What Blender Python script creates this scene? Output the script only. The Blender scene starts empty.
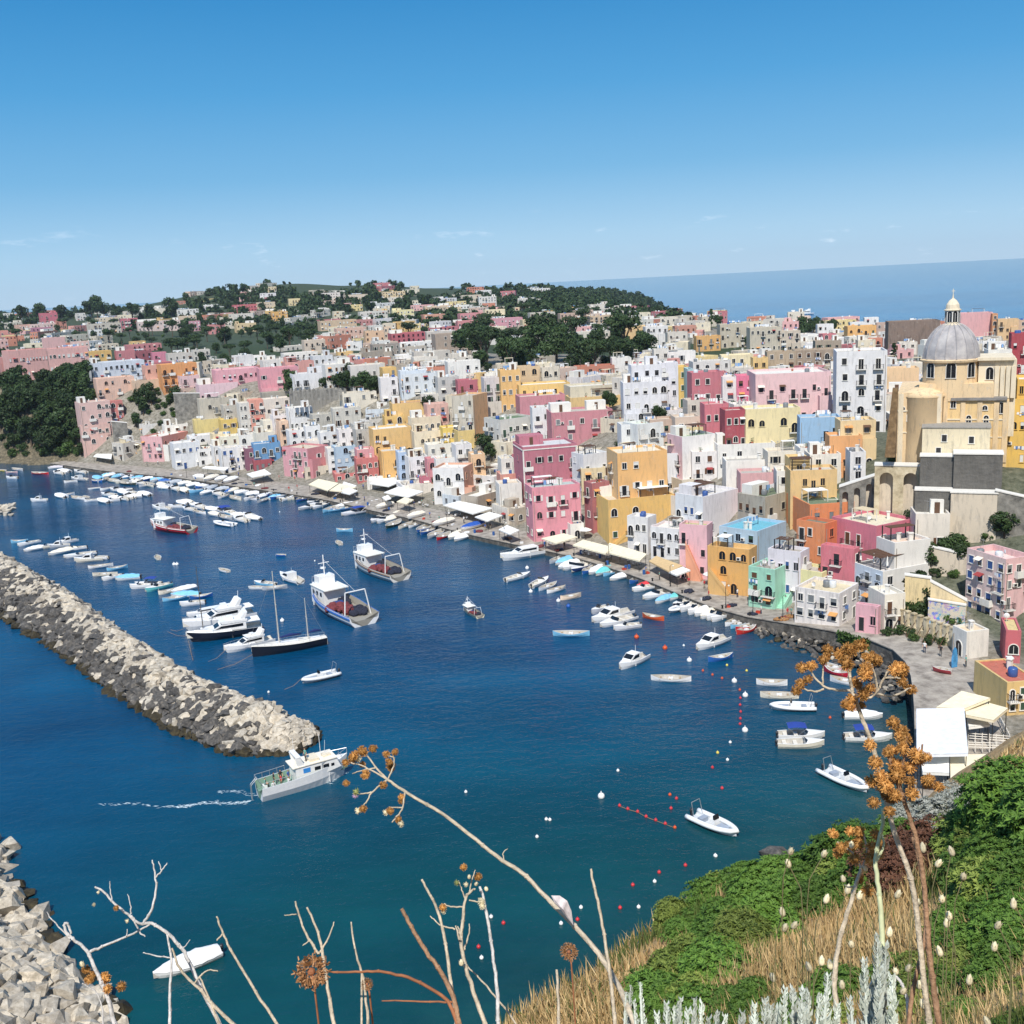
# Fishing harbour with pastel houses below a domed church, seen from a hillside
import bpy,bmesh,math,random
import numpy as np
from mathutils import Vector,Matrix,noise as mnoise
random.seed(7)
R = random.Random(11)
rad = math.radians
scene = bpy.context.scene
COL = scene.collection
# ------------------------------------------------------------ camera model
FPX = 1060.0
CAMZ = 60.0
roll = math.atan(52 / 1024)
pitch = math.atan(228 * math.cos(roll) / FPX)
FW = np.array([0,math.cos(pitch),-math.sin(pitch)])
_r0 = np.array([1.,0,0])
_u0 = np.cross(_r0,FW)
CX = math.cos(roll) * _r0 - math.sin(roll) * _u0
CY = math.sin(roll) * _r0 + math.cos(roll) * _u0
CAM = np.array([0,0,CAMZ])
def ray(px,py):
    return FW + CX * (px - 512) / FPX - CY * (py - 512) / FPX
def at(px,py,z=0.0):
    d = ray(px,py)
    return CAM + d * ((z - CAMZ) / d[2])
def atd(px,py,dist):
    d = ray(px,py)
    return CAM + d / np.linalg.norm(d) * dist
def proj(p):
    v = np.asarray(p,float) - CAM
    w = v @ FW
    return 512 + FPX * (v @ CX) / w,512 - FPX * (v @ CY) / w
cam = bpy.data.cameras.new('camera')
cam.sensor_fit = 'HORIZONTAL'
cam.sensor_width = 36.0
cam.lens = 36.0 * FPX / 1024
cam.clip_start = 0.05
cam.clip_end = 400000
cob = bpy.data.objects.new('camera',cam)
COL.objects.link(cob)
M = Matrix(((CX[0],CY[0],-FW[0],0),(CX[1],CY[1],-FW[1],0),(CX[2],CY[2],-FW[2],CAMZ),(0,0,0,1)))
cob.matrix_world = M
scene.camera = cob
# ------------------------------------------------------------ materials
MATS = {}
def lin(c):
    return tuple(((v / 255) / 12.92 if v / 255 <= .04045 else ((v / 255 + .055) / 1.055) ** 2.4) for v in c)
class NT:
    def __init__(s,name):
        s.m = bpy.data.materials.new(name)
        s.m.use_nodes = True
        s.t = s.m.node_tree
        s.b = s.t.nodes['Principled BSDF']
    def n(s,kind,**kw):
        nd = s.t.nodes.new(kind)
        for k,v in kw.items():
            if k.startswith('i_'):
                nd.inputs[k[2:].replace('_',' ')].default_value = v
            else:
                setattr(nd,k,v)
        return nd
    def l(s,a,b):
        s.t.links.new(a,b)
    def pos(s,scale=(1,1,1),obj=False):
        if obj:
            g = s.n('ShaderNodeTexCoord').outputs['Object']
        else:
            g = s.n('ShaderNodeNewGeometry').outputs['Position']
        mp = s.n('ShaderNodeMapping')
        mp.inputs['Scale'].default_value = scale
        s.l(g,mp.inputs['Vector'])
        return mp.outputs[0]
    def noise(s,vec,scale,detail=3,rough=.55):
        nd = s.n('ShaderNodeTexNoise')
        nd.inputs['Scale'].default_value = scale
        nd.inputs['Detail'].default_value = detail
        nd.inputs['Roughness'].default_value = rough
        s.l(vec,nd.inputs['Vector'])
        return nd.outputs['Fac']
    def ramp(s,fac,stops):
        nd = s.n('ShaderNodeValToRGB')
        cr = nd.color_ramp
        while len(cr.elements) < len(stops):
            cr.elements.new(.5)
        for e,(p,c) in zip(cr.elements,stops):
            e.position = p
            e.color = (*c,1) if len(c) == 3 else c
        s.l(fac,nd.inputs[0])
        return nd.outputs[0]
    def mix(s,fac,a,b,mode='MIX'):
        nd = s.n('ShaderNodeMix',data_type='RGBA',blend_type=mode)
        for sock,v in ((nd.inputs[0],fac),(nd.inputs[6],a),(nd.inputs[7],b)):
            if isinstance(v,(int,float)):
                sock.default_value = v
            elif isinstance(v,tuple):
                sock.default_value = (*v,1) if len(v) == 3 else v
            else:
                s.l(v,sock)
        return nd.outputs[2]
    def bump(s,h,strength=.3,dist=.1):
        nd = s.n('ShaderNodeBump')
        nd.inputs['Strength'].default_value = strength
        nd.inputs['Distance'].default_value = dist
        s.l(h,nd.inputs['Height'])
        s.l(nd.outputs[0],s.b.inputs['Normal'])
def plaster(rgb,dirt=.5,k=1.0):
    key = ('pl',rgb,dirt,k)
    if key in MATS:
        return MATS[key]
    t = NT('plaster_%d_%d_%d' % rgb)
    c = tuple(v * k for v in lin(rgb))
    lm = sum(c) / 3
    c = tuple((v * .8 + lm * .2) * 1.1 + .015 for v in c)
    c = tuple(v * min(1,.8 / max(c)) * w for v,w in zip(c,(.98,.965,.925)))
    p = t.pos()
    big = t.noise(p,.35,4,.65)
    ps = t.pos((1,1,.18))
    streak = t.noise(ps,1.6,4,.7)
    patch = t.noise(t.pos((1,1,.7)),.9,5,.75)
    fine = t.noise(p,5,3,.6)
    lum = sum(c) / 3
    dark = tuple(v * .5 + lum * .1 for v in c)
    worn = tuple(v * .6 + .23 for v in c)
    a = t.mix(t.ramp(big,[(.35,(0,0,0)),(.7,(1,1,1))]),c,tuple(v * .86 + .03 for v in c))
    a = t.mix(t.ramp(streak,[(.5,(0,0,0)),(.72,(min(1,dirt * 1.3),) * 3)]),a,dark)
    a = t.mix(t.ramp(fine,[(.6,(0,0,0)),(.8,(dirt * .6,) * 3)]),a,worn)
    a = t.mix(t.ramp(patch,[(.6,(0,0,0)),(.64,(dirt * .55,) * 3)]),a,tuple(v * .3 + .33 * w for v,w in zip(c,(1,.95,.86))))
    t.l(a,t.b.inputs['Base Color'])
    t.b.inputs['Roughness'].default_value = .9
    t.b.inputs['Specular IOR Level'].default_value = .2
    t.bump(fine,.25,.05)
    MATS[key] = t.m
    return t.m
def simple(name,rgb,rough=.6,var=.15,scale=3,metal=0,obj=False,bump=0):
    key = ('s',name)
    if key in MATS:
        return MATS[key]
    t = NT(name)
    c = lin(rgb)
    f = t.noise(t.pos(obj=obj),scale,3,.6)
    a = t.ramp(f,[(.3,tuple(v * (1 - var) for v in c)),(.7,tuple(min(.9,v * (1 + var)) for v in c))])
    t.l(a,t.b.inputs['Base Color'])
    t.b.inputs['Roughness'].default_value = rough
    t.b.inputs['Metallic'].default_value = metal
    if bump:
        t.bump(f,bump,.05)
    MATS[key] = t.m
    return t.m
def paint(rgb,rough=.35):
    return simple('paint_%d_%d_%d' % rgb,rgb,rough,.08,2.5)
def cloth(rgb):
    return simple('cloth_%d_%d_%d' % rgb,rgb,.9,.1,1.5,bump=.2)
def stone(name,a,b,c,scale=1.2,vor=1.1):
    key = ('st',name)
    if key in MATS:
        return MATS[key]
    t = NT(name)
    p = t.pos()
    v = t.n('ShaderNodeTexVoronoi')
    v.inputs['Scale'].default_value = vor
    t.l(p,v.inputs['Vector'])
    f = t.noise(p,scale,5,.65)
    base = t.ramp(f,[(.3,lin(a)),(.5,lin(b)),(.72,lin(c))])
    col = t.mix(.4,base,t.ramp(v.outputs['Distance'],[(.0,(.62,.62,.62)),(.75,(.3,.3,.3))]),'SOFT_LIGHT')
    t.l(col,t.b.inputs['Base Color'])
    t.b.inputs['Roughness'].default_value = .92
    t.bump(t.noise(p,scale * 4,4,.7),.5,.15)
    MATS[key] = t.m
    return t.m
def foliage(name,dark,light,scale=.6,obj=False):
    key = ('fo',name)
    if key in MATS:
        return MATS[key]
    t = NT(name)
    f = t.noise(t.pos(),scale,3,.6)
    g = t.n('ShaderNodeObjectInfo').outputs['Random']
    gi = t.n('ShaderNodeNewGeometry').outputs['Random Per Island']
    a = t.mix(gi,dark,light)
    a = t.mix(t.ramp(f,[(.35,(0,0,0)),(.65,(.6,.6,.6))]),a,light)
    hs = t.n('ShaderNodeHueSaturation')
    mr = t.n('ShaderNodeMapRange')
    mr.inputs['To Min'].default_value = .7
    mr.inputs['To Max'].default_value = 1.25
    t.l(g,mr.inputs['Value'])
    t.l(mr.outputs[0],hs.inputs['Value'])
    t.l(a,hs.inputs['Color'])
    t.l(hs.outputs[0],t.b.inputs['Base Color'])
    t.b.inputs['Roughness'].default_value = .6
    t.b.inputs['Specular IOR Level'].default_value = .25
    MATS[key] = t.m
    return t.m
GLASS = simple('window_glass',(26,30,36),.12,.3,1)
WHITE = plaster((236,234,230),.3)
TRIM = plaster((228,226,222),.35)
WOOD = simple('brown_wood',(92,66,48),.7,.25,6)
IRON = simple('dark_iron',(38,38,40),.5,.2,4)
DARKIN = simple('dark_interior',(22,20,20),.9,.2,4)
# ------------------------------------------------------------ mesh builder
class MB:
    def __init__(s):
        s.v = []
        s.f = []
        s.mi = []
        s.c = 0
        s.sm = []
        s.smooth = False
    def add(s,vs,fs):
        o = len(s.v)
        s.v.extend([tuple(float(q) for q in v) for v in vs])
        for f in fs:
            s.f.append([o + i for i in f])
            s.mi.append(s.c)
            s.sm.append(s.smooth)
        return s
    def box(s,x0,y0,z0,x1,y1,z1,rz=0,org=None,bottom=True):
        vs = [(x0,y0,z0),(x1,y0,z0),(x1,y1,z0),(x0,y1,z0),(x0,y0,z1),(x1,y0,z1),(x1,y1,z1),(x0,y1,z1)]
        if rz:
            ox,oy = org or ((x0 + x1) / 2,(y0 + y1) / 2)
            c,n = math.cos(rz),math.sin(rz)
            vs = [(ox + (a - ox) * c - (b - oy) * n,oy + (a - ox) * n + (b - oy) * c,z) for a,b,z in vs]
        fs = [(0,1,5,4),(1,2,6,5),(2,3,7,6),(3,0,4,7),(4,5,6,7)]
        if bottom:
            fs.append((3,2,1,0))
        return s.add(vs,fs)
    def tube(s,pts,rs,n=6,cap=True):
        pts = [np.array(p,float) for p in pts]
        if not hasattr(rs,'__len__'):
            rs = [rs] * len(pts)
        rings = []
        ref = None
        for i,p in enumerate(pts):
            a = pts[min(i + 1,len(pts) - 1)] - pts[max(i - 1,0)]
            a /= (np.linalg.norm(a) + 1e-12)
            if ref is None:
                ref = np.array([0,0,1.]) if abs(a[2]) < .9 else np.array([1.,0,0])
            u = np.cross(a,ref)
            u /= (np.linalg.norm(u) + 1e-12)
            w = np.cross(u,a)
            ref = w
            rings.append([p + rs[i] * (u * math.cos(2 * math.pi * k / n) + w * math.sin(2 * math.pi * k / n)) for k in range(n)])
        vs = [q for r in rings for q in r]
        fs = []
        for i in range(len(pts) - 1):
            for k in range(n):
                a = i * n + k
                b = i * n + (k + 1) % n
                fs.append((a,a + n,b + n,b))
        if cap:
            fs.append(tuple(range(n)))
            fs.append(tuple(reversed(range((len(pts) - 1) * n,len(pts) * n))))
        return s.add(vs,fs)
    def lathe(s,prof,n=16,cx=0,cy=0,a0=0,a1=2 * math.pi):
        full = abs(a1 - a0 - 2 * math.pi) < 1e-6
        m = n if full else n + 1
        vs = []
        for r,z in prof:
            for k in range(m):
                a = a0 + (a1 - a0) * k / n
                vs.append((cx + r * math.cos(a),cy + r * math.sin(a),z))
        fs = []
        for i in range(len(prof) - 1):
            for k in range(n):
                k2 = (k + 1) % m
                fs.append((i * m + k,i * m + k2,(i + 1) * m + k2,(i + 1) * m + k))
        return s.add(vs,fs)
    def ball(s,c,r,n=8,m=6,sq=1.0):
        prof = [(r * math.sin(math.pi * i / m),r * sq * -math.cos(math.pi * i / m)) for i in range(m + 1)]
        vs = []
        for rr,z in prof:
            for k in range(n):
                a = 2 * math.pi * k / n
                vs.append((c[0] + rr * math.cos(a),c[1] + rr * math.sin(a),c[2] + z))
        fs = []
        for i in range(m):
            for k in range(n):
                fs.append((i * n + k,i * n + (k + 1) % n,(i + 1) * n + (k + 1) % n,(i + 1) * n + k))
        return s.add(vs,fs)
    def prism(s,poly,z0,z1,bottom=True):
        n = len(poly)
        vs = [(x,y,z0) for x,y in poly] + [(x,y,z1) for x,y in poly]
        fs = [(i,(i + 1) % n,n + (i + 1) % n,n + i) for i in range(n)]
        fs.append(tuple(range(n,2 * n)))
        if bottom:
            fs.append(tuple(reversed(range(n))))
        return s.add(vs,fs)
    def xprism(s,poly,y0,y1):
        """poly in (x,z), extruded along y"""
        n = len(poly)
        vs = [(x,y0,z) for x,z in poly] + [(x,y1,z) for x,z in poly]
        fs = [((i + 1) % n,i,n + i,n + (i + 1) % n) for i in range(n)]
        fs.append(tuple(range(n)))
        fs.append(tuple(reversed(range(n,2 * n))))
        return s.add(vs,fs)
    def mesh(s,name,mats):
        me = bpy.data.meshes.new(name)
        me.from_pydata(s.v,[],s.f)
        for m in (mats if isinstance(mats,(list,tuple)) else [mats]):
            me.materials.append(m)
        me.polygons.foreach_set('material_index',s.mi)
        me.polygons.foreach_set('use_smooth',s.sm)
        me.update()
        return me
KIDS = {}
def link(name,me,parent=None,loc=(0,0,0),rz=0,kind=None,label=None,cat=None,group=None):
    o = bpy.data.objects.new(name,me)
    COL.objects.link(o)
    if parent is not None:
        o.parent = parent
        KIDS.setdefault(parent.session_uid,[]).append(o)
    o.location = loc
    if rz:
        o.rotation_euler = (0,0,rz)
    if kind:
        o['kind'] = kind
    if label:
        o['label'] = label
    if cat:
        o['category'] = cat
    if group:
        o['group'] = group
    return o
def thing(name,label,cat,loc,rz=0,group=None):
    return link(name,None,None,tuple(float(v) for v in loc),rz,None,label,cat,group)
def copy_tree(o,parent=None):
    c = o.copy()
    COL.objects.link(c)
    if parent is not None:
        c.parent = parent
        KIDS.setdefault(parent.session_uid,[]).append(c)
    for ch in KIDS.get(o.session_uid,[]):
        copy_tree(ch,c)
    return c
ORD = ['first','second','third','fourth','fifth','sixth','seventh','eighth','ninth','tenth','eleventh','twelfth','thirteenth',
       'fourteenth','fifteenth','sixteenth','seventeenth','eighteenth','nineteenth']
TENS = ['twent','thirt','fort','fift','sixt','sevent','eight','ninet']
def ordinal(n):
    if n <= 19:
        return ORD[n - 1]
    t,u = divmod(n,10)
    if t > 9:
        return 'hundred-and-' + ordinal(n - 100) if n > 100 else 'hundredth'
    return TENS[t - 2] + ('ieth' if u == 0 else 'y-' + ORD[u - 1])
PENDING = []      # (object, template head, place phrase) labelled at the end by order from the left
def pend(o,head,place):
    PENDING.append((o,head,place))
def finish_labels():
    groups = {}
    for o,h,p in PENDING:
        loc = o.matrix_world.translation if False else o.location
        groups.setdefault((h,p),[]).append((proj(loc)[0],o.name,o))
    for (h,p),lst in groups.items():
        lst.sort(key=lambda q: (q[0],q[1]))
        if len(lst) == 1:
            lst[0][2]['label'] = '%s %s' % (h,p)
        else:
            for i,(_,_,o) in enumerate(lst):
                o['label'] = '%s %s, %s from the left' % (h,p,ordinal(i + 1))
def cname(rgb):
    import colorsys
    r,g,b = [v / 255 for v in rgb]
    h,s,v = colorsys.rgb_to_hsv(r,g,b)
    h *= 360
    if s < .07:
        return 'white' if v > .84 else ('pale grey' if v > .7 else 'grey')
    if s < .17:
        if h < 20 or h > 320:
            return 'whitish pink'
        if h < 75:
            return 'cream' if v > .82 else 'stone-coloured'
        if h < 170:
            return 'pale green'
        return 'bluish white'
    if h < 14 or h > 345:
        return 'pale pink' if s < .3 else ('salmon pink' if s < .5 and h < 90 else ('rose pink' if v > .75 else 'dark red'))
    if h < 30:
        return 'peach' if s < .45 else 'orange'
    if h < 41:
        return 'sandy' if s < .45 else ('ochre' if s < .62 else 'mustard')
    if h < 70:
        return 'pale yellow' if s < .4 else 'yellow'
    if h < 175:
        return 'mint green'
    if h < 250:
        return 'light blue' if s < .5 else 'blue'
    return 'lilac' if s < .3 else ('pink' if v > .75 else 'purple')
# ------------------------------------------------------------ land shape
def P(px,py,z):
    q = at(px,py,z)
    return (q[0],q[1])
# x, y, quay height, quay width, rise length, plateau height
CO = [(-1500,700,0,2,60,26),(-700,480,0,2,40,28),(-330,425,0,3,22,31),(-215,425,0,3,20,30),
      P(50,463,1.2) + (1.2,4,30,28),P(107,471,1.2) + (1.2,12,52,28),P(175,477,1.2) + (1.2,14,62,28),
      P(250,488,1.2) + (1.2,14,62,28),P(320,498,1.2) + (1.2,14,62,27),P(380,512,1.2) + (1.2,13,62,26),
      P(420,520,1.2) + (1.2,13,62,26),P(455,531,1.2) + (1.2,12,62,26),P(500,541,1.2) + (1.2,9,62,26),
      P(574,556,1.2) + (1.2,9,62,26),P(637,576,1.2) + (1.2,8,60,26),P(695,600,1.3) + (1.3,8,56,25),
      P(745,620,1.5) + (1.5,8,52,24),P(782,620,2.6) + (2.6,8,48,24),P(835,632,3.6) + (3.6,8,46,23),
      P(880,638,4.2) + (4.2,12,44,22),P(899,648,4.4) + (4.4,22,44,20),P(911,662,4.5) + (4.5,30,44,17),
      P(916,706,4.5) + (4.5,50,40,12),P(916,800,3.5) + (3.5,60,40,8),(30,97,0,3,30,4),(5,76,0,3,30,4),
      (-20,56,0,3,30,4),(-60,25,0,3,30,4),(-140,-40,0,3,30,4),(-200,-300,0,3,30,4),(500,-300,0,3,30,4),
      (560,300,0,3,60,22),(340,480,0,3,60,24),(285,640,0,3,60,24),(205,820,0,3,60,26),(185,1200,0,3,60,26),
      (215,1560,0,5,60,26),(262,1660,1,15,40,24),(300,1700,0,5,40,14),(240,1790,0,2,40,34),
      (60,1900,0,2,50,36),(-400,2100,0,2,60,40),(-1100,2100,0,2,60,34),(-1900,1500,0,2,60,30)]
CO = np.array(CO,float)
NEXT = np.roll(CO,-1,axis=0)
def ss(a,b,x):
    t = np.clip((x - a) / (b - a),0,1)
    return t * t * (3 - 2 * t)
def coast(x,y):
    """signed distance to the coast (inland positive) and the coast parameters at the nearest point"""
    x = np.asarray(x,float).ravel()
    y = np.asarray(y,float).ravel()
    ax,ay = CO[:,0],CO[:,1]
    bx,by = NEXT[:,0] - ax,NEXT[:,1] - ay
    dx = x[:,None] - ax
    dy = y[:,None] - ay
    t = np.clip((dx * bx + dy * by) / (bx * bx + by * by),0,1)
    d = np.hypot(dx - t * bx,dy - t * by)
    i = d.argmin(1)
    k = np.arange(len(x))
    s = d[k,i]
    tt = t[k,i][:,None]
    par = CO[i,2:] * (1 - tt) + NEXT[i,2:] * tt
    # blended plateau parameters (inverse distance) to avoid creases inland
    w = 1 / (d + 6) ** 3
    parw = (w[:,:,None] * (CO[None,:,2:] * (1 - t[:,:,None]) + NEXT[None,:,2:] * t[:,:,None])).sum(1) / w.sum(1)[:,None]
    par[:,2:] = parw[:,2:]
    # inside test
    y0,y1 = ay,NEXT[:,1]
    cond = ((y0 > y[:,None]) != (y1 > y[:,None])) & (x[:,None] < ax + (y[:,None] - y0) * bx / (y1 - y0 + 1e-12))
    inside = cond.sum(1) % 2 == 1
    return np.where(inside,s,-s),par
def hillz(x,y):
    h = 57.0 + .635 * x - .775 * y
    h = h + .9 * np.sin(x * .21 + y * .05) * ss(6,25,y) + .7 * np.sin(y * .33 - x * .12 + 1) * ss(6,25,y) + .25 * np.sin(x * .9 + y * .7)
    h = h + 2.3 * np.exp(-((x - 1) / 7) ** 2 - ((y - 25) / 10) ** 2)
    return np.minimum(h,66 + .1 * x)
def terrain(x,y,draw=False):
    shp = np.shape(x)
    s,par = coast(x,y)
    x = np.asarray(x,float).ravel()
    y = np.asarray(y,float).ravel()
    zq,w,rise,plat = par.T
    d = np.hypot(x,y)
    far = 15 * ss(600,1400,d) * ss(20,160,s)
    und = (2.2 * np.sin(x * .017 + 1) * np.cos(y * .013) + 1.2 * np.sin(x * .041 + y * .03)) * ss(60,160,s)
    az = x / np.maximum(d,1)
    hill = 27 * np.exp(-((x + 300) / 230) ** 2 - ((y - 1480) / 230) ** 2) + 6 * np.exp(-((x + 60) / 230) ** 2 - ((y - 1500) / 230) ** 2)
    z = zq + (plat - zq) * ss(0,1,np.clip((s - w) / rise,0,1)) ** .85 + far + und + hill
    z = np.where(s < 0,-4.0,z)
    z = np.where((s >= 0) & (s < 2.0) & (zq < 1),np.minimum(z,1.2),z)
    if draw:
        z = np.where((s < 4.5) & (zq >= 1.1),-4.0,np.where((s < 9) & (zq >= 1.1),z - .25,z))
    hz = hillz(x,y)
    near = (y < 135) & (hz > z)
    z = np.where(near,np.maximum(hz,np.where(s < 0,-4,z)),z)
    return z.reshape(shp) if shp else float(z[0])
_TC = np.concatenate([np.arange(60,700,9),np.arange(700,2600,30)])
_T = np.concatenate([np.arange(60,700,1.5),np.arange(700,2600,8)])
def ground(px,py,h=0.0,t0=60):
    """first point where the ray through (px,py) is h above the ground"""
    d = ray(px,py)
    d = d / math.hypot(d[0],d[1])
    T = _TC[_TC >= t0]
    pts = CAM + T[:,None] * d
    g = pts[:,2] - h - terrain(pts[:,0],pts[:,1])
    i = np.argmax(g <= 0)
    if g[i] > 0:
        return None
    if i > 0:
        T = np.linspace(T[i - 1],T[i],9)
        pts = CAM + T[:,None] * d
        g = pts[:,2] - h - terrain(pts[:,0],pts[:,1])
        i = np.argmax(g <= 0)
    if i == 0:
        return pts[0]
    f = g[i - 1] / (g[i - 1] - g[i])
    return pts[i - 1] * (1 - f) + pts[i] * f
def axis(segs):
    out = [segs[0][0]]
    for a,b,st in segs:
        n = max(1,int(round((b - a) / st)))
        out += list(np.linspace(a,b,n + 1)[1:])
    return np.array(out)
def grid_mesh(xs,ys,fz,name,mat):
    X,Y = np.meshgrid(xs,ys)
    Z = fz(X,Y)
    nx,ny = len(xs),len(ys)
    me = bpy.data.meshes.new(name)
    v = np.stack([X,Y,Z],-1).reshape(-1,3)
    i = np.arange(nx * ny).reshape(ny,nx)
    f = np.stack([i[:-1,:-1],i[:-1,1:],i[1:,1:],i[1:,:-1]],-1).reshape(-1,4)
    me.from_pydata(v.tolist(),[],f.tolist())
    me.materials.append(mat)
    me.polygons.foreach_set('use_smooth',[True] * len(f))
    return me,X,Y,Z
def land_material():
    t = NT('land')
    p = t.pos()
    at_ = t.n('ShaderNodeVertexColor',layer_name='zone').outputs['Color']
    sep = t.n('ShaderNodeSeparateColor')
    t.l(at_,sep.inputs[0])
    f = t.noise(p,.08,6,.7)
    f2 = t.noise(p,.9,5,.7)
    green = t.ramp(f2,[(.3,(.01,.025,.008)),(.55,(.03,.055,.017)),(.78,(.12,.11,.05))])
    town = t.ramp(f2,[(.3,(.1,.09,.06)),(.5,(.24,.22,.18)),(.75,(.4,.37,.32))])
    cliff = t.ramp(f2,[(.3,(.05,.045,.03)),(.5,(.13,.11,.07)),(.72,(.3,.24,.16))])
    dry = t.ramp(f2,[(.25,(.26,.15,.06)),(.5,(.46,.29,.13)),(.75,(.6,.42,.2))])
    a = t.mix(sep.outputs[0],green,town)
    a = t.mix(sep.outputs[1],a,cliff)
    a = t.mix(sep.outputs[2],a,dry)
    t.l(a,t.b.inputs['Base Color'])
    t.b.inputs['Roughness'].default_value = .95
    t.bump(f2,.6,.5)
    return t.m
LANDM = land_material()
def zone_paint(me,X,Y,Z):
    x,y = X.ravel(),Y.ravel()
    s,par = coast(x,y)
    d = np.hypot(x,y)
    hz = hillz(x,y)
    near = (y < 135) & (hz > Z.ravel() - .5)
    town = ((x > -170) & (s < 190) & (y < 700)).astype(float) * (1 - near)
    town = np.where(d > 700,.05,town)
    town = np.where((x > 62) & (y < 240) & (s > 16),town * .35,town)
    cliff = ((x < -165) & (s < 26) & (y < 600)).astype(float) + ((d > 1400) & (s < 40)) * .5 + ((s < 2.5) & (par[:,0] < 1)) * 1.0
    dry = near.astype(float)
    c = np.stack([town,np.clip(cliff,0,1),dry,np.ones_like(x)],-1).astype(np.float32)
    ca = me.color_attributes.new('zone','FLOAT_COLOR','POINT')
    ca.data.foreach_set('color',c.ravel())
xs = axis([(-2300,-420,60),(-420,-240,12),(-240,-40,4),(-40,130,2.2),(130,320,7),(320,600,40)])
ys = axis([(-300,-20,40),(-20,70,2.5),(70,130,3),(130,470,3.2),(470,800,15),(800,2300,30)])
me,X,Y,Z = grid_mesh(xs,ys,lambda a,b: terrain(a,b,True),'terrain',LANDM)
zone_paint(me,X,Y,Z)
link('terrain',me,kind='structure')
# ------------------------------------------------------------ water
def water_material():
    t = NT('sea_water')
    p = t.pos()
    at_ = t.n('ShaderNodeVertexColor',layer_name='depth').outputs['Color']
    sep = t.n('ShaderNodeSeparateColor')
    t.l(at_,sep.inputs[0])
    f = t.noise(t.pos((.012,.03,1)),1,4,.6)
    deep = t.ramp(f,[(.3,(.0,.042,.115)),(.7,(.0,.07,.165))])
    teal = (.002,.058,.074)
    shal = t.ramp(t.noise(p,.25,4,.7),[(.35,(.01,.035,.032)),(.65,(.028,.07,.06))])
    a = t.mix(sep.outputs[0],deep,teal)
    a = t.mix(sep.outputs[1],a,shal)
    # open sea: long bands of darker and lighter blue in the base colour
    bands = t.noise(t.pos((.0006,.006,1)),1,4,.6)
    op = t.ramp(bands,[(.4,(.0,.07,.19)),(.6,(.006,.15,.32))])
    a = t.mix(sep.outputs[2],a,op)
    wind = t.noise(t.pos((.02,.05,1)),1,5,.65)
    a = t.mix(1,a,t.ramp(wind,[(.3,(.62,.66,.7)),(.7,(1.25,1.2,1.15))]),'MULTIPLY')
    t.l(a,t.b.inputs['Base Color'])
    t.b.inputs['Roughness'].default_value = .09
    t.b.inputs['IOR'].default_value = 1.33
    sp = t.n('ShaderNodeMapRange')
    sp.inputs['To Min'].default_value = .4
    sp.inputs['To Max'].default_value = .14
    t.l(sep.outputs[2],sp.inputs['Value'])
    t.l(sp.outputs[0],t.b.inputs['Specular IOR Level'])
    rg = t.n('ShaderNodeMapRange')
    rg.inputs['To Min'].default_value = .04
    rg.inputs['To Max'].default_value = .16
    t.l(wind,rg.inputs['Value'])
    t.l(rg.outputs[0],t.b.inputs['Roughness'])
    w1 = t.noise(t.pos((1,1.4,1)),.55,4,.6)
    w2 = t.noise(t.pos((1,1,1)),2.6,3,.6)
    w3 = t.noise(t.pos((.6,1,1)),.09,3,.6)
    m = t.n('ShaderNodeMath',operation='MULTIPLY_ADD')
    m.inputs[1].default_value = .35
    t.l(w2,m.inputs[0])
    t.l(w1,m.inputs[2])
    m2 = t.n('ShaderNodeMath',operation='MULTIPLY_ADD')
    m2.inputs[1].default_value = 1.6
    t.l(w3,m2.inputs[0])
    t.l(m.outputs[0],m2.inputs[2])
    t.bump(m2.outputs[0],.42,.4)
    return t.m
WATERM = water_material()
xs = axis([(-250000,-5000,60000),(-5000,-400,500),(-400,-150,25),(-150,130,3.5),(130,400,30),(400,5000,500),(5000,250000,60000)])
ys = axis([(-600,0,100),(0,60,10),(60,460,4),(460,2500,100),(2500,300000,60000)])
me,X,Y,Z = grid_mesh(xs,ys,lambda a,b: a * 0,'sea',WATERM)
s,par = coast(X,Y)
x,y = X.ravel(),Y.ravel()
teal = np.clip(1 - (y - 75) / 95,0,1) * ss(-75,0,x) + .55 * np.clip(1 - (y - 75) / 60,0,1)
bwd = np.minimum(np.hypot(x + 38,y - 88),500)
shal = np.exp(np.minimum(s,0) / 7.0) * np.where(y < 140,.9,.45)
opn = ((np.hypot(x,y) > 600) | (s > 400) | (x > 200)).astype(float)
c = np.stack([np.clip(teal,0,1),shal,opn,np.ones_like(x)],-1).astype(np.float32)
me.color_attributes.new('depth','FLOAT_COLOR','POINT').data.foreach_set('color',c.ravel())
link('sea',me,kind='structure')
# ------------------------------------------------------------ sky and sun
SUN_AZ = rad(190)   # measured from +Y towards +X
SUN_EL = rad(52)
w = bpy.data.worlds.new('World')
scene.world = w
w.use_nodes = True
nt = w.node_tree
bg = nt.nodes['Background']
sky = nt.nodes.new('ShaderNodeTexSky')
sky.sky_type = 'NISHITA'
sky.sun_disc = False
sky.sun_elevation = SUN_EL
sky.sun_rotation = SUN_AZ
sky.altitude = 0
sky.air_density = 1.0
sky.dust_density = .3
sky.ozone_density = 2.5
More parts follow.
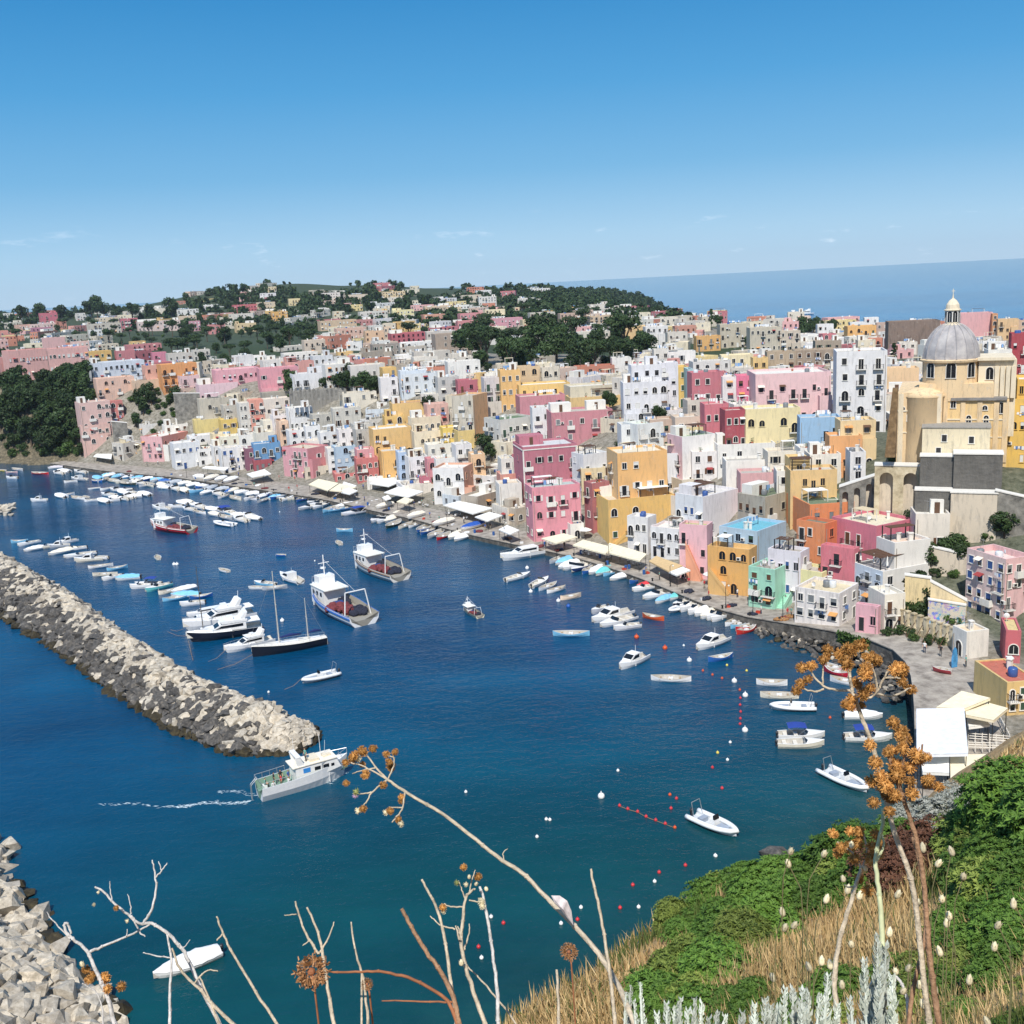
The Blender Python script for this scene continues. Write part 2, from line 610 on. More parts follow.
# thin clouds low over the horizon
tc = nt.nodes.new('ShaderNodeTexCoord')
mp = nt.nodes.new('ShaderNodeMapping')
mp.inputs['Scale'].default_value = (7,7,30)
nz = nt.nodes.new('ShaderNodeTexNoise')
nz.inputs['Scale'].default_value = 2.6
nz.inputs['Detail'].default_value = 7
nz.inputs['Roughness'].default_value = .62
rp = nt.nodes.new('ShaderNodeValToRGB')
rp.color_ramp.elements[0].position = .62
rp.color_ramp.elements[1].position = .8
rp.color_ramp.elements[1].color = (.75,.75,.75,1)
sx = nt.nodes.new('ShaderNodeSeparateXYZ')
band = nt.nodes.new('ShaderNodeValToRGB')
cr = band.color_ramp
cr.elements[0].position = .0
cr.elements[0].color = (.1,.1,.1,1)
cr.elements[1].position = .075
cr.elements[1].color = (0,0,0,1)
e = cr.elements.new(.02)
e.color = (1,1,1,1)
mu = nt.nodes.new('ShaderNodeMath')
mu.operation = 'MULTIPLY'
mx = nt.nodes.new('ShaderNodeMix')
mx.data_type = 'RGBA'
mx.inputs[7].default_value = (9,9.6,10.5,1)
L = nt.links.new
L(tc.outputs['Generated'],mp.inputs[0])
L(mp.outputs[0],nz.inputs['Vector'])
L(nz.outputs['Fac'],rp.inputs[0])
L(tc.outputs['Generated'],sx.inputs[0])
L(sx.outputs['Z'],band.inputs[0])
L(rp.outputs[0],mu.inputs[0])
L(band.outputs[0],mu.inputs[1])
L(mu.outputs[0],mx.inputs[0])
gr = nt.nodes.new('ShaderNodeValToRGB')
ce = gr.color_ramp
ce.elements[0].position = 0
ce.elements[0].color = (3.5,5.2,7.0,1)
ce.elements[1].position = 1
ce.elements[1].color = (1.3,2.4,4.2,1)
for q,c4 in ((.04,(2.8,4.8,6.8)),(.1,(1.2,3.5,6.0)),(.17,(.45,2.7,5.5)),(.24,(.14,2.05,4.8)),(.5,(.8,2.0,4.2))):
    e = ce.elements.new(q)
    e.color = (*c4,1)
L(sx.outputs['Z'],gr.inputs[0])
mg = nt.nodes.new('ShaderNodeMix')
mg.data_type = 'RGBA'
mg.inputs[0].default_value = .88
L(sky.outputs[0],mg.inputs[6])
L(gr.outputs[0],mg.inputs[7])
L(mg.outputs[2],mx.inputs[6])
L(mx.outputs[2],bg.inputs['Color'])
bg.inputs['Strength'].default_value = .1
sl = bpy.data.lights.new('sun','SUN')
sl.energy = 3.8
sl.angle = rad(.5)
sl.color = (1,.95,.87)
so = bpy.data.objects.new('sun',sl)
COL.objects.link(so)
sd = Vector((math.sin(SUN_AZ) * math.cos(SUN_EL),math.cos(SUN_AZ) * math.cos(SUN_EL),math.sin(SUN_EL)))
so.rotation_euler = sd.to_track_quat('Z','Y').to_euler()
so.location = (0,0,300)
scene.view_settings.view_transform = 'Standard'
scene.view_settings.look = 'None'
scene.view_settings.exposure = .37
scene.view_settings.gamma = 1
scene.cycles.max_bounces = 6
scene.cycles.use_denoising = True
# ------------------------------------------------------------ houses
DEBUG = False
TILES = {'A': (0,270,4),'B': (200,270,4),'C': (400,270,4),'D': (600,270,4),'E': (800,270,4.571),'F': (340,380,5.12),
         'G': (500,420,5.12),'H': (640,440,5.12),'I': (780,440,4.197),'K1': (80,340,6.4),'K2': (220,380,6.4),
         'K3': (340,400,7.314),'K4': (840,500,5.565),'K5': (700,560,6.4),'K6': (0,280,7.877),'K7': (600,280,7.877),
         'L': (824,624,5.12),'X': (0,0,1)}
def TP(t,x,y):
    ox,oy,s = TILES[t]
    return ox + x / s,oy + y / s
FOOT = []    # placed footprints (x, y, radius)
BOXES = []   # picture boxes of houses, for the fillers
WIN_CACHE = {}
CLUT = {}
def inpoly(px,py,polys):
    for po in polys:
        c = False
        for (xa,ya),(xb,yb) in zip(po,po[1:] + po[:1]):
            if (ya > py) != (yb > py) and px < xa + (py - ya) * (xb - xa) / (yb - ya):
                c = not c
        if c:
            return True
    return False
# places kept for trees and gardens (as seen in the picture)
P_CLIFF = [(0,392),(40,386),(90,392),(94,425),(84,458),(0,456)]
P_GARDEN = [(134,386),(176,386),(176,424),(150,436),(128,430)]
P_BAND = [(90,331),(180,330),(225,334),(320,322),(322,345),(270,356),(214,372),(196,368),(160,352),(96,344)]
P_GROVE = [(448,345),(468,336),(500,342),(520,352),(545,346),(560,336),(580,340),(600,352),(612,338),(655,350),(652,362),
           (612,372),(590,382),(542,372),(535,384),(486,378),(462,366)]
P_DARK1 = [(325,383),(388,383),(388,395),(325,395)]
P_DARK2 = [(275,384),(294,384),(294,396),(275,396)]
P_D1 = [(724,341),(776,340),(776,351),(724,351)]
P_D2 = [(800,331),(842,329),(842,341),(800,342)]
NOBUILD = [P_CLIFF,P_GARDEN,P_BAND,P_GROVE,P_DARK1,P_DARK2,P_D1,P_D2]
SHUT = {'green': (52,78,62),'brown': (96,66,46),'grey': (120,124,126),'blue': (50,84,140),'white': (214,214,210),'dark': (40,40,42)}
def window_mesh(kind,w,h,shut,rev,trim=None):
    """wall opening in local frame: x along wall, -y outwards, origin at bottom centre"""
    w = round(w * 5) / 5
    h = round(h * 5) / 5
    key = (kind,w,h,shut,rev,trim.name if trim else '')
    if key in WIN_CACHE:
        return WIN_CACHE[key]
    mb = MB()
    a = w / 2
    arch = 'arch' in kind
    # dark pane proud of the wall by 15 mm, framed by a deep surround
    def outline(hw,hh,z0=0.0):
        if not arch:
            return [(-hw,z0),(hw,z0),(hw,hh),(-hw,hh)]
        zc = hh - hw
        return [(-hw,z0),(hw,z0)] + [(hw * math.cos(t),zc + hw * math.sin(t)) for t in [math.pi * i / 8 for i in range(9)]]
    mb.c = 1
    mb.xprism(outline(a,h),-.03,.05)
    mb.c = 0
    t = .11
    if arch:
        o = outline(a + t,h + t,0)[2:]
        i_ = outline(a,h,0)[2:]
        o = [(a + t,0)] + o + [(-a - t,0)]
        i_ = [(a,0)] + i_ + [(-a,0)]
        for k in range(len(o) - 1):
            q = [i_[k],o[k],o[k + 1],i_[k + 1]]
            mb.xprism([q[0],q[1],q[2],q[3]],-.1,0)
    else:
        mb.box(-a - t,-.1,0,-a,0,h)
        mb.box(a,-.1,0,a + t,0,h)
        mb.box(-a - t,-.12,h,a + t,0,h + t)
    if kind.startswith('win'):
        mb.box(-a - t - .05,-.16,-.1,a + t + .05,0,0)
    if shut != 'none' and not arch and 'gar' not in kind:
        mb.c = 2
        if rev == 0:    # open leaves at both sides
            for sx in (-1,1):
                x0 = sx * (a + t + .02)
                x1 = sx * (a + t + .02 + w * .45)
                mb.box(min(x0,x1),-.08,.02,max(x0,x1),-.02,h - .02)
        elif rev == 1:   # closed
            mb.box(-a + .02,-.07,.02,a - .02,-.035,h - .02)
        else:            # half closed roller
            mb.box(-a + .02,-.07,h * .5,a - .02,-.035,h - .02)
    else:
        mb.c = 0
        mb.box(-.03,-.06,0,.03,-.035,h * (.8 if arch else 1))
    mats = [trim or TRIM,GLASS,paint(SHUT[shut],.6) if shut != 'none' else TRIM]
    m = mb.mesh('opening',mats)
    WIN_CACHE[key] = m
    return m
RAIL_CACHE = {}
def balcony_mesh(w,d,solid):
    key = ('b',round(w,1),d,solid)
    if key not in RAIL_CACHE:
        w = round(w,1)
        mb = MB()
        mb.box(-w / 2,-d,-.15,w / 2,.02,0)
        for x in (-w / 2 + .2,w / 2 - .35):
            mb.box(x,-d * .7,-.4,x + .15,.01,-.15)
        a = mb.mesh('balcony',[TRIM])
        rb = MB()
        if solid:
            rb.box(-w / 2,-d,0,w / 2,-d + .1,.95)
            rb.box(-w / 2,-d + .1,0,-w / 2 + .1,.01,.95)
            rb.box(w / 2 - .1,-d + .1,0,w / 2,.01,.95)
            b = rb.mesh('railing',[WHITE])
        else:
            rb.box(-w / 2,-d,.92,w / 2,-d + .05,.98)
            for s in (-1,1):
                rb.box(s * w / 2 - .025,-d + .05,.92,s * w / 2 + .025,.01,.98)
            n = max(4,int(w / .22))
            for i in range(n + 1):
                x = -w / 2 + .02 + (w - .04) * i / n
                rb.box(x - .015,-d + .01,0,x + .015,-d + .04,.92)
            for s in (-1,1):
                for j in range(1,4):
                    y = -d + d * j / 4
                    rb.box(s * w / 2 - .015,y - .015,0,s * w / 2 + .015,y + .015,.92)
            b = rb.mesh('railing',[IRON])
        RAIL_CACHE[key] = (a,b)
    return RAIL_CACHE[key]
def face_frame(a,b,side):
    """origin, x direction rotation of each wall of a box a by b centred at 0: side F is y=-b/2, L is x=-a/2, R x=a/2"""
    if side == 'F':
        return (0,-b / 2),0.0,a
    if side == 'L':
        return (-a / 2,0),-math.pi / 2,b
    if side == 'R':
        return (a / 2,0),math.pi / 2,b
    return (0,b / 2),math.pi,a
def on_face(root,me,name,a,b,side,u,z,rot_extra=0,off=0.0):
    (ox,oy),rz,ln = face_frame(a,b,side)
    x = ox + u * math.cos(rz) + off * math.sin(rz)
    y = oy + u * math.sin(rz) - off * math.cos(rz)
    return link(name,me,root,(x,y,z),rz)
def dress_face(root,a,b,side,h,rr,style=None,base=0.0,rows=None,cols=None,shut=None,arch=0.04,balc=.25,miss=.15,door=True,wm=None):
    (_,_),_,ln = face_frame(a,b,side)
    if rows is None:
        rows = max(1,int(round(h / 3.2)))
    if cols is None:
        cols = max(1,int(round(ln / 3.1)))
    if rows == 0 or cols == 0 or ln < 1.8:
        return
    sh = (h - base - .5) / rows
    if rr.random() < .55:
        on_face(root,pipe_mesh(h - .8),'drainpipe',a,b,side,rr.choice([-1,1]) * (ln / 2 - .35),0)
    shut = shut or rr.choice(['green','brown','grey','dark','none','none','white'])
    ww = min(1.0,ln / cols * .45)
    tr = wm if rr.random() < .6 else None
    for r in range(rows):
        for c in range(cols):
            if rr.random() < miss:
                continue
            u = -ln / 2 + ln * (c + .5) / cols + rr.uniform(-.15,.15)
            z = base + r * sh
            isd = (r == 0 and door and rr.random() < .45) or (r > 0 and rr.random() < balc)
            isarch = rr.random() < arch
            hh = min(sh * .72,2.2) if isd else min(sh * .48,1.45)
            zz = z + (.05 if isd else sh * .32)
            wv = ww * (rr.uniform(1.1,1.5) if isarch else rr.uniform(.85,1.1))
            kind = ('door' if isd else 'win') + ('arch' if isarch else '')
            if isarch:
                hh = max(hh,wv * 1.3)
            rv = rr.choice([0,1,1,2]) if ln / cols > 2.6 else rr.choice([1,2])
            me = window_mesh(kind,wv,hh,shut if rr.random() < .8 else 'none',rv,tr)
            nm = ('arched_' if isarch else '') + ('door' if isd else 'window')
            on_face(root,me,nm,a,b,side,u,zz)
            if isd and r > 0:
                bm_,rm = balcony_mesh(min(wv + 1.1,ln / cols),.8,rr.random() < .25)
                bo = on_face(root,bm_,'balcony',a,b,side,u,zz - .02)
                link('railing',rm,bo)
            q_ = rr.random()
            if q_ < .1 and r > 0 and not isarch:
                on_face(root,laundry_mesh(rr.randrange(4)),'laundry',a,b,side,u,zz - .2)
            elif q_ < .2 and not isarch:
                on_face(root,hood_mesh(round(wv + .5,1),rr.randrange(4)),'awning',a,b,side,u,zz + hh + .15)
            elif q_ < .27:
                on_face(root,ac_mesh(),'air_conditioner',a,b,side,u + wv / 2 + .6,zz + .2)
def laundry_mesh(k):
    if ('la',k) not in CLUT:
        r2 = random.Random(k)
        m = MB()
        m.box(-.9,-.42,.0,.9,-.4,.02)
        x = -.85
        while x < .6:
            w_ = r2.uniform(.2,.45)
            m.c = r2.choice([1,2,3])
            m.box(x,-.44,-r2.uniform(.4,.8),x + w_,-.425,.02)
            x += w_ + .06
        CLUT['la',k] = m.mesh('laundry',[IRON,cloth((230,230,232)),cloth((90,130,190)),cloth((196,80,84))])
    return CLUT['la',k]
def hood_mesh(w,k):
    if ('ho',w,k) not in CLUT:
        m = MB()
        m.xprism([(-w / 2,0),(w / 2,0),(w / 2,.05),(-w / 2,.05)],-.9,0)
        m.v = [(x,y,z + y * .4) for x,y,z in m.v]
        CLUT['ho',w,k] = m.mesh('awning',[[cloth((232,226,210)),cloth((206,150,90)),cloth((150,60,60)),WOOD][k]])
    return CLUT['ho',w,k]
def ac_mesh():
    if 'ac' not in CLUT:
        m = MB()
        m.box(-.4,-.35,0,.4,-.05,.55)
        m.c = 1
        m.box(-.3,-.37,.08,.2,-.352,.48)
        CLUT['ac'] = m.mesh('air_conditioner',[TRIM,IRON])
    return CLUT['ac']
def pipe_mesh(h):
    h = round(h)
    if ('pi',h) not in CLUT:
        m = MB()
        m.tube([(0,-.08,0),(0,-.08,h)],.06,5)
        CLUT['pi',h] = m.mesh('drainpipe',[simple('pipe_grey',(150,142,132),.6)])
    return CLUT['pi',h]
def shell(a,b,h,base=-4.0,par=.55,tw=.28):
    """walls of a flat-roofed house: outside, parapet top and inside of the parapet"""
    mb = MB()
    A,B = a / 2,b / 2
    o = [(-A,-B),(A,-B),(A,B),(-A,B)]
    i_ = [(-A + tw,-B + tw),(A - tw,-B + tw),(A - tw,B - tw),(-A + tw,B - tw)]
    vs = [(x,y,base) for x,y in o] + [(x,y,h) for x,y in o] + [(x,y,h) for x,y in i_] + [(x,y,h - par) for x,y in i_]
    fs = []
    for k in range(4):
        n = (k + 1) % 4
        fs += [(k,n,4 + n,4 + k),(4 + k,4 + n,8 + n,8 + k),(8 + k,8 + n,12 + n,12 + k)]
    mb.add(vs,fs)
    # face material indices: left wall (x=-A) is k==3 -> may differ
    mb.mi = [1 if i == 9 else 0 for i in range(len(mb.mi))]
    return mb,tw,par
ROOFS = [(214,208,196),(196,190,180),(226,222,214),(178,172,164),(205,190,168),(232,228,222)]
def clutter_mesh(kind,v):
    key = (kind,v)
    if key in CLUT:
        return CLUT[key]
    rr = random.Random(len(kind) * 7 + v)
    mb = MB()
    if kind == 'chimney':
        mb.box(-.3,-.25,0,.3,.25,1.3)
        mb.box(-.4,-.35,1.3,.4,.35,1.42)
        me = mb.mesh(kind,[TRIM])
    elif kind == 'antenna':
        mb.tube([(0,0,0),(0,0,2.6)],.03,4)
        mb.tube([(-.6,0,2.4),(.6,0,2.4)],.02,4)
        for k in range(5):
            mb.tube([(-.5 + k * .25,-.25,2.4),(-.5 + k * .25,.25,2.4)],.012,3)
        me = mb.mesh(kind,[simple('grey_metal',(150,150,150),.4,.1,3)])
    elif kind == 'water_tank':
        mb.smooth = True
        mb.lathe([(0,0),(.55,0),(.6,.1),(.6,1.0),(.5,1.15),(0,1.2)],12)
        me = mb.mesh(kind,[paint([(210,214,218),(60,90,150),(120,124,128)][v % 3])])
    elif kind == 'satellite_dish':
        mb.lathe([(0,0),(.25,.03),(.42,.12)],12)
        mb.v = [(x,-z - .1,y + .9) for x,y,z in mb.v]
        mb.tube([(0,0,0),(0,0,.9)],.03,4)
        me = mb.mesh(kind,[paint((225,225,225))])
    elif kind == 'plant_pot':
        mb.lathe([(0,0),(.22,0),(.3,.45)],8)
        mb.c = 1
        for k in range(60):
            t = rr.uniform(0,6.28)
            q = rr.uniform(0,.45)
            z = .45 + rr.uniform(0,.8)
            x,y = q * math.cos(t),q * math.sin(t)
            dx,dy,dz = rr.uniform(-.15,.15),rr.uniform(-.15,.15),rr.uniform(-.1,.15)
            mb.add([(x,y,z),(x + dx,y + dy,z + dz),(x + dy,y - dx,z + dz + .08)],[(0,1,2)])
        me = mb.mesh(kind,[simple('terracotta',(176,98,66),.8),GREEN])
    CLUT[key] = me
    return me
GREEN = foliage('leaf_green',(.02,.05,.012),(.07,.13,.03),1.5)
ROOFM = {}
def roofmat(rgb):
    return plaster(rgb,.6)
HOUSES = []
def solve_corner(xL,xC,xR,C,ztop,bdef,yaw=None):
    """size and yaw of a box with its near vertical edge at C that spans xL..xR in the picture"""
    d = math.hypot(C[0],C[1])
    al = math.atan2(C[0],C[1])
    WL,WR = max(0.0,xC - xL),max(.5,xR - xC)
    if yaw is None:
        if WL < 1.0:
            psi = rad(6 + (hash((round(xC),round(xR))) % 7))
        else:
            psi = min(rad(74),max(rad(10),math.atan(1.2 * WL / WR)))
        yaw = -al + psi
    else:
        yaw = rad(yaw) - al
    uR = np.array([math.cos(yaw),math.sin(yaw),0])
    uL = np.array([-math.sin(yaw),math.cos(yaw),0])
    top = np.array([C[0],C[1],ztop])
    def ext(u,xt,sgn):
        lo,hi = .2,120.0
        for _ in range(40):
            m = (lo + hi) / 2
            if (proj(top + u * m)[0] - xt) * sgn < 0:
                lo = m
            else:
                hi = m
        return (lo + hi) / 2
    a = ext(uR,xR,1)
    b = ext(uL,xL,-1) if WL >= 1.0 else bdef
    return a,b,yaw,uR,uL
def house(t,xL,xC,xR,ytop,yb=None,h=None,col=(230,228,225),colL=None,roof=None,b=None,yaw=None,F=None,Lf=None,par=.55,
          label=None,name='house',clutter=True,rfz=0,dirt=.5,solid_back=True,trim=False,group='houses of the harbour town',t0=60):
    X0,Y = TP(t,xL,ytop)
    XC,_ = TP(t,xC,0)
    XR,_ = TP(t,xR,0)
    if yb is not None:
        _,YB = TP(t,0,yb)
        C = ground(XC,YB,0,t0)
        if C is None:
            return None
        lo,hi = 1,60
        for _ in range(30):
            m = (lo + hi) / 2
            if proj((C[0],C[1],C[2] + m))[1] > Y:
                lo = m
            else:
                hi = m
        h = lo
    else:
        C = ground(XC,Y,h,t0)
        if C is None:
            return None
        C = np.array([C[0],C[1],C[2] - h])
    rr = random.Random(int(XC * 7 + Y * 13))
    a,bb,yaw,uR,uL = solve_corner(X0,XC,XR,C,C[2] + h,1.0,yaw)
    if xC - xL < 1.0 or b:
        bb = b or min(11.0,max(6.0,a * .6))
    ctr = np.array([C[0],C[1],C[2]]) + uR * a / 2 + uL * bb / 2
    for q in ((a,bb),):
        FOOT.append((ctr[0],ctr[1],math.hypot(a,bb) * .42))
    root = thing(name,label,'house',ctr,yaw,group)
    m0 = plaster(col,dirt,.9)
    m1 = plaster(colL,dirt,.9) if colL else m0
    mb,tw,pr = shell(a,bb,h,par=par)
    link('wall',mb.mesh('wall',[m0,m1]),root)
    rb = MB()
    A,B = a / 2 - tw - .002,bb / 2 - tw - .002
    rb.add([(-A,-B,h - pr + .003),(A,-B,h - pr + .003),(A,B,h - pr + .003),(-A,B,h - pr + .003)],[(0,1,2,3)])
    rcol = roof or rr.choice(ROOFS)
    ro = link('roof',rb.mesh('roof',[roofmat(rcol)]),root)
    if trim:
        tb = MB()
        tb.box(-a / 2 - .12,-bb / 2 - .12,h - .9,a / 2 + .12,-bb / 2 - .002,h - .65)
        tb.box(-a / 2 - .12,-bb / 2 - .12,h - .9,-a / 2 - .002,bb / 2,h - .65)
        for x in (-a / 2 - .06,a / 2 - .3):
            tb.box(x,-bb / 2 - .06,0,x + .36,-bb / 2 - .002,h - .9)
        link('moulding',tb.mesh('moulding',[TRIM]),root)
    small = a / math.hypot(C[0],C[1]) * FPX < 14
    f = dict(F or {})
    dress_face(root,a,bb,'F',h,rr,wm=m0,**f)
    if xC - xL >= 6 or Lf:
        dress_face(root,a,bb,'L',h,rr,wm=m1,**dict(Lf or {}))
    if clutter:
        zr = h - pr + .003
        n = rr.choice([2,3,4,4]) if not small else rr.choice([0,1])
        for k in range(n):
            kind = rr.choice(['chimney','antenna','water_tank','satellite_dish','roof_room','antenna','plant_pot','chimney','roof_pergola','line_of_washing'])
            x = rr.uniform(-A * .75,A * .75)
            y = rr.uniform(-B * .6,B * .75)
            if kind in ('roof_pergola','line_of_washing'):
                if A > 2.2 and B > 2.2 and not small:
                    pm = MB()
                    x0,y0 = rr.uniform(-A + .2,0),rr.uniform(-B + .2,0)
                    w_,d_ = rr.uniform(1.8,A),rr.uniform(1.8,B)
                    if kind == 'roof_pergola':
                        for xx in (x0,x0 + w_):
                            for yy in (y0,y0 + d_):
                                pm.box(xx - .06,yy - .06,zr,xx + .06,yy + .06,zr + 2.2)
                        pm.c = 1
                        nn_ = int(d_ / .45)
                        for q in range(nn_):
                            pm.box(x0 - .1,y0 + d_ * q / nn_,zr + 2.203,x0 + w_ + .1,y0 + d_ * (q + .65) / nn_,zr + 2.27)
                        link('pergola',pm.mesh('pergola',[TRIM,rr.choice([WOOD,WOOD,cloth((214,200,170)),cloth((236,234,230))])]),ro)
                    else:
                        for xx in (x0,x0 + w_):
                            pm.box(xx - .04,y0 - .04,zr,xx + .04,y0 + .04,zr + 1.9)
                        pm.box(x0,y0 - .01,zr + 1.8,x0 + w_,y0 + .01,zr + 1.82)
                        xx = x0 + .15
                        while xx < x0 + w_ - .5:
                            ww_ = rr.uniform(.25,.7)
                            pm.c = rr.choice([1,1,2])
                            pm.box(xx,y0 - .02,zr + 1.8 - rr.uniform(.5,1.1),xx + ww_,y0 + .02,zr + 1.83)
                            xx += ww_ + .1
                        link('washing_line',pm.mesh('washing_line',[IRON,cloth((236,236,236)),cloth((120,160,206))]),ro)
            elif kind == 'roof_room':
                if A > 2.5 and B > 2.5:
                    hb = MB()
                    w_,d_ = rr.uniform(2,A),rr.uniform(2,B)
                    x = rr.choice([-1,1]) * (A - w_ / 2 - .3)
                    y = B - d_ / 2 - .3
                    hb.box(x - w_ / 2,y - d_ / 2,zr,x + w_ / 2,y + d_ / 2,zr + 2.4,bottom=False)
                    hb.c = 1
                    hb.box(x - .45,y - d_ / 2 - .04,zr + .05,x + .45,y - d_ / 2 + .02,zr + 2.0)
                    link('roof_room',hb.mesh('roof_room',[rr.choice([m0,WHITE,TRIM]),WOOD]),ro)
            else:
                link(kind,clutter_mesh(kind,rr.randrange(3)),ro,(x,y,zr),rr.uniform(0,6))
    if a > 6.5 and h > 7 and not small and rr.random() < .5 and clutter:
        am = MB()
        w_,d_,h2 = rr.uniform(2.4,a * .45),rr.uniform(1.2,2.4),rr.choice([2.9,3.1,5.6]) if h > 9 else 2.9
        x0 = rr.choice([-a / 2 + .2,a / 2 - w_ - .2])
        am.box(x0,-bb / 2 - d_,-4,x0 + w_,-bb / 2 - .003,h2,bottom=False)
        am.box(x0,-bb / 2 - d_,h2 + .003,x0 + w_,-bb / 2 - d_ + .15,h2 + .8)
        am.box(x0,-bb / 2 - d_ + .153,h2 + .003,x0 + .15,-bb / 2 - .003,h2 + .8)
        am.box(x0 + w_ - .15,-bb / 2 - d_ + .153,h2 + .003,x0 + w_,-bb / 2 - .003,h2 + .8)
        ao = link('terrace',am.mesh('terrace',[rr.choice([m0,WHITE,m0])]),root)
        wm_ = window_mesh(rr.choice(['doorarch','win','winarch']),1.2,1.9,'none',0)
        link('opening',wm_,ao,(x0 + w_ / 2,-bb / 2 - d_,.3))
    HOUSES.append((root,a,bb,h,yaw,col,label))
    x1,y1 = proj((C[0],C[1],C[2] + h))
    BOXES.append((X0,Y,XR,proj(C)[1]))
    if not label:
        s,par_ = coast([ctr[0]],[ctr[1]])
        s = s[0]
        d = math.hypot(ctr[0],ctr[1])
        st = ['one-storey','two-storey','three-storey','four-storey','five-storey','six-storey'][min(5,max(0,int(round(h / 3.2)) - 1))]
        if d > 1150:
            place = 'on the distant hills'
        elif d > 650:
            place = 'far beyond the gardens'
        elif ctr[0] < -165:
            place = 'above the green cliff'
        elif s < 24:
            place = 'facing the waterfront'
        elif s < 46:
            place = 'just behind the waterfront row'
        elif s < 80:
            place = 'high on the town slope'
        elif s < 150:
            place = 'at the top of the town'
        else:
            place = 'behind the town among trees'
        pend(root,'%s %s %s' % (cname(col),st,'house'),place)
    return root,a,bb,h,yaw,C
PK = (222,138,152)
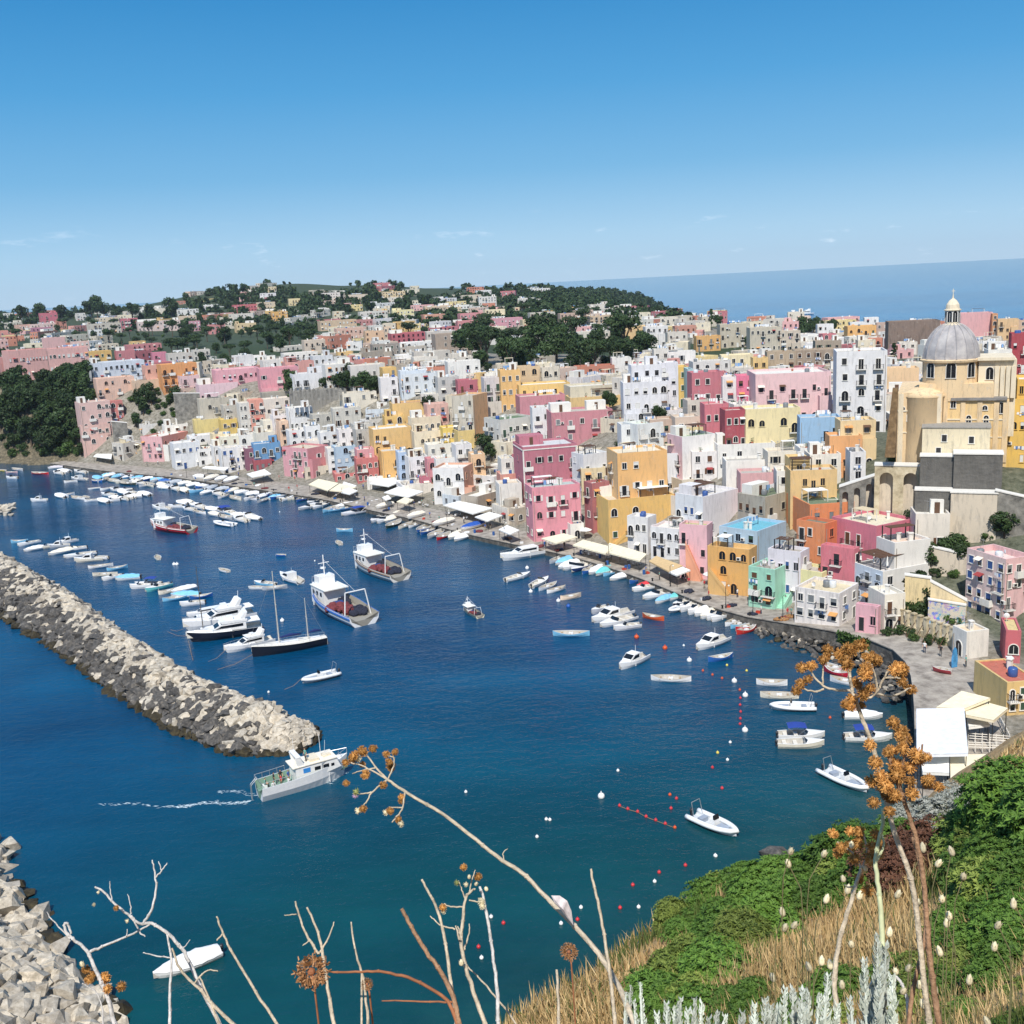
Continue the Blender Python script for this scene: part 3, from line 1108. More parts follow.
HZ = [
    # --- K1: left end of the harbour
    ('K1',40,40,190,405,750,None,(224,182,174),dict(label='tall pale pink tower house on the waterfront at the foot of the green cliff',F=dict(rows=6,cols=4,arch=.3,shut='none',miss=.4),b=9)),
    ('K1',30,30,190,552,756,None,(226,180,170),dict(F=dict(rows=3,cols=4,arch=.5,miss=.3,shut='none'),b=4,label='low pink front wing with arches at the foot of the pale pink tower house')),
    ('K1',100,100,345,250,None,13,(226,184,164),dict(F=dict(rows=4,cols=6,arch=.4,miss=.4))),
    ('K1',190,190,270,392,None,10,(214,122,118),dict(b=4)),
    ('K1',80,80,410,150,None,8,(204,214,232),dict(F=dict(rows=2,cols=10))),
    ('K1',410,410,515,165,None,8,(220,160,142),dict(F=dict(rows=2,cols=2))),
    ('K1',515,515,745,160,None,12,(228,152,74),dict(F=dict(rows=3,cols=5,shut='brown',balc=.8),label='orange house with tall balcony windows high on the left side of the town')),
    ('K1',345,345,510,262,None,7,(222,190,160),dict(F=dict(rows=1,cols=3,arch=.8))),
    ('K1',640,640,762,232,None,7,(226,188,192),{}),
    ('K1',20,20,130,82,None,7,(226,176,94),{}),
    ('K1',120,120,200,76,None,7,(196,104,84),{}),
    ('K1',230,230,350,70,None,8,(206,118,128),{}),
    ('K1',310,310,460,78,None,7,(164,80,96),dict(roof=(150,70,74))),
    ('K1',460,460,552,82,None,8,(214,120,150),{}),
    ('K1',300,300,520,34,None,6,(206,122,130),{}),
    ('K1',560,560,720,88,None,8,(196,190,184),{}),
    ('K1',720,720,830,65,None,6,(208,202,196),{}),
    ('K1',760,760,1010,288,None,8,(226,192,204),dict(F=dict(rows=1,cols=7,shut='dark',miss=0,balc=0),label='long pale lilac-pink house with a row of small windows above the stone arches')),
    ('K1',760,760,1015,380,None,11,(196,188,172),dict(dirt=.9,F=dict(rows=2,cols=6,arch=.7),b=5)),
    ('K1',385,540,690,618,780,None,(226,146,136),dict(colL=(228,170,176),yaw=48,F=dict(rows=2,cols=4),Lf=dict(rows=2,cols=4,miss=.1),label='pink waterfront house with a white roof and a large round-arched niche beside the stairs')),
    ('K1',540,540,690,548,None,6,(234,232,228),dict(b=6)),
    ('K1',615,615,765,665,832,None,(224,228,236),dict(F=dict(rows=2,cols=4,shut='blue'),b=7)),
    ('K1',730,730,905,515,None,8,(228,206,122),dict(F=dict(rows=1,cols=4))),
    ('K1',900,900,1005,512,None,8,(226,192,84),{}),
    ('K1',700,700,860,618,None,9,(230,231,236),dict(F=dict(arch=.3))),
    ('K1',850,850,962,603,None,10,(234,214,168),{}),
    ('K1',765,765,870,700,815,None,(236,236,238),dict(F=dict(arch=.5))),
    ('K1',865,865,960,680,812,None,(232,232,236),dict(F=dict(arch=.4,rows=2,cols=2))),
    # --- B upper
    ('B',60,60,235,402,None,9,(228,158,174),dict(F=dict(rows=2,cols=8,miss=.1),label='long pink house with many windows high above the left end of the harbour')),
    ('B',235,235,392,396,None,11,(224,146,162),dict(F=dict(rows=2,cols=5))),
    ('B',370,370,505,418,None,9,(228,230,238),dict(F=dict(rows=2,cols=4,shut='dark'))),
    ('B',500,500,615,380,None,10,(224,222,220),dict(F=dict(rows=3,cols=4))),
    ('B',600,600,735,385,None,10,(218,212,208),dict(F=dict(rows=2,cols=5))),
    ('B',730,730,785,392,None,9,(230,186,92),{}),
    ('B',720,720,790,432,None,9,(226,222,226),{}),
    ('B',800,800,905,405,None,10,(208,220,236),dict(F=dict(rows=2,cols=5))),
    ('B',250,250,345,362,None,7,(222,216,214),{}),
    ('B',340,340,455,370,None,7,(216,150,142),dict(roof=(150,90,80))),
    ('B',450,450,530,345,None,8,(206,210,218),{}),
    ('B',335,335,470,335,None,6,(230,226,222),{}),
    ('B',660,660,735,245,None,10,(232,190,150),{}),
    ('B',735,735,765,228,None,11,(226,196,168),{}),
    ('B',765,765,900,255,None,9,(196,88,104),dict(label='long raspberry red house in the distance behind the town')),
    ('B',545,545,665,235,None,8,(222,178,160),{}),
    ('B',415,415,500,282,None,8,(216,196,178),{}),
    ('B',905,905,1024,250,None,7,(196,188,180),{}),
    ('B',690,690,800,300,None,6,(150,140,132),{}),
    ('B',800,800,905,310,None,6,(178,170,160),{}),
    ('B',135,135,245,140,None,9,(206,92,106),dict(label='bright red house standing out on the distant slope left of the hilltop')),
    ('B',285,285,350,168,None,9,(232,176,80),{}),
    ('B',230,230,300,130,None,8,(222,200,170),{}),
    ('B',355,355,400,115,None,8,(236,212,156),{}),
    ('B',260,260,305,68,None,9,(232,212,168),{}),
    ('B',490,490,560,92,None,10,(232,220,214),{}),
    ('B',730,730,820,88,None,9,(234,206,160),{}),
    ('B',580,580,670,100,None,8,(228,206,184),{}),
    ('B',770,770,855,162,None,8,(234,222,160),{}),
    ('B',640,640,750,168,None,8,(216,210,204),{}),
    ('B',900,900,1005,145,None,8,(206,178,150),{}),
    ('B',895,895,960,180,None,9,(216,150,120),{}),
    ('B',620,620,690,200,None,8,(198,128,128),{}),
    ('B',480,480,625,205,None,8,(214,184,150),{}),
    # --- K2
    ('K2',0,0,120,365,None,10,(236,230,208),{}),
    ('K2',20,20,135,440,600,None,(234,234,238),dict(F=dict(rows=3,cols=3,shut='blue',arch=.3))),
    ('K2',130,130,176,432,580,None,(236,234,232),{}),
    ('K2',175,175,228,440,585,None,(146,84,112),dict(b=6,label='narrow purple house squeezed between white and blue ones on the waterfront')),
    ('K2',228,228,385,412,575,None,(84,150,206),dict(b=6,F=dict(rows=2,cols=4,shut='none',miss=.2),label='bright blue house above a dark red wall on the waterfront')),
    ('K2',222,222,330,515,588,None,(176,72,88),dict(b=3,F=dict(rows=1,cols=3),label='low dark red house at the foot of the bright blue one')),
    ('K2',395,575,692,440,632,None,(214,130,140),dict(colL=(222,152,166),yaw=40,F=dict(rows=2,cols=3),Lf=dict(rows=3,cols=5,shut='none',miss=.1),label='wide rose pink waterfront house with three rows of small windows')),
    ('K2',750,750,868,430,600,None,(168,198,226),dict(F=dict(rows=3,cols=3),label='pale blue waterfront house between the pink house and the rose red terraces')),
    ('K2',700,700,752,440,600,None,(228,226,226),{}),
    ('K2',740,740,990,605,655,None,(214,112,112),dict(F=dict(rows=1,cols=5,shut='none',arch=.5),b=8,roof=(200,130,122))),
    ('K2',870,870,1010,505,None,8,(206,106,106),dict(F=dict(rows=2,cols=4,arch=.4),roof=(196,120,108))),
    ('K2',875,875,985,447,None,9,(222,152,162),{}),
    ('K2',185,185,275,130,None,12,(230,150,130),dict(F=dict(rows=4,cols=3,miss=.3))),
    ('K2',275,275,455,125,None,9,(226,214,204),dict(F=dict(miss=.5))),
    ('K2',340,340,440,230,None,9,(230,222,226),{}),
    ('K2',435,435,590,182,None,12,(234,234,238),dict(F=dict(rows=3,cols=5,arch=.3))),
    ('K2',375,375,435,265,None,9,(236,196,166),{}),
    ('K2',440,440,560,325,None,9,(236,236,240),dict(F=dict(arch=.4))),
    ('K2',545,545,640,298,None,9,(232,234,240),dict(F=dict(rows=2,cols=2,arch=.9))),
    ('K2',20,20,132,165,None,10,(192,186,176),dict(dirt=.9,F=dict(arch=.5))),
    ('K2',120,120,192,150,None,13,(216,212,206),dict(F=dict(rows=4,cols=3,arch=.4))),
    ('K2',450,450,800,78,None,12,(146,143,138),dict(dirt=.9,clutter=False,F=dict(rows=1,cols=4,miss=.8),b=5,name='stone_bastion',label='long grey stone bastion with a toothed top above the white houses')),
    ('K2',270,270,452,84,None,6,(168,162,150),dict(dirt=.9,clutter=False,F=dict(rows=1,cols=3,miss=.7),b=5)),
    ('K2',785,785,1000,88,None,9,(224,216,200),dict(F=dict(miss=.6))),
    ('K2',720,720,900,185,None,9,(200,198,192),{}),
    ('K2',640,640,762,338,None,9,(222,226,232),{}),
    ('K2',868,868,978,318,None,12,(182,180,176),dict(F=dict(miss=.5),dirt=.8)),
    ('K2',592,592,720,225,None,9,(184,182,176),dict(dirt=.8)),
    ('K2',758,758,872,320,None,12,(230,224,226),{}),
    ('K2',230,230,350,340,None,8,(226,222,210),{}),
    ('K2',275,275,345,262,None,8,(222,216,200),{}),
    ('K2',120,120,232,355,None,8,(232,232,232),{}),
    ('K2',560,560,700,392,None,7,(232,226,222),{}),
    # --- K3
    ('K3',240,240,520,218,None,13,(232,188,108),dict(b=9,F=dict(rows=3,cols=5,miss=.5,arch=.3),label='broad ochre yellow house below its upper terrace in the middle of the town')),
    ('K3',325,325,472,122,None,9,(232,190,96),{}),
    ('K3',380,380,640,28,None,9,(230,188,108),dict(F=dict(rows=1,cols=5,shut='dark',balc=.7,miss=0),roof=(170,120,110),label='long ochre house with a row of dark tall windows on the upper town slope')),
    ('K3',636,636,790,34,None,10,(222,172,160),{}),
    ('K3',320,320,445,378,600,None,(236,180,84),dict(b=8,F=dict(rows=2,cols=2,arch=.3),label='mustard yellow house with outside stairs right behind the quay awnings')),
    ('K3',440,440,562,385,600,None,(168,194,230),dict(F=dict(rows=3,cols=2,shut='none'),label='pale blue house with a roof terrace between the mustard and the white ones')),
    ('K3',515,515,640,420,640,None,(234,234,240),dict(F=dict(rows=3,cols=3))),
    ('K3',636,636,705,430,None,8,(214,128,142),dict(b=4)),
    ('K3',590,590,668,568,655,None,(190,92,120),dict(b=3,label='small magenta pink stair house beside the white arched one on the quay')),
    ('K3',675,915,975,497,742,None,(226,166,136),dict(colL=(226,226,230),yaw=70,Lf=dict(rows=2,cols=3,arch=.95,shut='white',miss=.1),F=dict(rows=2,cols=2),label='white house with tall arched windows and a peach side wall on the quay')),
    ('K3',700,700,872,432,None,8,(230,232,234),{}),
    ('K3',845,845,962,330,None,10,(234,234,240),{}),
    ('K3',958,958,1060,400,None,9,(234,190,142),{}),
    ('K3',750,750,862,205,None,8,(236,204,76),dict(F=dict(rows=2,cols=4,miss=.4),label='vivid lemon yellow house beside the tan tower in the middle of the town')),
    ('K3',860,860,985,228,None,8,(232,200,112),{}),
    ('K3',520,520,735,132,None,10,(228,212,184),dict(F=dict(rows=2,cols=5,arch=.7,miss=.1))),
    ('K3',540,540,742,235,None,10,(230,214,184),dict(F=dict(rows=2,cols=5,arch=.4))),
    ('K3',100,100,242,182,None,12,(192,190,186),dict(dirt=.8)),
    ('K3',0,0,105,240,None,10,(214,206,214),{}),
    ('K3',640,640,850,330,None,7,(236,234,228),{}),
    # --- C
    ('C',205,290,348,502,None,15,(230,176,118),dict(colL=(202,194,178),dirt=.8,F=dict(rows=4,cols=1,miss=.8),Lf=dict(rows=4,cols=3),label='tall tan tower house with a stained grey side above the lemon yellow one')),
    ('C',335,400,535,600,None,10,(208,206,202),dict(roof=(92,124,92),F=dict(rows=2,cols=5,shut='green',miss=.1),label='grey-white house with a green flat roof and green shutters')),
    ('C',528,528,612,552,None,13,(232,236,242),dict(F=dict(rows=3,cols=2,shut='dark',balc=.8,miss=0))),
    ('C',400,400,480,402,None,13,(234,184,102),dict(F=dict(rows=3,cols=3))),
    ('C',470,470,560,388,None,10,(214,184,142),{}),
    ('C',475,475,680,462,None,8,(234,190,96),dict(clutter=False)),
    ('C',478,478,660,508,None,8,(206,128,144),{}),
    ('C',190,190,320,368,None,8,(232,230,228),dict(F=dict(rows=2,cols=4,miss=.3),label='cubic white house standing alone in front of the dark pine grove')),
    ('C',10,10,155,418,None,9,(214,222,232),{}),
    ('C',150,150,236,430,None,9,(190,190,190),{}),
    ('C',230,230,340,442,None,8,(190,94,114),{}),
    ('C',335,335,405,432,None,12,(206,200,206),dict(F=dict(rows=3,cols=2,balc=.8))),
    ('C',680,680,896,468,None,8,(206,196,172),dict(F=dict(miss=.6),label='long low stone-coloured building at the edge of the pine grove')),
    ('C',680,680,880,512,None,7,(226,190,118),dict(F=dict(rows=1,cols=6,miss=.5))),
    ('C',605,605,850,572,None,13,(204,126,140),dict(F=dict(rows=3,cols=5,balc=.5,shut='grey',miss=.1),b=10,label='large dusty rose house with a flat roof on the middle of the town slope')),
    ('C',875,875,992,228,None,9,(230,190,124),{}),
    ('C',985,985,1060,232,None,9,(226,224,226),{}),
    ('C',705,705,858,388,None,5,(196,120,92),dict(roof=(176,92,64),label='low house with a rust red roof in the pine grove')),
    ('C',848,848,922,352,None,7,(226,224,222),{}),
    ('C',710,710,840,250,None,9,(212,206,196),{}),
    ('C',600,600,700,222,None,8,(230,228,232),{}),
    ('C',490,490,610,200,None,9,(222,202,160),{}),
    ('C',370,370,490,195,None,8,(216,148,166),{}),
    ('C',230,230,375,205,None,8,(212,130,136),{}),
    ('C',240,240,330,175,None,8,(222,140,150),{}),
    ('C',90,90,180,180,None,8,(210,150,130),{}),
    ('C',100,100,205,150,None,7,(196,176,150),{}),
    ('C',315,315,385,108,None,9,(222,218,216),{}),
    ('C',0,0,95,252,None,9,(196,84,96),{}),
    ('C',105,105,225,248,None,8,(208,200,194),{}),
    ('C',140,140,300,258,None,10,(168,150,136),{}),
    ('C',470,470,540,235,None,8,(180,168,152),{}),
    ('C',540,540,640,262,None,8,(216,212,206),{}),
    ('C',185,185,245,150,None,8,(226,200,160),{}),
    ('C',460,460,515,150,None,9,(228,206,170),{}),
    ('C',340,340,420,160,None,9,(236,220,180),{}),
    ('C',530,530,600,75,None,9,(228,226,224),{}),
    ('C',305,305,365,82,None,8,(232,232,234),{}),
    ('C',520,520,620,172,None,9,(204,198,186),{}),
    ('C',640,640,720,175,None,9,(200,168,150),{}),
    ('C',740,740,850,185,None,9,(206,180,150),{}),
    ('C',55,55,150,350,None,6,(224,218,210),{}),
    ('C',55,55,200,330,None,6,(196,190,184),{}),
    # --- G
    ('G',125,175,410,348,625,None,(232,140,160),dict(roof=(170,186,184),trim=False,F=dict(rows=3,cols=4,shut='white',arch=.2,miss=.1),Lf=dict(rows=3,cols=2,arch=.3,miss=.3),label='bright pink house with a small corner balcony standing on the quay edge')),
    ('G',65,115,392,140,None,17,(192,104,126),dict(roof=(196,198,204),trim=True,F=dict(rows=3,cols=5,shut='dark',balc=.5,miss=.1),Lf=dict(rows=3,cols=1),label='tall deep pink house with white corner strips and a pale roof rim')),
    ('G',365,425,550,178,None,12,(232,234,240),dict(F=dict(rows=2,cols=3,shut='dark'),label='white cube house wedged between the deep pink and the big sandy yellow ones')),
    ('G',428,470,560,325,None,12,(178,96,102),dict(F=dict(rows=3,cols=2,miss=.4),label='dark brick-pink house in the gap between the bright pink and sandy yellow ones')),
    ('G',545,600,855,172,None,19,(238,180,96),dict(colL=(238,196,130),roof=(226,210,180),F=dict(rows=4,cols=4,shut='white',miss=.45),Lf=dict(rows=4,cols=1),label='biggest sandy yellow house with a pale flat roof and striped balcony awning')),
    ('G',470,560,892,412,640,None,(232,184,84),dict(colL=(234,196,96),F=dict(rows=2,cols=6,miss=.6,arch=.4),Lf=dict(rows=2,cols=2,miss=.6),par=.9,label='lower yellow terrace house with a planted roof terrace above the cream quay awning')),
    ('G',650,760,800,500,690,None,(222,222,226),dict(yaw=60,F=dict(rows=2,cols=1),Lf=dict(rows=2,cols=3,arch=.5))),
    ('G',770,925,990,560,715,None,(228,214,220),dict(colL=(232,234,240),yaw=62,F=dict(rows=2,cols=1),Lf=dict(rows=2,cols=4,shut='dark',arch=.3,balc=.6,miss=0),label='white waterfront house with arched and balconied windows left of the pink stair house')),
    ('G',5,5,110,330,520,None,(224,220,216),{}),
    ('G',0,0,120,280,None,9,(214,140,124),{}),
    ('G',5,5,70,200,None,12,(214,214,210),{}),
    ('G',620,620,770,25,None,10,(232,236,240),{}),
    ('G',415,415,540,250,None,9,(226,206,160),dict(b=5)),
    # --- H
    ('H',200,345,372,438,715,None,(232,180,192),dict(colL=(234,178,190),yaw=72,Lf=dict(rows=3,cols=3,arch=.3,miss=.4),F=dict(rows=0,cols=0),roof=(176,180,108),label='pink waterfront house with a diagonal outside staircase and an arched gate')),
    ('H',345,560,600,562,800,None,(226,176,92),dict(colL=(232,170,68),yaw=68,Lf=dict(rows=3,cols=4,arch=.6,shut='white',miss=.35),F=dict(rows=2,cols=1),par=.9,label='mustard orange waterfront house with two tall arches and a roof terrace')),
    ('H',405,600,748,468,None,9,(164,200,230),dict(colL=(176,206,230),roof=(74,176,204),yaw=58,F=dict(rows=1,cols=3,miss=.5),label='light blue house with a turquoise roof behind the mustard orange one')),
    ('H',555,690,782,665,868,None,(158,224,198),dict(colL=(150,216,192),roof=(150,140,132),yaw=62,Lf=dict(rows=3,cols=2,shut='brown',balc=.6,miss=0),F=dict(rows=2,cols=1,miss=.2),label='mint green waterfront house with brown balcony windows')),
    ('H',655,822,868,575,None,9,(226,222,236),dict(yaw=66,Lf=dict(rows=2,cols=4,shut='blue',miss=0),roof=(168,160,150),label='lilac-white house with blue shutters behind the mint green one')),
    ('H',785,930,1000,680,840,None,(234,226,160),dict(yaw=62,Lf=dict(rows=1,cols=3,arch=.6),label='pale yellow house between the mint green one and the peeling white one')),
    ('H',180,322,502,292,None,11,(230,228,236),dict(colL=(224,230,240),yaw=50,Lf=dict(rows=2,cols=4,shut='blue',miss=0,arch=.2),F=dict(rows=1,cols=2,miss=.8),roof=(208,206,206),label='large white house with blue windows and dark roof pergolas above the waterfront')),
    ('H',515,515,700,172,None,10,(222,164,168),dict(F=dict(rows=0,cols=0),label='blank pale pink wall house behind the white roof terraces')),
    ('H',130,130,268,70,None,10,(222,228,240),dict(F=dict(rows=2,cols=3))),
    ('H',265,265,445,62,None,9,(230,226,228),{}),
    ('H',440,440,662,108,None,10,(232,230,226),dict(F=dict(rows=2,cols=5))),
    ('H',655,655,865,62,None,9,(228,220,204),{}),
    ('H',700,700,775,160,None,10,(226,222,218),{}),
    ('H',770,770,1010,158,None,12,(228,188,118),dict(F=dict(rows=3,cols=5,miss=.4),label='sandy yellow house with a roof balcony above the orange houses')),
    ('H',770,770,870,98,None,12,(232,196,120),{}),
    ('H',500,640,822,292,None,9,(182,172,154),dict(dirt=.9,colL=(170,160,146),roof=(94,112,84),yaw=52,F=dict(rows=2,cols=3),Lf=dict(rows=2,cols=4,miss=0),label='weathered stone house with a dark green roof above the light blue one')),
    ('H',870,870,1030,75,None,9,(228,224,216),{}),
    # --- I
    ('I',125,125,425,272,None,8,(236,132,58),dict(roof=(104,124,96),F=dict(rows=2,cols=5,miss=.6),yaw=22,b=12,label='vivid orange house with a green flat roof')),
    ('I',70,190,240,352,None,10,(232,112,46),dict(colL=(236,138,66),yaw=56,roof=(120,124,100),Lf=dict(rows=3,cols=3,shut='dark',miss=.3),F=dict(rows=3,cols=1),label='darker orange lower house with dark windows beside the pink one')),
    ('I',218,405,568,362,None,8.5,(218,104,132),dict(colL=(222,112,138),yaw=48,roof=(212,204,180),F=dict(rows=2,cols=3,miss=.4),Lf=dict(rows=2,cols=4,miss=.4),label='upper deep pink house with a cream flat roof')),
    ('I',172,312,335,458,None,9,(222,108,128),dict(yaw=64,Lf=dict(rows=3,cols=3,shut='dark',miss=.6),b=None,label='rose pink house front below the deep pink one beside the white arched house')),
    ('I',310,428,622,552,705,None,(236,234,232),dict(colL=(206,222,242),yaw=42,roof=(206,200,196),Lf=dict(rows=3,cols=3,shut='grey',arch=.3,miss=.1),F=dict(rows=2,cols=3,miss=.6),dirt=.3,label='bluish white house with a big arch and a pergola terrace with folded parasols')),
    ('I',405,482,632,432,None,9,(238,236,234),dict(yaw=35,F=dict(rows=2,cols=3,miss=.8),Lf=dict(rows=2,cols=1,miss=.7),dirt=.3,roof=(220,190,170),label='upper white house with a rough blank side wall and a terrace with brown furniture')),
    ('I',570,570,715,310,None,8,(226,218,208),dict(F=dict(rows=1,cols=2,miss=.5))),
    ('I',62,248,330,645,782,None,(236,230,230),dict(dirt=.9,yaw=66,roof=(212,196,160),Lf=dict(rows=2,cols=4,shut='grey',miss=.1),F=dict(rows=2,cols=2),label='peeling white waterfront house with a torn roof beside the small pink one')),
    ('I',318,410,424,700,812,None,(232,168,184),dict(yaw=70,Lf=dict(rows=1,cols=2,shut='dark',miss=0),F=dict(rows=0,cols=0),roof=(226,170,180),label='small pink cabin house with a brick red lower wall on the quay road')),
    ('I',440,440,527,650,None,6,(232,226,214),dict(F=dict(rows=2,cols=2,arch=.5),yaw=30,b=5)),
    ('K4',708,905,1075,330,700,None,(232,182,186),dict(colL=(226,196,194),yaw=44,roof=(232,206,202),F=dict(rows=4,cols=3,miss=.5,shut='grey'),Lf=dict(rows=4,cols=4,shut='blue',miss=.15),par=1.0,label='tall pale pink house with a white lower front at the right edge')),
    ('K4',628,700,830,735,885,None,(226,222,216),dict(colL=(228,226,222),roof=(222,196,160),yaw=36,F=dict(rows=0,cols=0),Lf=dict(rows=1,cols=1,arch=1,miss=0),par=.3,label='low whitewashed house with an arched doorway below the tall pale pink one')),
    ('K4',915,915,1010,725,905,None,(204,88,104),dict(roof=(214,188,120),F=dict(rows=1,cols=1,miss=0),b=6,par=.2,label='low raspberry pink house with a sandy roof at the right edge')),
    ('L',930,930,1100,300,470,None,(222,186,110),dict(colL=(222,190,112),roof=(190,92,66),F=dict(rows=2,cols=3,shut='green',miss=0),b=8,par=.15,yaw=30,label='yellow house with green shutters and a terracotta roof by the ramp')),
    # --- D
    ('D',125,125,246,382,None,15,(226,228,238),dict(F=dict(rows=4,cols=3,arch=.6,miss=.1,shut='dark'),label='tall white house with dark arched loggias on the right half of the town')),
    ('D',92,92,272,452,None,12,(228,230,240),dict(F=dict(rows=3,cols=5,arch=.4,miss=.2))),
    ('D',240,240,312,372,None,13,(224,224,236),{}),
    ('D',308,308,352,388,None,11,(230,190,84),{}),
    ('D',350,350,372,396,None,11,(170,210,218),{}),
    ('D',367,367,492,412,None,12,(196,104,120),dict(F=dict(rows=3,cols=3,shut='dark',miss=.1),label='deep rose house with dark windows on the upper right slope')),
    ('D',490,490,548,428,None,10,(226,222,226),{}),
    ('D',546,546,622,424,None,10,(226,104,146),dict(label='bright magenta house on the upper right slope')),
    ('D',622,622,925,418,None,12,(232,188,194),dict(F=dict(rows=2,cols=7,shut='dark',balc=.5,miss=.1),b=14,label='long pale pink palace with a terrace left of the tall white house')),
    ('D',418,418,516,538,None,11,(216,108,126),dict(F=dict(rows=2,cols=3))),
    ('D',500,500,584,562,None,13,(176,62,80),dict(F=dict(rows=3,cols=3,shut='dark',miss=0),label='crimson house with dark windows on the upper right slope')),
    ('D',582,582,802,558,None,11,(236,218,160),dict(F=dict(rows=2,cols=5,arch=.6,miss=.1),label='butter yellow house with arches below the long pale pink palace')),
    ('D',800,800,964,592,None,10,(138,184,226),dict(F=dict(rows=2,cols=4,arch=.4),label='sky blue house below the tall white house near the church')),
    ('D',962,962,1070,604,None,9,(234,204,148),{}),
    ('D',268,328,462,668,None,13,(236,234,236),dict(colL=(230,188,200),roof=(150,176,140),F=dict(rows=2,cols=2,miss=.7),label='white house with a pink left side and a pale green roof')),
    ('D',90,150,268,618,None,10,(230,236,240),dict(roof=(206,216,200))),
    ('D',320,320,476,632,None,7,(230,214,150),{}),
    ('D',485,485,614,342,None,7,(232,216,172),{}),
    ('D',612,612,672,352,None,8,(230,190,112),{}),
    ('D',668,668,782,328,None,9,(178,158,132),dict(dirt=.9)),
    ('D',780,780,962,322,None,9,(166,146,126),dict(dirt=.9)),
    ('D',270,270,382,328,None,7,(226,224,224),{}),
    ('D',215,215,275,318,None,8,(216,212,206),{}),
    ('D',372,372,525,368,None,6,(214,212,212),{}),
    ('D',385,385,482,266,None,7,(228,172,88),{}),
    ('D',80,80,196,228,None,10,(226,190,130),dict(F=dict(rows=3,cols=4),label='sandy apartment house rising from the pine grove')),
    ('D',182,182,272,228,None,10,(226,224,226),{}),
    ('D',480,480,600,218,None,11,(196,186,166),dict(F=dict(rows=3,cols=6))),
    ('D',600,600,728,232,None,11,(200,190,172),dict(F=dict(rows=3,cols=6))),
    ('D',720,720,802,245,None,9,(206,190,172),{}),
    ('D',300,300,385,225,None,8,(206,140,120),{}),
    ('D',870,870,935,218,None,8,(232,232,236),{}),
    ('D',270,270,350,250,None,8,(206,200,192),{}),
    ('D',300,300,400,590,None,8,(208,188,172),{}),
    ('D',200,200,330,600,None,8,(196,168,150),{}),
    ('D',350,350,440,522,None,7,(206,196,186),{}),
    ('D',470,470,700,700,None,8,(232,230,228),{}),
    # --- E
    ('E',168,168,400,375,None,18,(232,232,238),dict(F=dict(rows=5,cols=3,shut='dark',balc=.5,arch=.15,miss=0),b=11,yaw=4,label='tall white tower-like house left of the church dome')),
    ('E',398,398,545,450,None,10,(234,194,144),dict(F=dict(rows=1,cols=2))),
    ('E',185,185,348,690,None,10,(234,204,148),{}),
    ('E',135,135,286,760,None,9,(236,166,92),dict(F=dict(rows=1,cols=3,shut='dark'),label='small orange house below the tall white tower-like one')),
    ('E',230,230,302,832,None,9,(230,230,236),{}),
    ('E',0,0,140,815,None,8,(232,232,232),{}),
    ('E',735,735,882,198,None,13,(224,162,168),dict(F=dict(rows=0,cols=0),label='blank pink block behind the church lantern')),
    ('E',880,880,905,200,None,12,(220,150,90),{}),
    ('E',905,905,1000,225,None,10,(224,184,130),{}),
    ('E',218,218,352,258,None,9,(234,176,88),dict(F=dict(rows=2,cols=4,arch=.5))),
    ('E',350,350,408,242,None,10,(192,162,148),{}),
    ('E',405,405,642,238,None,13,(132,110,98),dict(dirt=.9,F=dict(rows=2,cols=4,miss=.8),clutter=False,label='long dark brown stone building in front of the open sea left of the dome')),
    ('E',968,968,1050,290,None,16,(178,42,62),dict(F=dict(rows=3,cols=2,shut='white',miss=0),label='dark crimson house with white window frames at the right edge')),
    ('E',70,70,190,325,None,8,(170,152,134),{}),
    ('E',230,230,300,240,None,7,(230,232,236),{}),
    ('E',295,295,360,218,None,7,(232,232,236),{}),
    ('E',860,860,970,365,None,12,(228,226,222),{}),
    ('E',970,970,1040,230,None,9,(206,170,140),{}),
    ('E',868,868,1085,590,900,None,(236,190,58),dict(yaw=3,dirt=.4,F=dict(rows=4,cols=5,miss=.45,shut='white',balc=0,arch=.15),b=7,clutter=False,label='vivid yellow house right beside the domed church')),
    ('E',975,975,1085,500,900,None,(238,186,40),dict(yaw=3,dirt=.3,F=dict(rows=5,cols=2,miss=.3,shut='white',balc=0),b=9,clutter=False,label='taller golden yellow house at the right edge behind the vivid yellow one')),
    # --- K6 far left
    ('K6',60,60,370,560,None,13,(228,166,160),dict(F=dict(rows=2,cols=12,shut='white',miss=0,balc=0),b=12,roof=(214,142,124),label='very long pink palace with a row of tall white-framed windows above the cliff')),
    ('K6',370,370,690,545,None,12,(230,172,168),dict(F=dict(rows=2,cols=9,shut='white',miss=0,balc=0),b=12,roof=(214,142,124),label='right wing of the long pink palace beside the ochre house')),
    ('K6',345,345,510,458,None,14,(232,176,176),dict(F=dict(rows=0,cols=0))),
    ('K6',0,0,130,610,None,10,(214,140,136),{}),
    ('K6',560,560,700,488,None,10,(232,190,182),{}),
    ('K6',300,300,655,640,None,4,(222,220,214),dict(F=dict(rows=1,cols=8,miss=.4),clutter=False,b=6)),
    ('K6',640,640,875,570,None,8,(228,182,92),{}),
    ('K6',310,310,450,262,None,11,(210,100,120),dict(F=dict(rows=2,cols=4),label='far rose red building with a small bell dome on the left horizon')),
    ('K6',440,440,520,320,None,8,(206,130,110),{}),
    ('K6',240,240,440,350,None,7,(220,190,186),{}),
    ('K6',250,250,400,378,None,7,(190,120,150),{}),
    ('K6',120,120,245,355,None,8,(216,168,150),{}),
    ('K6',0,0,130,400,None,8,(220,140,130),{}),
    ('K6',0,0,60,470,None,8,(228,176,170),{}),
    ('K6',700,700,950,350,None,9,(206,196,182),{}),
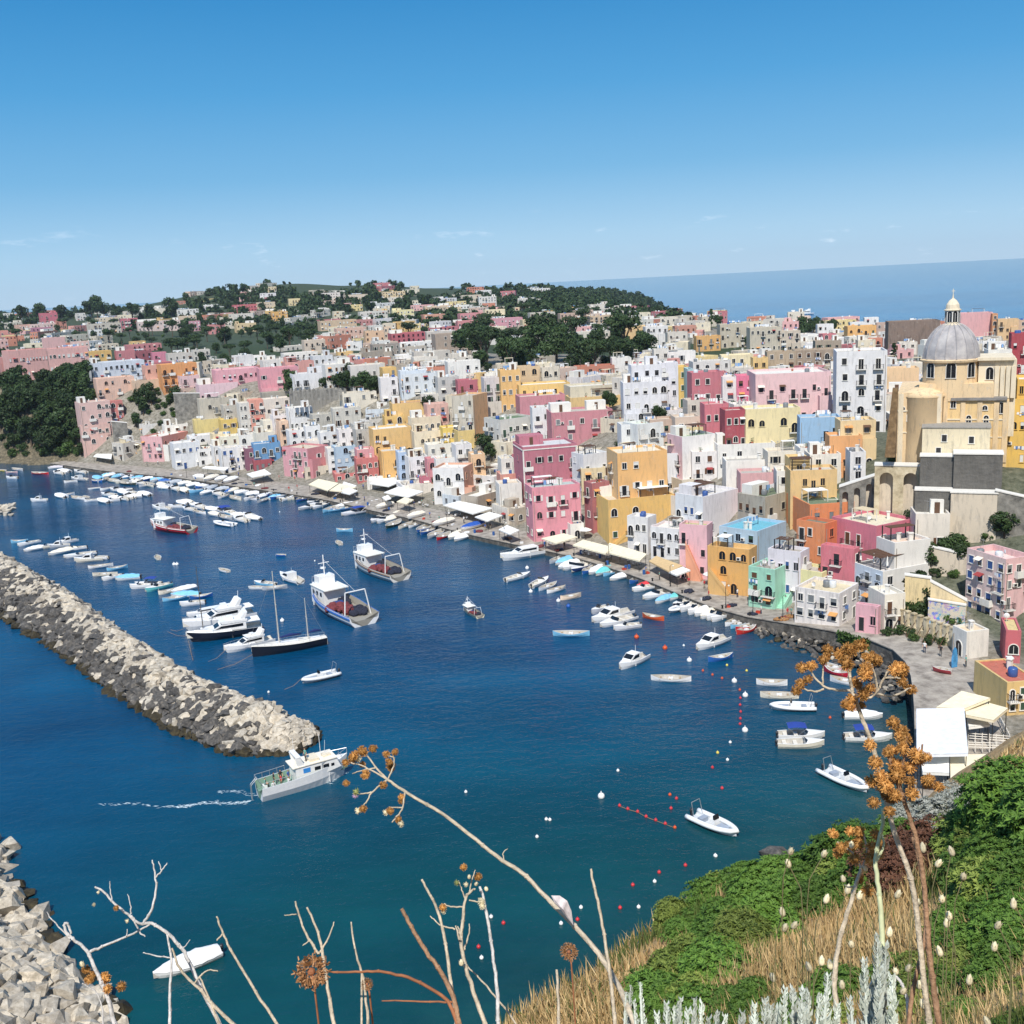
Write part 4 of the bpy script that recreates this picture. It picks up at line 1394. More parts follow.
    ('K6',950,950,1024,312,None,10,(200,100,120),{}),
    ('K6',760,760,950,300,None,9,(214,196,168),{}),
    ('K6',700,700,800,395,None,7,(228,228,230),{}),
    ('K6',30,30,110,262,None,9,(226,222,216),{}),
    ('K6',600,600,670,262,None,9,(230,224,222),{}),
    # --- A far
    ('A',484,484,550,195,None,9,(204,96,116),{}),
    ('A',550,550,720,208,None,8,(222,196,192),{}),
    ('A',715,715,785,185,None,10,(226,200,170),{}),
    ('A',760,760,800,205,None,9,(216,150,170),{}),
    ('A',832,832,900,220,None,8,(214,130,132),{}),
    ('A',880,880,930,190,None,8,(222,212,190),{}),
    ('A',935,935,1024,145,None,9,(208,100,108),{}),
    ('A',945,945,1024,215,None,8,(228,200,150),{}),
]
for t,xL,xC,xR,yt,yb,h,col,kw in HZ:
    kw = dict(kw)
    r_ = house(t,xL,xC,xR,yt,yb=yb,h=h,col=col,**kw)
    if r_ is None:
        print('MISS',t,xL,yt)
        continue
    _,a,bb,hh,yaw,C = r_
    if DEBUG and (hh > 22 or hh < 3 or a > 45 or bb > 40 or a < 1.5 or bb < 1.5):
        print('ODD',t,xL,xC,xR,yt,'a%.1f b%.1f h%.1f d%.0f' % (a,bb,hh,math.hypot(C[0],C[1])))
# ------------------------------------------------------------ filler houses
BEHIND = [(x0,y0,x1,y1) for x0,y0,x1,y1 in BOXES]
HD = [math.hypot(r_[0].location[0],r_[0].location[1]) for r_ in HOUSES]
PALW = [(232,228,220),(224,214,198),(210,198,178),(236,234,232),(206,200,192),(228,216,190),(224,220,226),
        (230,228,230),(222,214,204)]
PALC = [(230,170,172),(232,190,110),(226,150,140),(236,212,140),(206,110,122),(226,196,178),(214,130,100),(200,212,226),
        (190,176,158),(170,158,144)]
def filler(x,y,a,b,hmax,rr,colr,hmin=2.6,clear=.2):
    z = terrain(x,y)
    d = math.hypot(x,y)
    for fx,fy,fr in FOOT:
        if abs(fx - x) < 30 and abs(fy - y) < 30 and math.hypot(fx - x,fy - y) < fr + max(a,b) * .5 + clear:
            return False
    C = (x,y,z)
    px,pyb = proj(C)
    k = FPX / d
    xl,xr = px - a * k * .55,px + a * k * .55
    if xr < -20 or xl > 1045:
        return False
    h = rr.uniform(hmin,hmax)
    # keep the recognisable houses behind in view
    allowed = 1e9
    for (bx0,by0,bx1,by1),hd in zip(BEHIND,HD):
        if hd > d and bx0 < xr - 2 and bx1 > xl + 2:
            lim = by0 + .62 * (by1 - by0)
            allowed = min(allowed,(pyb - lim) / k) if pyb > by0 else allowed
    h = min(h,allowed)
    if h < hmin:
        return False
    yaw = math.degrees(rr.choice([rr.uniform(-.25,.25),rr.uniform(.3,.9)]))
    root = house('X',px - a * k / 2,px - a * k / 2,px + a * k / 2,proj((x,y,z + h))[1],h=h,col=colr,yaw=yaw,b=b,
                 F=dict(miss=.3,arch=rr.choice([0,0,.4])),Lf=dict(miss=.3),t0=max(60,d - 30),dirt=.7)
    return root is not None
rr = random.Random(5)
n = 0
for _ in range(6500):
    px = rr.uniform(80,1000)
    py = rr.uniform(345,560)
    q = ground(px,py,0,130)
    if q is None:
        continue
    x,y = q[0],q[1]
    s,par = coast([x],[y])
    s = s[0]
    d = math.hypot(x,y)
    if s < par[0,1] + 3 or s > 190 or d > 560 or x < -150:
        continue
    if x > 62 and y < 235 and s > 20:
        continue
    if inpoly(px,py,NOBUILD):
        continue
    colr = rr.choice(PALW) if rr.random() < .66 else rr.choice(PALC)
    if filler(x,y,rr.uniform(5.5,10),rr.uniform(5,8),8.5 if s < 90 else 6.5,rr,colr):
        n += 1
    if n > 400:
        break
print('near fillers',n)
n2 = 0
for _ in range(5000):
    px = rr.uniform(0,1024)
    py = rr.uniform(289,352)
    q = ground(px,py,0,420)
    if q is None:
        continue
    x,y = q[0],q[1]
    d = math.hypot(x,y)
    s,par = coast([x],[y])
    if s[0] < 30 or inpoly(px,py,NOBUILD) or px > 1000:
        continue
    if d > 1150 and rr.random() < .6:
        continue
    sc = 1 if d < 900 else 1.35
    if px > 545 and px < 680 and py < 312:
        continue
    if filler(x,y,rr.uniform(8,20) * sc,rr.uniform(7,10),8.5,rr,rr.choice(PALW + PALC[:7]),clear=3 if d < 900 else 6):
        n2 += 1
    if n2 > 240:
        break
print('far fillers',n2)
# keep the 300 that show largest as single houses and melt the rest into one built-up mass
def melt(roots,name,label):
    mb = MB()
    mats = []
    midx = {}
    def walk(o,mat):
        m = mat @ Matrix.Translation(o.location) @ o.rotation_euler.to_matrix().to_4x4()
        if o.data:
            me = o.data
            vs = [m @ v.co for v in me.vertices]
            off = len(mb.v)
            mb.v.extend([tuple(v) for v in vs])
            ids = []
            for k in me.materials:
                if k.name not in midx:
                    midx[k.name] = len(mats)
                    mats.append(k)
                ids.append(midx[k.name])
            for p in me.polygons:
                mb.f.append([off + i for i in p.vertices])
                mb.mi.append(ids[p.material_index])
                mb.sm.append(p.use_smooth)
        for c in KIDS.get(o.session_uid,[]):
            walk(c,m)
        dead.append(o)
    dead = []
    for r_ in roots:
        walk(r_,Matrix.Identity(4))
    bpy.data.batch_remove(dead)
    return link(name,mb.mesh(name,mats),None,kind='stuff',label=label,cat='houses')
area = []
for (root,a,b,h,yaw,col,label) in HOUSES:
    d = math.hypot(root.location[0],root.location[1])
    area.append((a * h / d / d * (100 if label else 1),root))
area.sort(key=lambda q: -q[0])
gone = [r_ for _,r_ in area[300:]]
gset = {g.name for g in gone}
PENDING = [p for p in PENDING if p[0].name not in gset]
HOUSES = [h_ for h_ in HOUSES if h_[0].name not in gset]
melt(gone,'far_houses','small pale and pink houses crowding the town and the hills behind the nearer ones')
# ------------------------------------------------------------ quay
QSTONE = stone('quay_stone',(120,112,104),(160,152,142),(188,180,168),.6,.5)
WALLST = stone('sea_wall_stone',(62,58,54),(98,94,88),(136,130,122),.8,1.3)
pts = [(c[0],c[1],c[2]) for c in CO[4:24]]
# resample
fine = []
for a,b in zip(pts[:-1],pts[1:]):
    nseg = max(1,int(math.dist(a[:2],b[:2]) / 5))
    for k in range(nseg):
        f = k / nseg
        fine.append([a[i] * (1 - f) + b[i] * f for i in range(3)])
fine.append(list(pts[-1]))
fine = np.array(fine)
for _ in range(2):
    fine[1:-1] = (fine[:-2] + fine[1:-1] * 2 + fine[2:]) / 4
tan = np.gradient(fine[:,:2],axis=0)
tan /= np.linalg.norm(tan,axis=1)[:,None]
nrm = np.stack([-tan[:,1],tan[:,0]],1)     # inland side is to the left going from the far end to the near end
mid = fine[len(fine) // 2,:2] + nrm[len(fine) // 2] * 5
if coast([mid[0]],[mid[1]])[0][0] < 0:
    nrm = -nrm
mb = MB()
n = len(fine)
rows = []
for off,dz in ((0,-5.5),(0,-.12),(-.15,-.12),(-.15,.03),(.6,.03),(.62,0.0),(11,.0),(11,-1.2)):
    rows.append(np.concatenate([fine[:,:2] + nrm * off,(fine[:,2] + dz)[:,None]],1))
vs = np.concatenate(rows)
for r_ in range(len(rows) - 1):
    mb.c = 1 if r_ == 0 else 0
    fs = [(r_ * n + i,(r_ + 1) * n + i,(r_ + 1) * n + i + 1,r_ * n + i + 1) for i in range(n - 1)]
    if r_ == 0:
        mb.add(vs,fs)
    else:
        for f in fs:
            mb.f.append(list(f))
            mb.mi.append(0)
            mb.sm.append(False)
link('quay',mb.mesh('quay',[QSTONE,WALLST]),kind='structure')
QF,QN,QT = fine,nrm,tan
def quay_at(px):
    i = int(np.argmin([abs(proj(q)[0] - px) + (0 if k < len(QF) - 12 else 500) for k,q in enumerate(QF)]))
    return QF[i],QN[i],QT[i]
# ------------------------------------------------------------ domed church
def local_frame(t,zx,zy,dist):
    px,py = TP(t,zx,zy)
    d = ray(px,py)
    k = dist / math.hypot(d[0],d[1])
    p = CAM + d * k
    return p,-math.atan2(p[0],p[1])
def zat(t,zx,zy,dist):
    return local_frame(t,zx,zy,dist)[0][2]
CD = 212.0
cpos,crz = local_frame('E',690,400,CD)
base_z = terrain(cpos[0],cpos[1]) - 4
church = thing('domed_church','yellow baroque church with a ribbed grey dome and a cream lantern above the harbour','church',(cpos[0],cpos[1],base_z),crz)
def E2(zx,zy,yo=0.0):
    """tile E position to church frame x and z at depth yo beyond the dome axis"""
    dist = CD + yo
    px,py = TP('E',zx,zy)
    d = ray(px,py)
    # intersect with the plane local y = yo
    c,s_ = math.cos(-crz),math.sin(-crz)
    ny = np.array([math.sin(-crz),math.cos(-crz),0])
    k = (cpos @ ny + yo - CAM @ ny) / (d @ ny)
    p = CAM + d * k
    nx = np.array([math.cos(crz),math.sin(crz),0])
    return float((p - cpos) @ nx),float(p[2] - base_z)
_n = NT('dark_netting')
_c = _n.mix(_n.noise(_n.pos((1,1,.12)),.9,5,.75),_n.ramp(_n.noise(_n.pos((.5,.5,2)),1.4,5,.7),[(.35,(.02,.02,.022)),(.65,(.1,.098,.094))]),(.2,.19,.17))
_n.bump(_n.noise(_n.pos((.6,.6,.3)),1.2,4,.7),.8,.4)
_n.l(_c,_n.b.inputs['Base Color'])
_n.b.inputs['Roughness'].default_value = .95
DARKNET_ = _n.m
CCR = plaster((234,202,152),.9)
CYE = plaster((236,198,128),.9)
CTR = plaster((238,222,192),.6)
DOMEM = stone('dome_lead_grey',(150,148,150),(176,172,172),(200,196,192),.5,.3)
def cbox(name,x0,x1,yt,yb,y0,y1,mat,parent=church,ref=None):
    a,zt = E2(x0,yt,y0)
    b,zb = E2(x1,yb,y0)
    m = MB()
    m.box(a,y0,zb,b,y1,zt)
    return link(name,m.mesh(name,mat),parent)
_,zc = E2(690,405,0)
_,zdt = E2(690,245,0)
_,zdb = E2(690,525,-5)
rD = (E2(822,400)[0] - E2(557,400)[0]) / 2
m = MB()
m.smooth = True
m.lathe([(rD * .97,zdb - 3),(rD * .97,zc - .5)],40)
m.smooth = False
m.lathe([(rD * .97,zc - .5),(rD * 1.06,zc - .35),(rD * 1.08,zc),(rD * .98,zc + .15),(rD * .5,zc + .15)],40)
link('drum',m.mesh('drum',CCR),church)
m = MB()
m.smooth = True
hD = zdt - zc
prof = [(rD * .99 * math.cos(t) ** .95,zc + .15 + hD * math.sin(t) ** 1.05) for t in [math.pi / 2 * .93 * i / 12 for i in range(13)]]
vs = []
N = 64
for r_,z in prof:
    for k in range(N):
        t = 2 * math.pi * k / N
        sc = 1 - .022 * abs(math.cos(t * 8)) ** .5
        vs.append((r_ * sc * math.cos(t),r_ * sc * math.sin(t),z))
fs = [(i * N + k,i * N + (k + 1) % N,(i + 1) * N + (k + 1) % N,(i + 1) * N + k) for i in range(12) for k in range(N)]
m.add(vs,fs)
dome = link('dome',m.mesh('dome',DOMEM),church)
for k in range(16):
    t = 2 * math.pi * k / 16 + math.pi / 16
    rb = MB()
    rb.tube([(r_ * math.cos(t),r_ * math.sin(t),z + .02) for r_,z in prof],.13,4)
    link('rib',rb.mesh('rib',DOMEM),dome)
_,zl0 = E2(690,250)
_,zl1 = E2(690,180)
_,zl2 = E2(690,130)
_,zl3 = E2(690,86)
rL = (E2(733,200)[0] - E2(660,200)[0]) / 2
m = MB()
m.lathe([(rL * 1.3,zl0 - .6),(rL * 1.3,zl0 + .1),(rL * .9,zl0 + .2),(rL * .9,zl1 - .3),(rL * 1.12,zl1 - .15),(rL * 1.1,zl1),(rL * .85,zl1 + .1)],8)
m.lathe([(rL * .9,zl1 + .05),(rL * .82,zl1 + (zl2 - zl1) * .45),(rL * .5,zl1 + (zl2 - zl1) * .8),(.18,zl2),(.1,zl2 + .5),(.02,zl3 - .6)],16)
m.box(-.05,-.05,zl3 - .9,.05,.05,zl3)
m.box(-.32,-.04,zl3 - .45,-.051,.04,zl3 - .35)
m.box(.051,-.04,zl3 - .45,.32,.04,zl3 - .35)
lan = link('lantern',m.mesh('lantern',CTR),church)
for k in range(8):
    t = 2 * math.pi * (k + .5) / 8
    w_ = window_mesh('doorarch',.8,(zl1 - zl0) * .75,'none',0)
    r_ = rL * .9 * math.cos(math.pi / 8)
    link('arched_window',w_,lan,(r_ * math.cos(t),r_ * math.sin(t),zl0 + .5),t + math.pi / 2)
for k in range(8):
    t = -math.pi / 2 + 2 * math.pi * k / 8 + .02
    w_ = window_mesh('winarch',1.6,2.8,'none',0)
    link('arched_window',w_,church,(rD * .965 * math.cos(t),rD * .965 * math.sin(t),zdb + (zc - zdb) * .28),t + math.pi / 2)
# bodies
cbox('nave',447,640,562,900,-6,14,CCR)
cbox('crossing',545,870,522,900,-4.2,12,CCR)
ap = MB()
ap.smooth = True
ax_,az_ = E2(562,570,-6)
ap.lathe([(3.9,0),(3.9,az_ - .6),(4.1,az_ - .4),(3.0,az_ + .5),(1.6,az_ + 1.0),(0,az_ + 1.2)],28,ax_,-3.2)
link('apse',ap.mesh('apse',CCR),church)
cbox('transept',650,942,596,900,-4.6,6,CYE)
cbox('transept_roof',690,948,586,596,-5.1,6.2,stone('slate_roof',(110,106,104),(136,132,128),(160,156,150),.7,.6))
cbox('side_tower',818,975,412,760,-2,7,CTR)
for zx in (892,918,944,968):
    cbox('pilaster',zx,zx + 12,440,585,-2.6,-2.02,CTR)
cbox('cornice',812,982,402,412,-2.8,7.3,CTR)
for zx,zy,hh in ((866,500,2.2),(915,655,2.0)):
    x,z = E2(zx,zy,-2.02 if zy < 600 else -4.62)
    link('arched_window',window_mesh('winarch',1.2,hh,'none',0),church,(x,-2.0 if zy < 600 else -4.6,z))
for zx,zy in ((632,640),(845,640),(470,640)):
    x,z = E2(zx,zy,-4.65)
    link('round_window',window_mesh('winarch',.8,.8,'none',0),church,(x,-6.0 if zx < 640 else -4.6,z))
cr_,crt = E2(395,545,-12),E2(447,745,-12)
bt = MB()
x0,z0 = E2(392,748,-11)
x1,z1 = E2(446,545,-11)
bt.add([(x0,-13,z0 - 4),(x1,-13,z0 - 4),(x1,-8.1,z0 - 4),(x0,-8.1,z0 - 4),(x0 + .9,-9.5,z1),(x1,-9.5,z1),(x1,-8.1,z1),(x0 + .9,-8.1,z1)],
       [(0,1,5,4),(1,2,6,5),(2,3,7,6),(3,0,4,7),(4,5,6,7)])
link('buttress',bt.mesh('buttress',stone('dark_buttress',(84,66,44),(120,96,66),(150,124,90),.9,.9)),church)
for zx0,zx1,zy in ((447,640,640),(650,942,680),(650,942,760),(447,640,740)):
    yy = -6 if zx0 < 600 else -4.6
    cbox('string_course',zx0 - 1,zx1 + 1,zy,zy + 7,yy - .12,yy - .003,CTR)
for zx in (655,735,812,888,930):
    cbox('pilaster',zx,zx + 11,600,880,-4.78,-4.603,CCR)
for zx in (452,622):
    cbox('pilaster',zx,zx + 14,566,880,-6.2,-6.003,CTR)
for zx,zy in ((500,690),(770,700),(850,700),(700,630)):
    yy = -6 if zx < 600 else -4.6
    x,z = E2(zx,zy,yy)
    link('arched_window',window_mesh('winarch',.8,1.4,'none',0),church,(x,yy,z))
def church_block(name,label,cat,zx0,zx1,zt,zb,y0,y1,mat,t='E',wins=(),roof=None):
    """free-standing block given by its picture outline, at depth y0 in front of the church axis"""
    X0,Y0_ = TP(t,zx0,zt)
    X1,Y1_ = TP(t,zx1,zb)
    e = TILES['E']
    a,zt_ = E2((X0 - e[0]) * e[2],(Y0_ - e[1]) * e[2],y0)
    b,zb_ = E2((X1 - e[0]) * e[2],(Y1_ - e[1]) * e[2],y0)
    c = Matrix.Translation(church.location) @ Matrix.Rotation(crz,4,'Z') @ Vector(((a + b) / 2,(y0 + y1) / 2,zb_))
    o = thing(name,label,cat,c,crz)
    w_,d_,h_ = (b - a) / 2,(y1 - y0) / 2,zt_ - zb_
    m = MB()
    m.box(-w_,-d_,-6,w_,d_,h_)
    link('wall',m.mesh('wall',mat),o)
    m = MB()
    m.box(-w_ - .15,-d_ - .15,h_ + .003,w_ + .15,d_ + .15,h_ + .2)
    link('roof' if roof else 'coping',m.mesh('coping',roof or TRIM),o)
    for fx,fz,k in wins:
        link('window',window_mesh(k,.9,1.3,'dark',1),o,(-w_ + 2 * w_ * fx,-d_,h_ * fz))
    return o
church_block('house','stained beige house with two dark windows directly below the church','house',560,865,722,862,-11,-5.2,plaster((218,204,170),1.0),wins=((.33,.55,'win'),(.73,.5,'win'),(.25,.12,'win')),roof=plaster((150,146,140),.9))
church_block('net_wall','terrace wall hung with dark netting under the beige house','wall',590,728,70,190,-14.5,-11.3,DARKNET_,'I')
church_block('net_wall','taller terrace wall hung with dark netting beside the yellow house','wall',731,930,60,205,-15.5,-11.3,DARKNET_,'I')
church_block('net_wall','lower dark mesh wall with a lamp under the left dark netting','wall',568,718,212,282,-17.5,-14.8,DARKNET_,'I')
church_block('retaining_wall','smooth beige retaining wall below the right dark netting','wall',718,905,222,400,-18.5,-15.8,plaster((206,192,172),.9),'I')
# ------------------------------------------------------------ walls, viaduct, nets
def wall_between(name,label,p,q,zt0,zt1,th,mat,cat='wall',base=-3.0,arches=0,group=None,half=.3):
    """wall from p to q (x, y, z ground) with height above ground zt0..zt1 and tall arched niches"""
    p = np.array(p,float)
    q = np.array(q,float)
    d = q - p
    L_ = math.hypot(d[0],d[1])
    rz = math.atan2(d[1],d[0])
    o = thing(name,label,cat,p,rz,group)
    m = MB()
    def zb(x):
        return (q[2] - p[2]) * x / L_
    def ht(x):
        return zb(x) + zt0 + (zt1 - zt0) * x / L_
    if arches == 0:
        m.xprism([(0,base),(L_,base + zb(L_)),(L_,ht(L_)),(0,ht(0))],0,th)
    else:
        wseg = L_ / arches
        hw = wseg * half
        m.c = 1
        m.xprism([(0,base),(L_,base),(L_,ht(L_) - .5),(0,ht(0) - .5)],th * .6,th)
        m.c = 0
        for k in range(arches):
            c = wseg * (k + .5)
            x0,x1 = wseg * k,wseg * (k + 1)
            m.xprism([(x0,base),(c - hw,base),(c - hw,ht(c - hw)),(x0,ht(x0))],0,th * .6)
            m.xprism([(c + hw,base),(x1,base),(x1,ht(x1)),(c + hw,ht(c + hw))],0,th * .6)
            zs = ht(c) - 1.2 - hw
            prev = None
            for i in range(11):
                t = math.pi - math.pi * i / 10
                pt = (c + hw * math.cos(t),zs + hw * math.sin(t))
                if prev:
                    m.xprism([prev,pt,(pt[0],ht(pt[0])),(prev[0],ht(prev[0]))],0,th * .6)
                prev = pt
    link('wall',m.mesh(name,mat if isinstance(mat,list) else [mat]),o)
    cp = MB()
    cp.xprism([(-.1,ht(0) + .003),(L_ + .1,ht(L_) + .003),(L_ + .1,ht(L_) + .2),(-.1,ht(0) + .2)],-.12,th + .12)
    link('coping',cp.mesh('coping',[TRIM]),o)
    return o
def GR(t,zx,zy,h=0.0,t0=60):
    q = ground(*TP(t,zx,zy),h,t0)
    return np.array([q[0],q[1],q[2] - h])
CREAMST = stone('cream_masonry',(150,136,110),(198,184,154),(222,210,184),.5,.7)
GREYST = stone('grey_masonry',(92,90,86),(132,129,122),(160,156,148),.7,1.0)
BEIGE = plaster((206,192,172),.9)
DARKNET = simple('dark_netting',(56,56,58),.9,.35,1.3,bump=.4)
def wall_px(name,label,t,x0,x1,ytop,h,mat,th=1.5,cat='wall',arches=0,dy=0,half=.3,t0=60):
    a = GR(t,x0,ytop,h,t0)
    b = GR(t,x1,ytop + dy,h,t0)
    zc_ = min(a[2],b[2])
    ha,hb = h + a[2] - zc_,h + b[2] - zc_
    # keep the wall straight in plan at the nearer end's distance
    da,db = math.hypot(a[0],a[1]),math.hypot(b[0],b[1])
    dm = (da + db) / 2
    a = local_frame(t,x0,ytop,dm)[0]
    b = local_frame(t,x1,ytop + dy,dm)[0]
    za,zb = a[2] - h,b[2] - h
    return wall_between(name,label,(a[0],a[1],za),(b[0],b[1],zb),h,h,th,mat,cat,-6,arches,half=half)
wall_px('arched_viaduct','cream masonry viaduct with tall deep arches below the church terrace','I',398,600,108,11,[CREAMST,BEIGE],3,'viaduct',2,4,.28)
wall_px('arched_wall','low stone terrace wall with arches left of the cream viaduct','I',250,400,200,7,[GREYST,BEIGE],2,'wall',3,-50,.25)
wall_px('retaining_wall','grey stone ramp wall right of the smooth beige retaining wall','I',906,1080,214,7,GREYST,1.4,'wall',dy=40)
wall_px('retaining_wall','long low beige wall stepping down behind the white houses','K4',500,720,262,4,BEIGE,1.0,'wall',dy=50)
wall_px('garden_wall','sunlit sandy yellow garden wall above the round dark tree','K4',362,505,420,6,plaster((232,208,150),.8),1,'wall',dy=20)
wall_px('garden_wall','sandy yellow garden wall running down to the painted wall','K4',505,705,455,5,plaster((222,200,152),.8),1,'wall',dy=110)
mural = NT('mural_paint')
vv = mural.n('ShaderNodeTexVoronoi')
vv.inputs['Scale'].default_value = 1.1
mural.l(mural.pos(),vv.inputs['Vector'])
nf = mural.noise(mural.pos(),1.2,4,.8)
mc = mural.mix(mural.ramp(nf,[(.45,(0,0,0)),(.52,(1,1,1))]),mural.mix(.6,vv.outputs['Color'],(.12,.25,.6)),(.62,.56,.46))
mural.l(mc,mural.b.inputs['Base Color'])
wall_px('mural_wall','low wall covered with blue and black spray-painted shapes','K4',492,700,556,3.6,mural.m,.6,'wall',dy=34)
wall_px('castle_wall','grey stone retaining wall left of the stone arches above the pink waterfront house','K1',596,765,342,10,GREYST,1.5,'wall')
wall_px('retaining_wall','grey stair wall below the salmon house at the left end of the quay','K1',200,300,522,9,GREYST,2,'wall',dy=10)
wall_px('retaining_wall','low beige wall below the dark garden above the left end of the quay','K1',250,395,628,5,CREAMST,1.5,'wall',dy=40)
# toothed top of the bastion
a = GR('K2',455,66,13)
b = GR('K2',800,66,13)
dm = (math.hypot(a[0],a[1]) + math.hypot(b[0],b[1])) / 2 - 2
a = local_frame('K2',455,66,dm)[0]
b = local_frame('K2',800,66,dm)[0]
for k in range(13):
    f = k / 12
    p = a * (1 - f) + b * f
    mm = MB()
    mm.box(-.45,-.4,-3.5,.45,.4,.4)
    mm.lathe([(.35,.4),(.2,.7),(0,.8)],6)
    o = link('merlon',mm.mesh('merlon',GREYST),None,tuple(p),math.atan2(b[1] - a[1],b[0] - a[0]),cat='merlon',group='stone teeth along the bastion')
    pend(o,'stubby stone tooth','on top of the grey bastion')
# pillared garden fence on the quay road and its leaning poles
a = GR('K4',236,690)
b = GR('K4',622,820)
fence = thing('garden_fence','sandy wall with tall square pillars along the quay road','fence',a,math.atan2(b[1] - a[1],b[0] - a[0]))
L_ = math.hypot(*(b - a)[:2])
m = MB()
m.box(0,0,-2,L_,.4,1.3)
link('low_wall',m.mesh('low_wall',CREAMST),fence)
for k in range(12):
    m = MB()
    x = L_ * k / 11
    m.box(x - .25,-.1,-2,x + .25,.45,3.4)
    m.box(x - .35,-.2,3.4,x + .35,.55,3.6)
    link('pillar',m.mesh('pillar',CREAMST),fence)
for k in range(9):
    p = a * (1 - (k + .5) / 9) + b * (k + .5) / 9
    m = MB()
    m.tube([(0,0,0),(.3,1.2,2.2)],.06,5)
    m.tube([(0,0,0),(0,-.05,1.0)],.05,4)
    nn = np.array([b[1] - a[1],-(b[0] - a[0])]) / L_
    q = p[:2] + nn * 1.8
    o = link('wooden_prop',m.mesh('wooden_prop',WOOD),None,(q[0],q[1],terrain(q[0],q[1]) - .05),math.atan2(b[1] - a[1],b[0] - a[0]),cat='prop',group='leaning wooden props before the pillared fence')
    pend(o,'leaning brown wooden prop','before the pillared fence')
# ------------------------------------------------------------ awnings, parasols, lamps, tables
def canopy(name,label,t,pts,z,mat,cat='awning',drop=.25,legs=True,group='awnings along the quay',zg=None):
    W = []
    for i,(zx,zy) in enumerate(pts):
        W.append(at(*TP(t,zx,zy),z + (.35 if i in (1,2) and len(pts) == 4 else 0)))
    W = np.array(W)
    c = W.mean(0)
    g = zg if zg is not None else terrain(c[0],c[1])
    root = thing(name,label,cat,(c[0],c[1],g),0,group)
    m = MB()
    rel = W - np.array([c[0],c[1],g])
    n_ = len(rel)
    # subdivided, slightly sagging cloth
    mid_ = rel.mean(0) - np.array([0,0,.12])
    top = [tuple(v) for v in rel] + [tuple(mid_)]
    bot = [(v[0],v[1],v[2] - .06) for v in top]
    fs = [(i,(i + 1) % n_,n_) for i in range(n_)]
    fs += [((i + 1) % n_ + n_ + 1,i + n_ + 1,2 * n_ + 1) for i in range(n_)]
    fs += [(i,i + n_ + 1,(i + 1) % n_ + n_ + 1,(i + 1) % n_) for i in range(n_)]
    area2 = sum(rel[i][0] * rel[(i + 1) % n_][1] - rel[(i + 1) % n_][0] * rel[i][1] for i in range(n_))
    if area2 < 0:
        fs = [tuple(reversed(f)) for f in fs]
    m.add(top + bot,fs)
    for i in range(n_):      # hanging valance
        p0,p1 = rel[i],rel[(i + 1) % n_]
        m.add([p0,p1,p1 - np.array([0,0,drop]),p0 - np.array([0,0,drop])],[(0,1,2,3)])
    link('canopy',m.mesh('canopy',mat),root)
    if legs:
        for v in rel:
            lg = MB()
            s_ = .94
            gz = terrain(c[0] + v[0] * s_,c[1] + v[1] * s_) - g
            lg.tube([(v[0] * s_,v[1] * s_,max(gz,-5) - .1),(v[0] * s_,v[1] * s_,v[2] - .05)],.05,5)
            link('leg',lg.mesh('leg',IRON),root)
    return root
CW = cloth((238,236,230))
CC = cloth((236,224,196))
CB = cloth((206,178,132))
AW = [('F',[(150,530),(205,500),(322,515),(250,545)],CW,'white double awning on the quay in front of the mustard stair house'),
      ('F',[(225,575),(300,545),(428,570),(350,600)],CW,'wide white awning on the quay between the pale blue and white houses'),
      ('F',[(215,600),(245,588),(262,605),(232,615)],CW,'small square white awning below the wide white one'),
      ('F',[(290,622),(330,600),(378,612),(340,635)],CC,'small cream awning at the edge of the quay boats'),
      ('F',[(530,640),(610,618),(782,655),(680,685)],CW,'large white awning right of the white arched house'),
      ('F',[(690,700),(765,675),(832,692),(755,722)],CW,'square white awning beside the large white one near the landing'),
      ('F',[(812,765),(855,742),(918,768),(870,790)],CW,'small white awning at the corner of the bright pink house'),
      ('F',[(0,552),(20,520),(85,540),(60,556)],CW,'white awning before the rose red terraces'),
      ('F',[(5,575),(45,555),(92,566),(50,585)],CW,'lower white awning before the rose red terraces'),
      ('G',[(212,605),(325,580),(397,598),(285,632)],CC,'cream awning leaning on the bright pink quay house'),
      ('G',[(372,640),(425,612),(575,650),(540,685)],CC,'left half of the long cream awning below the yellow terrace house'),
      ('G',[(542,676),(560,628),(752,685),(715,722)],CC,'right half of the long cream awning below the yellow terrace house'),
      ('G',[(762,722),(800,695),(935,745),(870,778)],CB,'brown reed awning before the white arched windows'),
      ('G',[(865,778),(935,750),(975,768),(905,795)],CW,'small white awning right of the brown reed one'),
      ('K2',[(170,600),(285,570),(328,600),(205,622)],CW,'white awning beside the bright blue house'),
      ('K2',[(566,668),(630,632),(760,660),(690,708)],CC,'left cream awning over the quay before the rose pink house'),
      ('K2',[(700,706),(765,662),(875,684),(800,716)],CC,'right cream awning over the quay before the rose pink house'),
      ('K2',[(768,708),(825,690),(882,708),(822,728)],CW,'little white awning below the two cream ones'),
      ('K1',[(780,818),(810,806),(955,816),(930,832)],CW,'long narrow white awning at the left end of the quay'),
      ('K1',[(85,745),(105,728),(205,728),(200,760)],CW,'square white canopy at the foot of the pink tower house'),
      ]
for t,pts_,mt,lb in AW:
    canopy('awning',lb,t,pts_,3.7,mt)
